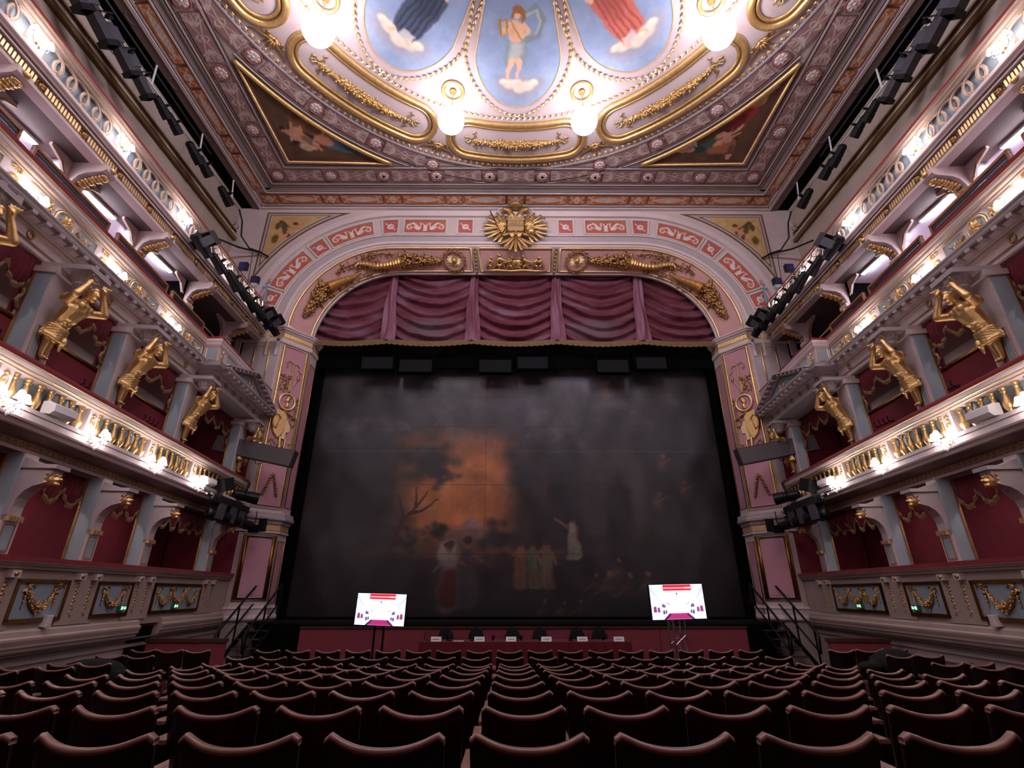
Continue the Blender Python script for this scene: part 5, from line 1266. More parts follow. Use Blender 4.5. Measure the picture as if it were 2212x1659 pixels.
for i, Y in enumerate(TP):
    band(G3, Y-.15, Y+.15, -.11, .0, 10.17, 10.63).build('pedestal', 'plaster_pale', t)
    b = MB(); b.tube([LP(G3, Y+.055*cos(a), .006, 10.42+.055*sin(a)) for a in np.linspace(0, 2*pi, 15)[:-1]], .008, 4, closed=True); b.ell(LP(G3, Y, .005, 10.42), (.01, .025, .025)); 
    for k in range(8): a = 2*pi*k/8; b.leaf(LP(G3, Y+.07*cos(a), .005, 10.42+.09*sin(a)), (.1, cos(a), sin(a)), (1, 0, 0), .05, .025)
    b.build('ornament', 'gold', t)
    yn = TP[i-1]-.15 if i else 14.7; y0 = Y+.15; n = max(2, round((yn-y0)/.31)); st_ = (yn-y0)/n
    for k in range(n):
        yy = y0+st_*(k+.5); loc = (-G3(yy)-.04+G3(10), yy-10, 10.40-9.65)
        if q0: ring.location = loc; o = ring
        else: o = copy_tree(ring, t); o.location = loc
        loc2 = (-G3(yy)-.02+G3(10), yy+st_/2-10, 10.27-9.65)
        if q0: stud.location = loc2; q0 = False
        else: share(stud, t, loc2)
Y = 14.5; k = 0
while Y > 3.0:
    b = MB()
    for q in range(12): yy = Y-.10-.066*q; band(G3, yy-.042, yy, -.06, -.022, 9.735, 9.875, b)
    b.build('flutes', 'gold_pale', t)
    Y -= .97; b = MB(); lion(b, Matrix.Translation(LP(G3, Y+.03, -.05, 9.805)) @ Matrix.Diagonal((.5, .75, .6, 1))); b.build('lion_boss', 'gold_old', t, smooth=True)

# ------------------------------------------------------------------ wall sconces
def bell(b, c, r=.055, h=.10):
    b.lathe([(r*.35, h), (r*.55, h*.85), (r*.75, h*.5), (r*1.0, h*.15), (r*1.15, 0)], 10, Matrix.Translation(c), cap=False); b.ell((c[0], c[1], c[2]+h*.3), (r*.45, r*.45, h*.35), n=6, m=4)
def make_sconce(n, big):
    t = local('crystal_sconce', 'x', 'wall lamp')
    b = MB(); b.ell((.0, 0, -.05), (.03, .04, .04)); b.build('wall_plate', 'gold', t, smooth=True, origin=(0, 0, 0))
    arms = MB(); shades = MB(); cry = MB()
    for k in range(n):
        a = R(-62+124*k/(n-1)); L = .17 if big else .14; ex, ey = L*cos(a), L*sin(a)*1.15
        arms.tube([(0, 0, -.05), (ex*.4, ey*.4, -.10), (ex*.8, ey*.8, -.07), (ex, ey, .0), (ex, ey, .04)], .008, 5)
        c = MB(); bell(c, (ex, ey, .04), .062 if big else .058, .115); c.build('shade', 'shade_glow', t, smooth=True, origin=(0, 0, 0))
        for q in range(3): cry.ell((ex+.03*cos(2.1*q), ey+.03*sin(2.1*q), -.02-.015*q), (.012, .012, .02), n=5, m=4)
        cry.ell((ex, ey, -.10), (.012, .012, .028), n=5, m=4); cry.lathe([(.035, .025), (.012, .01)], 8, Matrix.Translation((ex, ey, 0)))
    for q in range(5): cry.ell((.05+.02*q, .04*sin(q*2.2), -.13-.015*(q % 2)), (.012, .012, .025), n=5, m=4)
    cry.ell((.08, 0, -.17), (.02, .02, .035), n=6, m=5)
    arms.build('arms', 'crystal', t, smooth=True, origin=(0, 0, 0)); co = cry.build('crystals', 'crystal', t, origin=(0, 0, 0)); co['kind'] = 'stuff'; return t
big = make_sconce(3, True); small = make_sconce(2, False)
firsts = [True, True]
for tier, f, d, ysl, z, proto, nm in ((0, G1, .12, [11.48, 9.63, 7.83, 6.1, 4.3, 2.5], 4.20, big, 'first balcony'), (1, G2, .06, [9.58, 7.62, 5.70, 3.75], 7.26, small, 'second balcony'), (2, G3, .08, [13.3, 11.65, 9.6, 7.42, 5.35, 3.2], 10.30, small, 'third balcony')):
    for i, Y in enumerate(ysl):
        k = 0 if proto is big else 1
        o = proto if firsts[k] else copy_tree(proto); firsts[k] = False
        place(o, LP(f, Y, d, z), 0, 'lit crystal sconce on %s front, left wall, %s' % (nm, ORD[i]), 'sconces of the '+nm); L_THINGS.append(o)

# ------------------------------------------------------------------ proscenium piers
def pier(q, z, h=0.0): return (-7.82+.64*q+.78*h, YF+.8*q-.62*h, z)
PLAN = polypath([(-9.6, YF), (-7.82, YF), (-7.18, YF+.8), (-7.18, 16.1)])
pp = thing('proscenium_pier', 'splayed pink proscenium pier with gilt frames and fluted capital, left of the stage', 'pillar', (-7.6, YF+.2, 0)); L_THINGS.append(pp)
MB().sweep(PLAN, [(-.05, 9.58), (.03, 9.58), (.05, 9.62), (.05, 9.72), (.02, 9.74), (-.05, 9.74)]).build('necking', 'plaster_pale', pp)
MB().sweep(PLAN, [(-.05, 9.74), (.03, 9.74), (.03, 9.96), (-.05, 9.96)]).build('fluted_band', 'stucco_gold', pp)
MB().sweep(PLAN, [(-.05, 9.96), (.05, 9.96), (.07, 10.0), (.12, 10.04), (.13, 10.08), (.16, 10.10), (.16, 10.15), (-.05, 10.17)]).build('capital_cornice', 'plaster', pp)
b = MB()
for k in range(20): u = (k+.5)/20; p0 = pier(u-.018, 0); p1 = pier(u+.018, 0); nn = (.78*.055, -.62*.055); b.hexa([(p0[0], p0[1], 9.79), (p0[0]+nn[0], p0[1]+nn[1], 9.79), (p0[0]+nn[0], p0[1]+nn[1], 9.92), (p0[0], p0[1], 9.92)], [(p1[0], p1[1], 9.79), (p1[0]+nn[0], p1[1]+nn[1], 9.79), (p1[0]+nn[0], p1[1]+nn[1], 9.92), (p1[0], p1[1], 9.92)])
for k in range(22): x = -7.88-.055*k; b.box(x-.034, x, YF-.055, YF, 9.79, 9.92)
b.build('flutes', 'gold_pale', pp)
def pframe(z0, z1, q0, q1, wdt, mat, h=.03, nm='panel_frame', f=pier):
    b = MB(); b.tube([f(q0, z0, h*.6), f(q1, z0, h*.6), f(q1, z1, h*.6), f(q0, z1, h*.6)], wdt, 6, closed=True); return b.build(nm, mat, pp, smooth=True)
def ppanel(z0, z1, q0, q1, mat, h=.01, f=pier): b = MB(); b.hexa([f(q0, z0, 0), f(q1, z0, 0), f(q1, z1, 0), f(q0, z1, 0)], [f(q0, z0, h), f(q1, z0, h), f(q1, z1, h), f(q0, z1, h)]); return b.build('panel', mat, pp)
ppanel(4.28, 9.5, .10, .90, 'pink_panel'); pframe(4.28, 9.5, .10, .90, .038, 'gold'); pframe(4.20, 9.56, .03, .97, .016, 'gold_old')
reveal = lambda q, z, h=0: (-7.18+h, 15.5+.6*q, z)
ppanel(4.3, 9.2, .08, .86, 'pink_panel', f=reveal); pframe(4.3, 9.2, .08, .86, .018, 'gold_old', f=reveal)
front = lambda q, z, h=0: (-8.75+.85*q, YF-h, z)
ppanel(7.95, 9.45, .12, .66, 'pink_panel', f=front); pframe(7.95, 9.45, .10, .68, .03, 'gold', f=front)
# cornice between upper and lower pier
MB().sweep(PLAN, [(-.05, 3.76), (.05, 3.76), (.08, 3.84), (.15, 3.88), (.16, 3.95), (.12, 3.98), (.12, 4.06), (.08, 4.10), (-.05, 4.12)]).build('mid_cornice', 'plaster_grey', pp)
MB().sweep(PLAN, [(-.05, 3.58), (.025, 3.58), (.025, 3.74), (-.05, 3.74)]).build('mid_band', 'stucco_gold', pp)
MB().sweep(PLAN, [(-.05, 3.50), (.05, 3.50), (.05, 3.56), (-.05, 3.58)]).build('mid_moulding', 'plaster', pp)
ppanel(1.78, 3.32, .16, .84, 'pink_panel'); pframe(1.72, 3.38, .10, .90, .06, 'bronze'); pframe(1.66, 3.44, .03, .97, .02, 'gold_old')
ppanel(1.6, 3.3, .08, .80, 'pink_panel', f=reveal); pframe(1.6, 3.3, .08, .80, .018, 'gold_old', f=reveal)
MB().sweep(PLAN, [(-.05, 1.16), (.10, 1.16), (.12, 1.20), (.10, 1.26), (.06, 1.30), (.06, 1.44), (.08, 1.46), (.04, 1.52), (-.05, 1.52)]).build('base_moulding', 'plaster', pp)
MB().sweep(PLAN, [(-.05, 0), (.05, 0), (.05, 1.16), (-.05, 1.16)]).build('plinth', 'beige', pp)
# trophy relief
tr = thing('trophy_relief', 'gilt trophy relief with portrait medallion, shield and ribbons on left pier', 'relief', pier(.5, 7.0)); L_THINGS.append(tr)
def pt2(x, z, h=.02): return pier(.5+x/1.02, z, h)     # x in metres across the face
nP = Vector((.78, -.62, 0))
def rib(b, pts, r=.022): b.tube([pt2(x, z, .04+.015*(i % 2)) for i, (x, z) in enumerate(pts)], r, 5, flat=.5)
b = MB(); b.tube([pt2(0, 8.92, .03), pt2(0, 7.95, .04)], .045, 6); b.build('sword_blade', 'gold_pale', tr)
b = MB(); b.tube([pt2(.03*cos(a), 8.95+.03*sin(a), .04) for a in np.linspace(0, 2*pi, 9)[:-1]], .012, 5, closed=True)
rib(b, [(0, 8.95), (-.10, 8.99), (-.18, 9.02), (-.24, 8.94), (-.18, 8.88), (-.24, 8.82), (-.17, 8.78)]); rib(b, [(0, 8.95), (.10, 8.97), (.18, 8.93), (.24, 8.86), (.18, 8.80), (.24, 8.74), (.30, 8.66)])
b.build('top_ribbon', 'gold', tr, smooth=True)
b = MB(); b.tube([pt2(.02, 7.98, .04), pt2(.20, 8.42, .05)], .014, 5); b.ell(pt2(.23, 8.50, .05), (.05, .05, .09)); b.tube([pt2(-.02, 7.98, .04), pt2(-.16, 8.40, .05)], .02, 5)
rr = random.Random(2)
for k in range(46): x, z = -.18+rr.uniform(-.13, .16), 8.2+rr.uniform(-.22, .30); b.leaf(pt2(x, z, .04), (rr.uniform(-1, 1)*.78+.2, rr.uniform(-.6, .2), rr.uniform(-1, 1)), nP, .11, .06)
b.build('torch_and_leaves', 'gold_old', tr, smooth=False)
b = MB(); b.tube([pt2(.26*cos(a), 7.60+.27*sin(a), .05) for a in np.linspace(0, 2*pi, 29)[:-1]], .042, 7, closed=True); b.build('medallion_ring', 'gold_pale', tr, smooth=True)
b = MB(); b.prism([(.22*cos(a), 7.60+.23*sin(a)) for a in np.linspace(0, 2*pi, 25)[:-1]], lambda x, z: pt2(x, z, .01), lambda x, z: pt2(x, z, .03)); b.build('medallion_ground', 'pink_panel', tr)
b = MB(); b.ell(pt2(.01, 7.66, .05), (.085, .085, .11)); b.ell(pt2(-.07, 7.63, .06), (.035, .03, .03)); b.cap(pt2(.03, 7.58, .04), pt2(.02, 7.47, .04), .05, .06); b.ell(pt2(.01, 7.43, .04), (.10, .09, .045)); b.ell(pt2(.03, 7.72, .06), (.09, .09, .06)); melt(b, 'profile_head', .014, 'gold', tr, 2)
b = MB()
for g in (-1, 1):
    for k in range(12): b.leaf(pt2(g*(.29+.05*rr.random()), 7.85-.05*k, .03), (g*.8, -g*.5, rr.uniform(-1, .3)), nP, .13, .07)
b.build('side_leaves', 'gold_old', tr)
b = MB(); sh_ = [(-.36, 7.22), (-.24, 7.27), (-.02, 7.22), (.06, 7.12), (.05, 6.75), (-.02, 6.50), (-.12, 6.36), (-.28, 6.52), (-.37, 6.80)]
b.prism(sh_, lambda x, z: pt2(x, z, .02), lambda x, z: pt2(x*.97, z, .10)); b.build('shield', 'gold', tr)
b = MB(); b.prism([(.08, 7.0), (.26, 6.92), (.24, 6.62), (.14, 6.58), (.12, 6.36), (-.02, 6.36), (.06, 6.7)], lambda x, z: pt2(x, z, .02), lambda x, z: pt2(x, z, .06)); b.build('book', 'gold_pale', tr)
b = MB(); b.tube([pt2(-.25+.12*cos(a), 6.88+.22*sin(a), .11) for a in np.linspace(.4, 5, 14)], .02, 5); b.tube([pt2(-.14, 7.05, .11), pt2(-.24, 6.62, .11)], .015, 5); b.build('shield_emblem', 'gold_old', tr, smooth=True)
b = MB()
for k in range(26): a = 2*pi*k/26; b.ell(pt2(.29+.10*cos(a), 6.98+.13*sin(a), .07), .03, n=6, m=4)
for k in range(14): b.ell(pt2(-.05+.03*k, 7.26-.012*k, .07+.02*(k % 2)), .035, n=6, m=4)
b.build('wreath', 'gold_old', tr, smooth=True)
b = MB(); b.cap(pt2(-.02, 6.40, .04), pt2(.02, 5.95, .04), .05, .07); b.cap(pt2(.16, 6.36, .04), pt2(.16, 5.95, .04), .035, .04)
for k in range(26): x, z = rr.uniform(-.38, .34), 6.12+rr.uniform(-.18, .16); b.leaf(pt2(x, z, .03), (rr.uniform(-1, 1), rr.uniform(-.6, .2), rr.uniform(-.4, 1)), nP, .15, .06)
b.build('quiver_and_leaves', 'gold', tr)
b = MB(); b.ell(pt2(0, 5.24, .04), .045)
for g in (-1, 1):
    for k in range(9): b.ell(pt2(g*(.04+.022*k), 5.18-.072*k, .04+.015*(k % 2)), (.05, .05, .035), n=6, m=4)
b.build('bottom_ribbon', 'gold_old', tr, smooth=True)
# long grey loudspeaker across the pier
def speaker_column(label, c, tilt, rz, L):
    t = thing('column_loudspeaker', label, 'loudspeaker', c); t.rotation_euler = (0, tilt, rz)
    MB().box(-L/2, L/2, -.11, .11, -.24, .24).build('cabinet', 'grey_dark', t, origin=(0, 0, 0)); MB().box(-L/2+.02, L/2-.02, -.125, -.11, -.22, .22).build('grille', 'grey_box', t, origin=(0, 0, 0))
    b = MB(); b.tube([(0, .1, -.2), (.1, .12, -.32), (.25, .12, -.3), (.3, .1, -.2)], .012, 5); b.build('cable', 'cable_black', t, origin=(0, 0, 0)); return t
speaker_column('long dark grey loudspeaker bar mounted in front of the left proscenium pier', (-7.62, 14.02, 5.66), R(12.5), R(-4), 2.5)
speaker_column('long dark grey loudspeaker bar mounted in front of the right proscenium pier', (7.62, 14.02, 5.72), R(-11.5), R(4), 2.5)

# ------------------------------------------------------------------ stage pelmet (swagged drapery in five fields)
pl = thing('stage_pelmet', 'swagged mauve stage pelmet in five fields with gold fringe', 'curtain', (0, 15.9, 10.2))
DIV = [-7.6, -4.6, -1.56, 1.52, 4.6, 7.6]
def pelmet_field(x0, x1, seed):   # real swags: each fold bulges and tucks back under itself
    def pos(s, t):
        x = x0+(x1-x0)*s; u = 2*s-1; sag = .42*(1-u*u); zt = 13.2; z = zt-(zt-10.22)*t
        ph = (z+sag*1.35)*2.3+.35*smoothnoise(x*.6+seed, z*.8)+.06*u*seed
        saw = (ph % 1.0); amp = .75+.45*smoothnoise(x*.7+seed*2, np.floor(ph)*1.7)
        fold = np.where(saw < .22, saw/.22, (1-saw)/.78)*amp*(1-np.abs(u)**6*.4)+.16*smoothnoise(x*1.2+seed*3, (z+sag)*6)
        return x, 15.90-.27*fold, z
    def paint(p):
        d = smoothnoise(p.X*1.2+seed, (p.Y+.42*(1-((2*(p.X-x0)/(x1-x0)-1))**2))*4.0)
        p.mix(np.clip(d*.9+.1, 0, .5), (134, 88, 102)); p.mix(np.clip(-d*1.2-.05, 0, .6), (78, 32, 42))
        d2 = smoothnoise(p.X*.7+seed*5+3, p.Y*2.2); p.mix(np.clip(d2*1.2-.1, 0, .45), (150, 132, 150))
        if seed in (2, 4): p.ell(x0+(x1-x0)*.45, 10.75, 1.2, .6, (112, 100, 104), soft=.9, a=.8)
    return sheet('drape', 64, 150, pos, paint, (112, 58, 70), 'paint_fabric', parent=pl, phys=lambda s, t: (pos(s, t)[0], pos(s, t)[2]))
for i in range(5): pelmet_field(DIV[i]+(.12 if i else 0), DIV[i+1]-(.12 if i < 4 else 0), i+1)
for i in range(1, 5):
    x0 = DIV[i]
    def pos(s, t):
        wd = .13+.16*t; x = x0+(2*s-1)*wd+.02*np.sin(t*9); return x, 15.74-.10*(.5+.5*np.cos((2*s-1)*pi*1.5+np.sin(t*7)))-.03*t, 13.2-(13.2-10.20)*t
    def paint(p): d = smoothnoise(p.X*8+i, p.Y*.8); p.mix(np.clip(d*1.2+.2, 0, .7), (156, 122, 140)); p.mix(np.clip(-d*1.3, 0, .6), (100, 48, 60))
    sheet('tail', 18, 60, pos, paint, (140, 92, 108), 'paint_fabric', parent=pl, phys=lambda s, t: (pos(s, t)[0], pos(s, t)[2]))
b = MB(); vs = []; N = 220
for i in range(N+1):
    x = -7.17+14.34*i/N; k = max(j for j in range(5) if x >= DIV[j]-1e-6) if x > DIV[0] else 0; u = (x-DIV[k])/(DIV[k+1]-DIV[k]); zb = 10.22-.13*sin(pi*min(max(u, 0), 1))
    y = 15.70-.05*sin(pi*u); j = .03*(i % 3); vs += [(x, y-.01, zb+.05), (x, y-.03, zb-.02), (x, y-.02, zb-.14-j*.6)]
b.add(vs, [(i*3+j, i*3+j+1, i*3+j+4, i*3+j+3) for i in range(N) for j in range(2)]); b.build('fringe', 'fringe', pl)
bb = MB(); bb.box(-7.9, 7.9, 16.10, 16.14, 9.3, 13.4); tag(bb.build('black_border', 'black_void', origin=(0, 16.12, 9.3)), 'plain black cloth border behind the stage pelmet', 'curtain')
# ------------------------------------------------------------------ painted safety curtain
CW, CZ0, CZ1 = 7.25, 1.16, 9.9
def curtain_paint(p):
    keep = p.warp(.10, 2.6); X, Z = p.X, p.Y
    n1 = smoothnoise(X*.35+2, Z*.4+1); n2 = smoothnoise(X*.9, Z*1.1+5); n3 = smoothnoise(X*2.6, Z*2.6)
    p.mix(np.clip((Z-6.2)/3.0, 0, 1)*np.clip(.75+.6*n1, 0, 1)*np.exp(-(X/5.2)**4), (84, 80, 90))  # sheen on the upper cloth painted in as lighter grey
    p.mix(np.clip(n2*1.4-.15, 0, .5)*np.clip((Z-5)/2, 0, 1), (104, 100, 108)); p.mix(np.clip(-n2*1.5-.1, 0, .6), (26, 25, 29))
    # orange sunset, left of the middle
    g = np.exp(-((X+2.0)/1.95)**6-((Z-5.1)/1.85)**6); p.mix(g*np.clip(1.0+.4*n2, 0, 1), (172, 104, 62)); p.mix(np.exp(-((X+1.9)/1.2)**2-((Z-4.9)/1.2)**2)*.6, (196, 124, 74))
    p.mix(np.clip(np.exp(-((X+1.2)/2.8)**2-((Z-3.05)/.16)**2), 0, 1)*.6, (142, 88, 60)); p.mix(np.exp(-((X+1.6)/.9)**2-((Z-2.75)/.2)**2)*.5, (136, 84, 58))
    p.mix(np.exp(-((X+7.0)/.35)**2-((Z-4.2)/.9)**2)*.7, (120, 62, 40))
    p.poly([(-2.4, 3.55), (-1.4, 4.1), (-.7, 3.6), (-.2, 3.6), (-.2, 3.2), (-2.4, 3.2)], (92, 78, 80), a=.7, soft=.2); p.poly([(-1.8, 3.8), (-1.4, 4.08), (-1.0, 3.82)], (140, 130, 132), a=.6, soft=.1)
    # trees
    def tree(x, z, s, col, sd):
        r2 = random.Random(sd)
        for k in range(26): p.ell(x+r2.gauss(0, .55)*s, z+r2.gauss(0, .36)*s, .36*s, .26*s, col, soft=.8, a=.7)
    tree(-3.1, 6.0, .95, (40, 40, 42), 1); tree(-2.5, 5.6, .45, (42, 40, 40), 2); tree(1.3, 5.9, 1.2, (42, 42, 46), 3); tree(1.5, 4.6, 1.1, (38, 38, 42), 4); tree(.7, 6.3, .6, (44, 42, 44), 12); tree(-.6, 3.45, .6, (40, 38, 38), 5); tree(-3.6, 3.5, .5, (44, 40, 38), 6); tree(-2.5, 3.7, .4, (48, 42, 38), 7); tree(4.7, 6.6, 1.6, (46, 44, 50), 8); tree(-5.8, 5.8, 1.5, (42, 42, 46), 9); tree(-5.4, 4.2, 1.2, (36, 36, 40), 10)
    for P in ([(-3.95, 3.4), (-3.7, 4.1), (-3.3, 4.5), (-2.9, 5.0)], [(-3.7, 4.1), (-3.9, 4.9)], [(-3.5, 4.3), (-3.1, 4.35), (-2.6, 4.7)], [(-3.3, 4.5), (-3.35, 5.1)], [(.9, 4.4), (1.0, 5.2), (.8, 5.9)], [(1.0, 5.2), (1.3, 5.7)]): p.line(P, (.06, .02), (58, 40, 34))
    # tower, dark arch
    p.poly([(2.15, 3.6), (2.3, 6.3), (3.9, 6.6), (4.3, 6.2), (4.3, 3.5)], (66, 60, 60), a=.6, soft=.3); p.poly([(3.0, 3.4), (3.05, 5.0), (3.4, 5.5), (3.8, 5.0), (3.85, 3.4)], (24, 23, 26), a=.8, soft=.3)
    # ground
    p.mix(np.clip((2.5-Z)/1.2, 0, 1)*.55*np.exp(-((X-.3)/4.2)**2), (52, 56, 42)); p.mix(np.clip((1.75-Z)/.6, 0, 1)*.75, (26, 26, 27))
    SK = (112, 78, 60)
    dk = lambda c: tuple(int(q*.78) for q in c)
    def person(x, z, h, robe, lower=None, arms=((.25, .0), (-.25, -.1)), veil=None):
        w2 = h*.15; robe = dk(robe); lower = dk(lower) if lower else None
        for k in range(9):
            u = k/8; p.ell(x+.02*math.sin(k*2.1), z+h*(.06+.70*u), w2*(1.15-.45*u), h*.10, robe, soft=.5, a=.8)
        if lower:
            for k in range(6): u = k/5; p.ell(x, z+h*(.12+.38*u), w2*(1.0-.2*u), h*.09, lower, soft=.5, a=.8)
        for k in range(5): p.line([(x-w2*.5+w2*.25*k, z+h*.62), (x-w2*.9+w2*.45*k, z+.05)], (.01, .025), tuple(int(c*.65) for c in robe), a=.45)
        for ax, az in arms: p.line([(x+math.copysign(w2*.7, ax), z+h*.72), (x+ax*h, z+h*(.62+az))], (.055, .035), SK)
        if veil: p.ell(x-w2*.2, z+h*.78, w2*1.1, h*.2, veil, soft=.5)
        p.ell(x, z+h*.88, h*.062, h*.08, SK, soft=.3); p.ell(x, z+h*.92, h*.068, h*.06, (60, 44, 36), soft=.4)
    person(-1.55, 1.5, 2.05, (88, 84, 86), (82, 76, 76)); person(-2.1, 1.35, 2.1, (130, 116, 102), (108, 42, 42), veil=(132, 122, 114))
    for x, c in ((.15, (150, 106, 72)), (.55, (104, 122, 98)), (1.0, (124, 108, 88))): person(x, 2.0, 1.45, c, arms=((.2, -.12), (-.2, .05))); p.line([(x-.06, 2.5), (x-.1, 2.0)], .05, SK); p.line([(x+.06, 2.5), (x+.14, 2.0)], .05, SK)
    person(1.85, 2.85, 1.35, (176, 170, 156), (160, 156, 140), arms=((-.42, .32), (.12, -.2)))
    for x, z, s2 in ((2.9, 2.05, .9), (3.5, 2.0, .9), (4.1, 2.1, .8), (3.2, 2.45, .8), (.8, 1.35, .6), (1.4, 1.35, .6), (1.9, 1.4, .6), (2.45, 2.1, .7)):
        p.ell(x, z, .28*s2, .34*s2, (84, 58, 48), rot=.4, soft=.6, a=.75); p.ell(x+.06, z+.42*s2, .10*s2, .11*s2, SK, soft=.4, a=.8); p.line([(x-.1, z), (x-.55*s2, z-.28*s2)], (.09*s2, .04*s2), (92, 64, 52), a=.7)
    for x, z in ((5.0, 5.9), (5.6, 5.0), (4.7, 4.6), (-.9, 8.6), (3.3, 8.7)): p.ell(x, z, .22, .34, (120, 84, 66), soft=.9, a=.55); p.ell(x+.1, z+.3, .1, .1, (150, 110, 90), soft=.6, a=.6); p.line([(x, z), (x+.35, z+.2)], .05, (110, 80, 66), a=.5)
    p.X, p.Y = keep; X, Z = keep
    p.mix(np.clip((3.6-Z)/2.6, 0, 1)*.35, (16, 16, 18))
    # seams of the cloth
    for z in (8.35, 7.25, 6.35, 5.2, 3.0, 1.95): p.line([(-7.2, z), (7.2, z)], .012, (34, 33, 36) if z != 6.35 else (110, 106, 110), a=.5)
    for k in range(-6, 7): p.line([(k*1.12+.1, 1.2), (k*1.12+.1, 9.9)], .008, (36, 35, 38), a=.30)
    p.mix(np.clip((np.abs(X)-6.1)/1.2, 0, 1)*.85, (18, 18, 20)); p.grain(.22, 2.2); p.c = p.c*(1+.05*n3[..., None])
def curt_pos(s, t):
    x = -CW+2*CW*s; z = CZ0+(CZ1-CZ0)*t; return x, 16.55-.012*np.sin(x*5.6)*np.cos(z*2.2), z
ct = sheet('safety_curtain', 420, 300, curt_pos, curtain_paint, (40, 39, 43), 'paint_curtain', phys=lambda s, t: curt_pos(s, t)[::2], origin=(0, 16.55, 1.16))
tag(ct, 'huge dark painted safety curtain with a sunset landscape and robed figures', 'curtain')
b = MB(); b.box(-7.25, -6.98, 16.45, 16.52, 1.13, 10); b.box(6.98, 7.25, 16.45, 16.52, 1.13, 10); b.box(-7.25, 7.25, 16.3, 16.5, 1.12, 1.2); b.build('curtain_channel', 'black_void', stage)
# hanging loudspeakers
for i, (x0, x1, z0, z1) in enumerate(((-5.45, -4.30, 9.08, 9.58), (-4.11, -2.92, 8.96, 9.48), (-1.30, -.13, 8.96, 9.48), (.04, 1.16, 9.10, 9.60), (2.86, 4.0, 8.96, 9.49), (4.25, 5.35, 9.10, 9.60))):
    nm = ['leftmost', 'second from left', 'third from left', 'third from right', 'second from right', 'rightmost'][i]
    t = thing('hanging_loudspeaker', 'black loudspeaker box hung below the stage pelmet, %s of the six' % nm, 'loudspeaker', ((x0+x1)/2, 15.75, z0), group='loudspeakers under the pelmet')
    MB().box(x0, x1, 15.75, 15.93, z0, z1).build('cabinet', 'black_void', t); MB().box(x0+.03, x1-.03, 15.735, 15.75, z0+.03, z1-.03).build('grille', 'speaker_cloth', t)
    b = MB()
    for x in (x0-.02, x1+.02): b.box(x-.015, x+.015, 15.82, 15.9, z0+.1, z1+.5)
    b.build('bracket', 'black_void', t)

# ------------------------------------------------------------------ red stage front in panels, and low partitions
rf = thing('stage_apron', 'dull red panelled stage front with brown top strip', 'panel', (0, 15.06, 0))
xs = [-5.92, -3.9, -1.95, 0, 1.95, 3.9, 6.3]
for i in range(6): MB().box(xs[i]+.006, xs[i+1]-.006, 15.03, 15.08, .02, .97).build('board', 'red_front', rf)
MB().box(-5.92, 6.3, 15.0, 15.1, .97, 1.02).build('top_strip', 'wood_cap', rf)
for g, side, xa, xb in ((-1, 'left', -7.42, -5.86), (1, 'right', 6.2, 7.42)):
    t = thing('low_partition', 'low dull red partition with dark wood cap beside the '+side+' stage stairs', 'partition', ((xa+xb)/2, 11.1, 0))
    MB().box(xa, xb, 11.06, 11.14, 0, .96).build('board', 'red_front', t); b = MB(); b.box(xa-.03, xb+.02, 11.04, 11.16, .96, 1.03); b.build('cap', 'wood_cap', t)
b = MB(); b.box(-7.16, -5.92, 15.04, 15.10, 0, 1.08); b.box(6.3, 7.16, 15.04, 15.10, 0, 1.08); b.build('stage_side', 'black_void', stage)
# ------------------------------------------------------------------ stairs (left, mirrored)
stt = thing('stage_stairs', 'black metal stairs with tube handrails up to the left side of the stage', 'stairs', (-7.05, 14.4, 0)); L_THINGS.append(stt)
X0, X1 = -7.42, -6.72
for k in range(6):
    z = 1.12-.187*(k+1)+.0; y = 15.22-.27*(k+1)+.12
    if k < 6: MB().box(X0+.03, X1-.03, y-.13, y+.13, z-.03, z).build('tread', 'black_metal', stt); b = MB(); b.box(X0+.03, X1-.03, y-.137, y-.125, z-.03, z+.004); b.build('nosing', 'lamp_grey', stt)
MB().box(X0, X1, 15.1, 15.6, 1.09, 1.12).build('landing', 'black_metal', stt)
for x in (X0, X1-.0):
    b = MB(); b.hexa([(x-.02, 15.25, .98), (x+.02, 15.25, .98), (x+.02, 15.25, 1.14), (x-.02, 15.25, 1.14)], [(x-.02, 13.62, 0), (x+.02, 13.62, 0), (x+.02, 13.55, .06), (x-.02, 13.55, .06)]); b.build('stringer', 'black_metal', stt)
    b = MB(); b.tube([(x, 13.62, .52), (x, 13.56, .86), (x, 13.66, .98), (x, 15.3, 2.10), (x, 15.36, 2.06), (x, 15.38, 1.12)], .03, 6); b.tube([(x, 13.62, .50), (x, 15.36, 1.66)], .026, 6); b.build('handrail', 'black_metal', stt, smooth=True)
    b = MB()
    for y, z0, z1 in ((13.72, .05, 1.0), (14.5, .55, 1.55), (15.3, 1.1, 2.1)): b.tube([(x, y, z0), (x, y, z1)], .027, 6)
    b.build('baluster_post', 'black_metal', stt)
# ------------------------------------------------------------------ speakers' table
tb = thing('long_table', 'long table under a dark red cloth in front of the stage', 'table', (.25, 14.1, 0))
TX0, TX1, TY0, TY1, TZ = -2.46, 2.86, 13.85, 14.55, .74
MB().box(TX0+.02, TX1-.02, TY0+.02, TY1, TZ-.03, TZ-.005).build('top', 'wood_cap', tb)
b = MB(); N = 90; vs = []
for i in range(N+1):
    x = TX0+(TX1-TX0)*i/N; w2 = .015*sin(i*1.3)
    vs += [(x, TY1, TZ), (x, TY0, TZ), (x, TY0-.01+w2*.5, TZ-.2), (x, TY0-.02+w2, TZ-.45), (x, TY0-.02+w2*1.4, .06)]
b.add(vs, [(i*5+j, i*5+j+1, (i+1)*5+j+1, (i+1)*5+j) for i in range(N) for j in range(4)])
for x in (TX0, TX1): b.quad((x, TY0-.01, TZ), (x, TY1, TZ), (x, TY1, .06), (x, TY0-.01, .06))
b.build('cloth', 'table_cloth', tb)
b = MB()
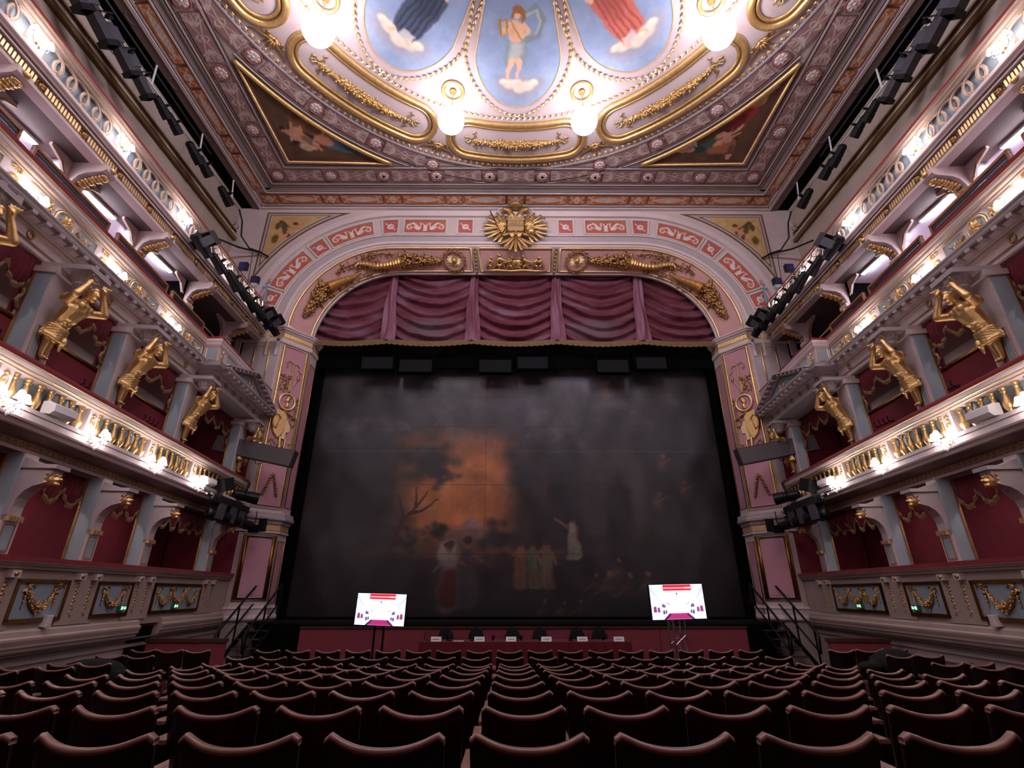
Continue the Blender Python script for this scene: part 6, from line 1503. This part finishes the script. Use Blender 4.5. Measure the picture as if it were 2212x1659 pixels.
for x in (TX0+.1, TX1-.1): b.box(x-.03, x+.03, 14.1, 14.16, 0, TZ-.03)
b.build('leg', 'black_metal', tb)
chp = local('conference_chair', 'x', 'chair')
b = MB(); b.prism([(.24*cos(a), .62+.40*sin(a)) for a in np.linspace(0, pi, 17)]+[(-.24, .56), (.24, .56)], lambda x, z: (x, .03+.06*(1-(x/.26)**2), z), lambda x, z: (x, -.02+.06*(1-(x/.26)**2), z)); b.build('backrest', 'black_cloth', chp, origin=(0, 0, 0))
MB().box(-.24, .24, -.45, .0, .42, .50).build('seat', 'black_cloth', chp, origin=(0, 0, 0))
for sx in (-.22, .22):
    for sy in (-.42, -.02): b = MB(); b.tube([(sx, sy, .42), (sx*1.05, sy*1.05, 0)], .012, 6); b.build('leg', 'black_metal', chp, origin=(0, 0, 0))
from math import floor as _fl
def px2x(u, Y): return (u-1106)/1065*(Y*.9212-.0*1)*1.0
CHX = [-1.80, -.92, .12, .80, 1.83, 2.43]
CHX = [-1.92, -1.10, -.12, .62, 1.62, 2.22]
for i, x in enumerate(CHX):
    o = chp if i == 0 else copy_tree(chp); place(o, (x, 14.85, 0), 0, 'black round-backed conference chair behind the long table, %s from the left' % NTH[i], 'conference chairs')
    o.scale = (.95, .8, 1.0)
def nameplate(i, x):
    t = thing('name_card', 'small white folded name card on the red table, %s from the left' % NTH[i], 'name card', (x, 13.98, TZ), group='name cards')
    b = MB(); b.hexa([(x-.13, 13.93, TZ), (x+.13, 13.93, TZ), (x+.13, 14.03, TZ), (x-.13, 14.03, TZ)], [(x-.13, 13.975, TZ+.105), (x+.13, 13.975, TZ+.105), (x+.13, 13.985, TZ+.105), (x-.13, 13.985, TZ+.105)]); b.build('card', 'white_paint', t)
    b = MB(); b.hexa([(x-.08, 13.945, TZ+.045), (x+.08, 13.945, TZ+.045), (x+.08, 13.946, TZ+.047), (x-.08, 13.946, TZ+.047)], [(x-.08, 13.950, TZ+.055), (x+.08, 13.950, TZ+.055), (x+.08, 13.951, TZ+.057), (x-.08, 13.951, TZ+.057)]); b.build('print', 'grey_box', t)
for i, x in enumerate((-2.05, -.96, -.16, .73, 1.64, 2.56)): nameplate(i, x)
gp_ = local('water_glass', 'x', 'glass')
MB().lathe([(.028, 0), (.03, .004), (.034, .12), (.031, .12), (.027, .01)], 12).build('bowl', 'glass', gp_, smooth=True, origin=(0, 0, 0))
for i, x in enumerate((-1.80, -.62, .10, .58, 1.38, 2.2)):
    o = gp_ if i == 0 else copy_tree(gp_); place(o, (x, 14.2, TZ), 0, 'clear water glass on the red table, %s from the left' % NTH[i], 'water glasses')
t = thing('water_jug', 'clear glass water jug at the left end of the red table', 'jug', (-2.32, 14.1, TZ)); b = MB(); b.lathe([(.05, TZ), (.065, TZ+.02), (.06, TZ+.14), (.045, TZ+.18), (.055, TZ+.22)], 14, Matrix.Translation((-2.32, 14.1, 0)), cap=False); b.build('body', 'glass', t, smooth=True); b = MB(); b.tube([(-2.26, 14.1, TZ+.18), (-2.21, 14.1, TZ+.16), (-2.21, 14.1, TZ+.08), (-2.26, 14.1, TZ+.05)], .008, 5); b.build('handle', 'glass', t)
mc = local('table_microphone', 'x', 'microphone')
MB().box(-.05, .05, -.04, .04, 0, .025).build('base', 'black_metal', mc, origin=(0, 0, 0)); b = MB(); b.tube([(0, 0, .02), (0, -.02, .12), (0, .03, .20)], .005, 5); b.ell((0, .04, .215), (.012, .02, .012)); b.build('gooseneck', 'black_metal', mc, origin=(0, 0, 0))
for i, x in enumerate((-1.72, -1.15, -.02, 1.35)): o = mc if i == 0 else copy_tree(mc); place(o, (x, 14.1, TZ), 0, 'black gooseneck microphone on the red table, %s from the left' % NTH[i], 'table microphones')
t = thing('paper_stack', 'thin white paper stack lying on the red table near the left end', 'papers', (-1.48, 14.02, TZ)); MB().box(-1.62, -1.36, 13.93, 14.12, TZ, TZ+.012, ).build('sheets', 'white_paint', t)
# ------------------------------------------------------------------ monitors
def screen_paint(p):
    X, Y = p.X, p.Y                          # x -.6..6, y 0..0.68
    p.mix(np.clip(1-np.abs(X)/.62, 0, 1)*.8, (255, 255, 255)); p.mix(np.clip(np.abs(X)/.6-.55, 0, 1)*.8, (170, 176, 240))
    for g in (-1, 1):
        p.line([(g*.6, .62), (g*.42, .40)], (.03, .02), (150, 160, 200), a=.5); p.line([(g*.6, .42), (g*.3, .30)], .015, (180, 180, 220), a=.5)
        for k, (x, y, s) in enumerate(((.52, .20, .06), (.44, .19, .05), (.34, .27, .035), (.30, .26, .03), (.33, .14, .04), (.28, .15, .035), (.2, .30, .015), (.24, .32, .015))): p.poly([(g*(x-s*.6), y-s), (g*(x+s*.6), y-s*1.0), (g*(x+s*.5), y+s*.8), (g*(x-s*.5), y+s)], (120, 34, 80) if k < 2 else (70, 40, 90), a=.9, soft=.01)
    p.poly([(-.30, .56), (.34, .56), (.34, .68), (-.30, .68)], (200, 30, 50), soft=.01); p.line([(-.28, .615), (.18, .615)], .008, (250, 220, 230)); p.line([(.2, .615), (.32, .615)], .014, (250, 220, 230))
    p.poly([(-.30, .0), (.30, .0), (.18, .12), (-.18, .12)], (150, 20, 90), soft=.02, a=.9); p.ell(0, .5, .02, .02, (90, 90, 110), soft=.3); p.ell(0, .25, .06, .04, (190, 190, 210), soft=.6); p.line([(-.32, .0), (-.2, .1)], .02, (60, 20, 70)); p.line([(.32, .0), (.2, .1)], .02, (60, 20, 70))
def monitor(label, x, y, z0, rz, roll, kind):
    t = thing('monitor', label, 'screen', (x, y, 0)); t.rotation_euler = (0, 0, rz)
    A = Matrix.Translation((0, 0, z0)) @ Matrix.Rotation(roll, 4, 'Y')
    b = MB(); b.box(-.615, .615, -.02, .04, 0, .70); b.xf(A); b.build('casing', 'black_metal', t, origin=(0, 0, 0))
    o = sheet('display', 110, 66, lambda s, u: ((s-.5)*1.20, 0*s-.0215, .008+.684*u), screen_paint, (232, 236, 255), 'screen', parent=t, phys=lambda s, u: ((s-.5)*1.20, u*.684), origin=(0, 0, 0)); o.matrix_local = A
    b = MB()
    if kind == 'pole':
        for dx in (-.12, .10): b.tube([(dx, .06, 0), (dx, .06, z0+.4)], .028, 6)
        b.box(-.45, .45, -.3, .3, 0, .03); b.build('stand', 'black_metal', t, origin=(0, 0, 0))
    else:
        for dx, dy in ((-.13, 0), (.13, 0), (-.13, .26), (.13, .26)): b.tube([(dx, .06+dy, 0), (dx, .06+dy, z0+.3)], .022, 6)
        for k in range(8):
            z = .05+.2*k; g = (-1)**k
            for yy in (.06, .32): b.tube([(-.13*g, yy, z), (.13*g, yy, z+.2)], .010, 5)
        b.build('truss', 'steel', t, origin=(0, 0, 0))
        MB().box(-.35, .35, -.15, .5, 0, .02).build('base_plate', 'black_metal', t, origin=(0, 0, 0))
    return t
monitor('lit flat screen on black double-pole stand in front of the left stage half', -3.27, 12.9, 1.155, R(-6), R(1.6), 'pole')
monitor('lit flat screen on silver truss stand in front of the right stage half', 3.42, 11.6, 1.345, R(6), R(-1.2), 'truss')

# ------------------------------------------------------------------ theatre seats
se = local('theatre_seat', 'x', 'seat')
def back_pt(u, v, off):                      # u -1..1 across, v 0..1 up; off = distance in front of the back surface
    hwid = .212+.018*v; x = u*hwid; cup = .055*(u*u); lean = -.10*v
    ear = .055*abs(u)**2.4-.035*max(0, abs(u)-.86)/.14*max(0, (abs(u)-.86)/.14)
    z = .37+v*(.488+ear); return (x, -.02+lean+cup+off, z)
nu, nv = 15, 7
b = MB(); vs = []; fs = []
for off in (0, .022):
    for j in range(nv):
        for i in range(nu): vs.append(back_pt(-1+2*i/(nu-1), j/(nv-1), off))
n1 = nu*nv
for j in range(nv-1):
    for i in range(nu-1): a = j*nu+i; fs += [(a, a+1, a+nu+1, a+nu), (n1+a, n1+a+nu, n1+a+nu+1, n1+a+1)]
for j in range(nv-1):
    for i in (0, nu-1): a = j*nu+i; fs.append((a, a+nu, n1+a+nu, n1+a))
for i in range(nu-1): fs.append((i, i+1, n1+i+1, n1+i))
b.add(vs, fs); b.build('back', 'wood_dark', se, smooth=True, origin=(0, 0, 0))
b = MB(); vs = []; us = np.linspace(-1, 1, 21)
for u in us:
    x, y, z = back_pt(u, 1.0, 0)
    vs += [(x, y-.007, z-.010), (x, y-.007, z+.007), (x, y+.003, z+.012), (x, y+.028, z+.010), (x, y+.028, z-.010)]
fs = [(i*5+k, i*5+(k+1) % 5, (i+1)*5+(k+1) % 5, (i+1)*5+k) for i in range(20) for k in range(5)]+[(0, 1, 2, 3, 4), (100, 104, 103, 102, 101)]
b.add(vs, fs); b.build('top_rail', 'wood_edge', se, smooth=True, origin=(0, 0, 0))
b = MB(); vs = []
for off in (.022, .05):
    for j in range(5):
        for i in range(9): vs.append(back_pt((-1+2*i/8)*.82, .06+.80*j/4, off+.012*(off > .03)*(1-(i/4-1)**2)))
fs = []
for j in range(4):
    for i in range(8): a = j*9+i; fs.append((45+a, 45+a+9, 45+a+10, 45+a+1))
for i in range(8): fs += [(i, i+1, 46+i, 45+i), (36+i, 37+i, 82+i, 81+i)]
for j in range(4): fs += [(j*9, j*9+9, 45+j*9+9, 45+j*9), (j*9+8, j*9+17, 45+j*9+17, 45+j*9+8)]
b.add(vs, fs); b.build('back_cushion', 'seat_red', se, smooth=True, origin=(0, 0, 0))
b = MB(); b.prism([(-.21, .02), (.21, .02), (.23, .28), (.20, .42), (-.20, .42), (-.23, .28)], lambda x, y: (x, y, .37), lambda x, y: (x*.97, y, .45)); b.ell((0, .22, .44), (.2, .19, .045), n=12, m=6); b.build('seat_cushion', 'seat_red', se, smooth=False, origin=(0, 0, 0))
for g in (-1, 1):
    b = MB(); b.hexa([(g*.235-.018, .0, 0), (g*.235+.018, .0, 0), (g*.235+.018, .30, 0), (g*.235-.018, .30, 0)], [(g*.245-.018, -.04, .58), (g*.245+.018, -.04, .58), (g*.245+.018, .34, .58), (g*.245-.018, .34, .58)]); b.build('side_frame', 'wood_dark', se, origin=(0, 0, 0))
    b = MB(); b.box(g*.245-.03, g*.245+.03, -.02, .38, .58, .605); b.build('armrest', 'wood_edge', se, origin=(0, 0, 0))
ROWS = [2.34, 3.22, 4.10, 4.98, 5.88, 6.78, 7.65, 8.42, 9.25, 10.28]
PITCH = .557; XC = -.13
nrows = len(ROWS); used = False
def put_seat(x, y, z, rz, label, group):
    global used
    o = se if not used else copy_tree(se); used = True
    place(o, (x, y, z), rz, label, group); return o
for r, Y in enumerate(ROWS):
    n = [5, 6, 7, 8, 8, 8, 8, 8, 8, 8][r]; half = 0.0 if r < 8 else -.07
    for k in range(-n, n+1):
        x = XC+half+k*PITCH; y = Y+.004*x*x; rz = R(.5)*x*.9
        if r >= 8 and abs(x) > 4.85: continue
        put_seat(x, y-.0, floor_z(y), rz+R(random.uniform(-.6, .6)), 'dark wooden theatre seat, %s row from the front, %s seat from the left' % (NTH[nrows-1-r], NTH[k+n]), 'seats of the central block')
SIDE = [(-5.95, 10.35), (-6.48, 10.4), (-7.0, 10.45), (-6.42, 9.5), (-6.95, 9.55), (-6.4, 8.5), (-6.9, 8.55), (-6.25, 7.6), (-6.8, 7.65), (-6.2, 6.7), (-6.75, 6.75), (-5.95, 5.85), (-6.5, 5.9)]
for g, side in ((-1, 'left'), (1, 'right')):
    for i, (x, y) in enumerate(SIDE):
        row = ['front', 'front', 'front', 'second', 'second', 'third', 'third', 'fourth', 'fourth', 'fifth', 'fifth', 'sixth', 'sixth'][i]; pos_ = 'beside the aisle' if i in (0, 3, 5, 7, 9, 11) else ('beside the wall' if i != 1 else 'in the middle')
        put_seat(g*abs(x), y, floor_z(y), R(-7*g*-1)*-1, 'dark wooden theatre seat in the %s side block, %s row, %s' % (side, row, pos_), 'seats of the side blocks')
# coats over seats
for g, side, x, y, sx in ((-1, 'left', -6.62, 8.72, .85), (1, 'right', 6.75, 10.1, .7)):
    b = MB(); rr = random.Random(5)
    b.ell((0, 0, .78), (.52*sx, .26, .16), n=14, m=8); b.ell((-.35*sx, .02, .72), (.30*sx, .24, .14)); b.ell((.3*sx, 0, .70), (.32*sx, .25, .16)); b.ell((-.75*sx, .0, .66), (.34*sx, .16, .09)); b.cap((-.4*sx, -.2, .7), (-.4*sx, -.25, .4), .10, .07); b.cap((.2*sx, -.2, .7), (.25*sx, -.26, .35), .12, .08)
    b.xf(Matrix.Translation((x, y, floor_z(y))) @ rotm(0, 0, R(8)))
    o = melt(b, 'draped_coat', .03, 'black_cloth', None, 3, origin=(x, y, floor_z(y)+.3)); tag(o, 'black coat heaped over seat backs in the %s side block' % side, 'coat')
t = thing('paper_sheet', 'small white paper lying on a seat in the left block', 'paper', (-4.5, 5.0, .7)); MB().box(-4.6, -4.38, 5.12, 5.27, floor_z(5)+.50, floor_z(5)+.505).build('sheet', 'white_paint', t)

# ------------------------------------------------------------------ stage lighting
def profile_spot(label, loc, rz, pitch, s=1.0, col='lamp_grey', sq=True, group='profile spotlights'):
    t = thing('profile_spotlight', label, 'spotlight', loc, 0, group); t.rotation_euler = (pitch, 0, rz); t.scale = (s, s, s)
    b = MB(); b.box(-.13, .13, -.42, -.12, -.14, .12); b.box(-.10, .10, -.50, -.42, -.10, .08); b.build('lamp_house', col, t, origin=(0, 0, 0))
    b = MB()
    if sq: b.box(-.10, .10, -.12, .42, -.09, .09)
    else: b.lathe([(.09, -.12), (.10, .1), (.10, .42)], 14, rotm(-pi/2))
    b.build('barrel', 'grey_dark' if sq else 'black_metal', t, origin=(0, 0, 0))
    b = MB()
    for a in range(4): b.box(-.13, .13, .42, .52, .11, .125, M=Matrix.Rotation(a*pi/2, 4, 'Y'))
    b.build('hood', 'black_metal', t, origin=(0, 0, 0)); b = MB(); b.lathe([(.085, 0), (.05, .02), (.0, .03)], 14, Matrix.Translation((0, .43, 0)) @ rotm(-pi/2)); b.build('lens', 'blue_lens', t, smooth=True, origin=(0, 0, 0))
    b = MB(); b.tube([(-.17, 0, 0), (-.17, 0, .25), (.17, 0, .25), (.17, 0, 0)], .016, 5); b.box(-.03, .03, -.03, .03, .25, .36); b.build('yoke', 'black_metal', t, origin=(0, 0, 0))
    b = MB(); b.box(-.015, .015, -.1, .4, .091, .096); b.build('label_strip', 'white_paint', t, origin=(0, 0, 0))
    b = MB(); b.tube([(0, -.48, -.02), (-.05, -.62, -.28), (.05, -.4, -.42), (.12, -.1, -.30)], .010, 5); b.build('cable', 'cable_black', t, origin=(0, 0, 0)); return t
def par_can(label, loc, rz, pitch, s=1.0, group='small spotlights'):
    t = thing('par_spotlight', label, 'spotlight', loc, 0, group); t.rotation_euler = (pitch, 0, rz); t.scale = (s, s, s)
    b = MB(); b.lathe([(.05, -.22), (.085, -.18), (.095, 0), (.095, .05), (.105, .06), (.105, .24)], 14, rotm(-pi/2)); b.build('can', 'black_metal', t, smooth=False, origin=(0, 0, 0))
    b = MB(); b.lathe([(.09, 0), (.0, .01)], 14, Matrix.Translation((0, .20, 0)) @ rotm(-pi/2)); b.build('lens', 'black_matte', t, origin=(0, 0, 0))
    b = MB(); b.tube([(-.12, 0, 0), (-.12, 0, .16), (.12, 0, .16), (.12, 0, 0)], .012, 5); b.box(-.025, .025, -.025, .025, .16, .25); b.build('yoke', 'black_metal', t, origin=(0, 0, 0)); return t
def moving_head(label, loc, rz, pitch, s=1.0, group='moving-head lamps'):
    t = thing('moving_head_lamp', label, 'spotlight', loc, 0, group); t.rotation_euler = (pitch, 0, rz); t.scale = (s, s, s)
    b = MB(); b.box(-.16, .16, -.14, .14, .20, .34); b.build('base', 'black_metal', t, origin=(0, 0, 0))
    b = MB(); b.box(-.16, -.11, -.08, .08, -.10, .20); b.box(.11, .16, -.08, .08, -.10, .20); b.build('arm', 'grey_dark', t, origin=(0, 0, 0))
    b = MB(); b.lathe([(.07, -.20), (.11, -.16), (.11, .08), (.095, .24), (.10, .30)], 14, rotm(-pi/2)); b.build('head', 'black_metal', t, origin=(0, 0, 0)); b = MB(); b.lathe([(.09, 0), (0, .015)], 14, Matrix.Translation((0, .30, 0)) @ rotm(-pi/2)); b.build('lens', 'blue_lens', t, origin=(0, 0, 0)); return t
# upper pipe
t = thing('lighting_pipe', 'long white lighting pipe with struts below the ceiling edge, left side', 'pipe', (-9.72, 10, 14.2)); L_THINGS.append(t)
b = MB(); b.tube([(-9.72, 3.0, 14.28), (-9.72, 13.6, 14.28)], .026, 8); b.build('main_pipe', 'white_paint', t, smooth=True)
b = MB(); b.tube([(-10.02, 3.0, 15.12), (-10.02, 12.0, 15.12)], .02, 6); b.build('upper_pipe', 'lamp_grey', t, smooth=True)
for y in (5.0, 9.0, 11.2, 13.1): b = MB(); b.tube([(-9.72, y, 14.28), (-9.95, y+.15, 15.25)], .026, 6); b.build('strut', 'white_paint', t)
b = MB(); b.tube([(-9.72, 13.6, 14.28), (-9.7, 13.9, 14.0), (-9.8, 14.2, 13.6), (-9.6, 14.5, 13.3), (-9.2, 14.6, 13.2)], .03, 5); b.tube([(-10.2, 13.6, 13.0), (-9.8, 14.2, 13.1), (-9.2, 14.55, 13.15), (-8.9, 14.6, 13.0)], .035, 5); b.tube([(-9.5, 14.6, 13.2), (-9.45, 14.62, 12.4), (-9.35, 14.62, 11.0)], .012, 4); b.tube([(-9.9, 13.8, 13.9)]+[(-9.9+.12*cos(a), 13.9, 13.75+.12*sin(a)) for a in np.linspace(1.5, 7, 10)], .012, 4)
b.build('cable_bundle', 'cable_black', t)
SPY = [6.3, 7.05, 7.85, 8.45]
for i, y in enumerate(SPY): L_THINGS.append(profile_spot('large grey profile spotlight on the upper pipe, left side, %s' % ORD[3-i], (-9.62, y, 13.9), R(-20), R(-40), 1.25 if i < 2 else 1.1, 'lamp_grey', True, 'profile spotlights on the upper pipes'))
for i, y in enumerate((9.45, 9.95, 10.95, 11.45, 12.7)): L_THINGS.append(par_can('small black spotlight on the upper pipe, left side, '+ORD[4-i], (-9.68, y, 14.02), R(-12), R(-30), 1.25 if i < 2 else 1.4, 'black spotlights on the upper pipes'))
# rig at the end of the third balcony
t = thing('lighting_truss', 'dark lighting pipe rack with cables along the end of the third balcony, left side', 'pipe', (-8.05, 12, 9.9)); L_THINGS.append(t)
b = MB(); b.tube([(-7.98, 9.8, 10.12), (-8.12, 14.3, 10.0)], .025, 6); b.tube([(-8.0, 10.2, 10.42), (-8.12, 14.2, 10.36)], .018, 6)
for k in range(9): y = 10.2+.5*k; b.tube([(-8.0, y, 10.12), (-8.15, y, 10.45), (-8.3, y, 10.75)], .014, 5)
b.build('rack', 'steel', t)
b = MB(); rr = random.Random(9)
for k in range(16):
    y = 10.3+.24*k; b.tube([(-8.0, y, 10.2), (-7.95+rr.uniform(-.05, .05), y+.1, 10.0+rr.uniform(-.15, .1)), (-8.0, y+.25, 10.15), (-8.0, y+.4, 10.3)], .010, 4)
b.build('cables', 'cable_black', t)
b = MB(); rr = random.Random(4)
for k in range(30): y = 10.3+.13*k; b.tube([(-7.97, y, 10.12+rr.uniform(-.1, .25)), (-7.94, y+.06, 10.05+rr.uniform(-.1, .2))], .012, 4)
b.build('clamps', 'steel', t)
for i, (y, k, s) in enumerate(((9.95, 'm', 1.25), (10.75, 'p', 1.2), (11.5, 'p', 1.35), (12.05, 'p', 1.2), (12.6, 'p', 1.35), (13.1, 'p', 1.2), (13.5, 'm', 1.15), (14.0, 'm', 1.25))):
    lb = 'black %s on the third balcony rack, left side, %s' % ('moving-head lamp' if k == 'm' else 'spotlight', ORD[7-i])
    L_THINGS.append((moving_head if k == 'm' else par_can)(lb, (-7.90-.04*(i > 3), y, 9.86), R(-20), R(-35), s))
for i, y in enumerate((11.9, 12.6)):
    t = thing('blue_floodlight', 'small floodlight with dark blue filter, third balcony, left side, %s' % ORD[1-i], 'spotlight', (-7.98, y, 10.6)); L_THINGS.append(t)
    b = MB(); b.box(-8.10, -7.86, y, y+.12, 10.52, 10.76); b.build('housing', 'black_metal', t); b = MB(); b.box(-8.08, -7.88, y-.012, y, 10.54, 10.74); b.build('filter', 'blue_lens', t)
# rig at the end of the first balcony
t = thing('lighting_bar', 'black lighting bar with clamps and cables on the end of the first balcony, left side', 'pipe', (-7.5, 13, 3.9)); L_THINGS.append(t)
b = MB(); b.tube([LP(G1, 11.7, .30, 4.02), LP(G1, 14.4, .34, 3.98)], .026, 6); b.tube([LP(G1, 11.5, .18, 4.12), LP(G1, 12.4, .34, 4.05)], .02, 6); b.build('bar', 'steel', t)
b = MB(); rr = random.Random(8)
for k in range(14): y = 11.8+.18*k; b.tube([LP(G1, y, .3, 4.05), LP(G1, y+.1, .36, 3.9+rr.uniform(-.05, .1)), LP(G1, y+.2, .3, 4.02+rr.uniform(-.1, .15))], .010, 4)
b.build('cables', 'cable_black', t)
b = MB()
for k in range(8): b.box(*sum([[LP(G1, 12+.3*k, .3, 0)[0]-.025, LP(G1, 12+.3*k, .3, 0)[0]+.025]], []), 12+.3*k-.02, 12+.3*k+.02, 3.97, 4.07)
b.build('clamps', 'white_paint', t)
for i, (y, k, s) in enumerate(((12.3, 'm', 1.2), (12.95, 'm', 1.25), (13.5, 'm', 1.2), (14.0, 'p', 1.2))):
    L_THINGS.append((moving_head if k == 'm' else par_can)('black %s under first balcony lighting bar, left side, %s' % ('moving-head lamp' if k == 'm' else 'spotlight', ORD[3-i]), LP(G1, y, .34, 3.62), R(-25), R(-8), s))
t = thing('floodlight', 'boxy black floodlight with grey front above the first balcony lighting bar, left side', 'spotlight', LP(G1, 12.6, .25, 4.3)); L_THINGS.append(t)
p = LP(G1, 12.6, .25, 4.4); b = MB(); b.box(-.22, .22, -.12, .12, -.16, .16, M=Matrix.Translation(p) @ rotm(R(20), 0, R(-25))); b.build('housing', 'black_metal', t); b = MB(); b.box(-.20, .20, -.135, -.12, -.14, .14, M=Matrix.Translation(p) @ rotm(R(20), 0, R(-25))); b.build('front', 'grey_dark', t)
b = MB(); b.tube([LP(G1, 12.6, .25, 4.0), LP(G1, 12.6, .25, 4.3)], .015, 5); b.build('yoke', 'black_metal', t)
L_THINGS.append(par_can('black long-nosed spotlight above the first balcony lighting bar end, left side', LP(G1, 13.9, .3, 4.35), R(-60), R(-8), 1.5))
t = thing('barn_door_lamp', 'black square barn-door lamp hanging at the stage end of the first balcony bar, left side', 'spotlight', (-7.35, 14.35, 3.5)); L_THINGS.append(t)
b = MB(); b.box(-7.45, -7.25, 14.2, 14.4, 3.4, 3.62); b.build('housing', 'black_metal', t); b = MB(); b.box(-7.18, -6.95, 14.16, 14.18, 3.42, 3.78, ); b.build('barn_door', 'black_metal', t); b = MB(); b.tube([(-7.35, 14.3, 3.6), (-7.35, 14.3, 4.0)], .014, 5); b.build('yoke', 'black_metal', t)
# white surround speakers on the first balcony
for i, Y in enumerate((12.0, 7.0)):
    t = thing('surround_speaker', 'white wedge speaker on first balcony ledge, left side, %s' % ORD[i], 'loudspeaker', LP(G1, Y, .14, 4.26)); L_THINGS.append(t)
    b = MB(); poly = [(0, .02), (.15, 0), (.21, .05), (.20, .15), (.10, .20), (0, .20)]; b.prism(poly, lambda x, z: (x, -.20, z), lambda x, z: (x, .20, z)); b.xf(Matrix.Translation(LP(G1, Y, .02, 4.27)) @ rotm(0, 0, R(0))); b.build('cabinet', 'white_paint', t)
    b = MB(); b.prism([(x*.9+.01, z*.9+.01) for x, z in poly], lambda x, z: (x, .2, z), lambda x, z: (x, .206, z)); b.xf(Matrix.Translation(LP(G1, Y, .02, 4.27))); b.build('side_grille', 'lamp_grey', t)
# exit signs and white boxes on the lower parapet
for i, (Y, z) in enumerate(((12.0, 1.60), (10.1, 1.61))):
    t = thing('exit_sign', 'small green escape sign on the lowest parapet, left wall, %s' % ORD[i], 'sign', LP(PW, Y, 0, z)); L_THINGS.append(t)
    band(PW, Y-.085, Y+.085, -.04, .03, z-.045, z+.045).build('housing', 'exit_green', t)
    b = band(PW, Y-.075, Y-.015, .03, .034, z-.03, z+.03); band(PW, Y+.005, Y+.03, .03, .034, z-.02, z+.02, b); band(PW, Y+.04, Y+.07, .03, .034, z-.028, z+.028, b); b.build('symbol', 'sign_glow', t)
t = thing('white_wall_box', 'small white box fixed to the lowest parapet ledge, left wall', 'box', LP(PW, 8.3, .03, 1.46)); L_THINGS.append(t)
band(PW, 8.25, 8.36, -.06, .05, 1.40, 1.56).build('case', 'white_paint', t); band(PW, 8.26, 8.35, .05, .055, 1.41, 1.55).build('lid', 'plaster_pale', t)
# ------------------------------------------------------------------ mirror the left side to the right
wr = mirror(wall_left); wr.name = 'wall_right'
for o in L_THINGS: mirror(o)
# a small door stands open in the left parapet base only
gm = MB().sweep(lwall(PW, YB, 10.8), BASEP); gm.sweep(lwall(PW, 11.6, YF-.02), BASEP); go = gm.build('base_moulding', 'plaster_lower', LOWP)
bpy.data.objects.remove(BASEM); go.name = 'base_moulding'
b = MB(); band(PW, 10.78, 11.62, -.2, -.14, .0, 1.40, b); dd = struct(b.build('doorway_dark', 'black_void', origin=LP(PW, 11.2, -.3, .9)))  # black panel: darkness inside the open doorway put in as colour
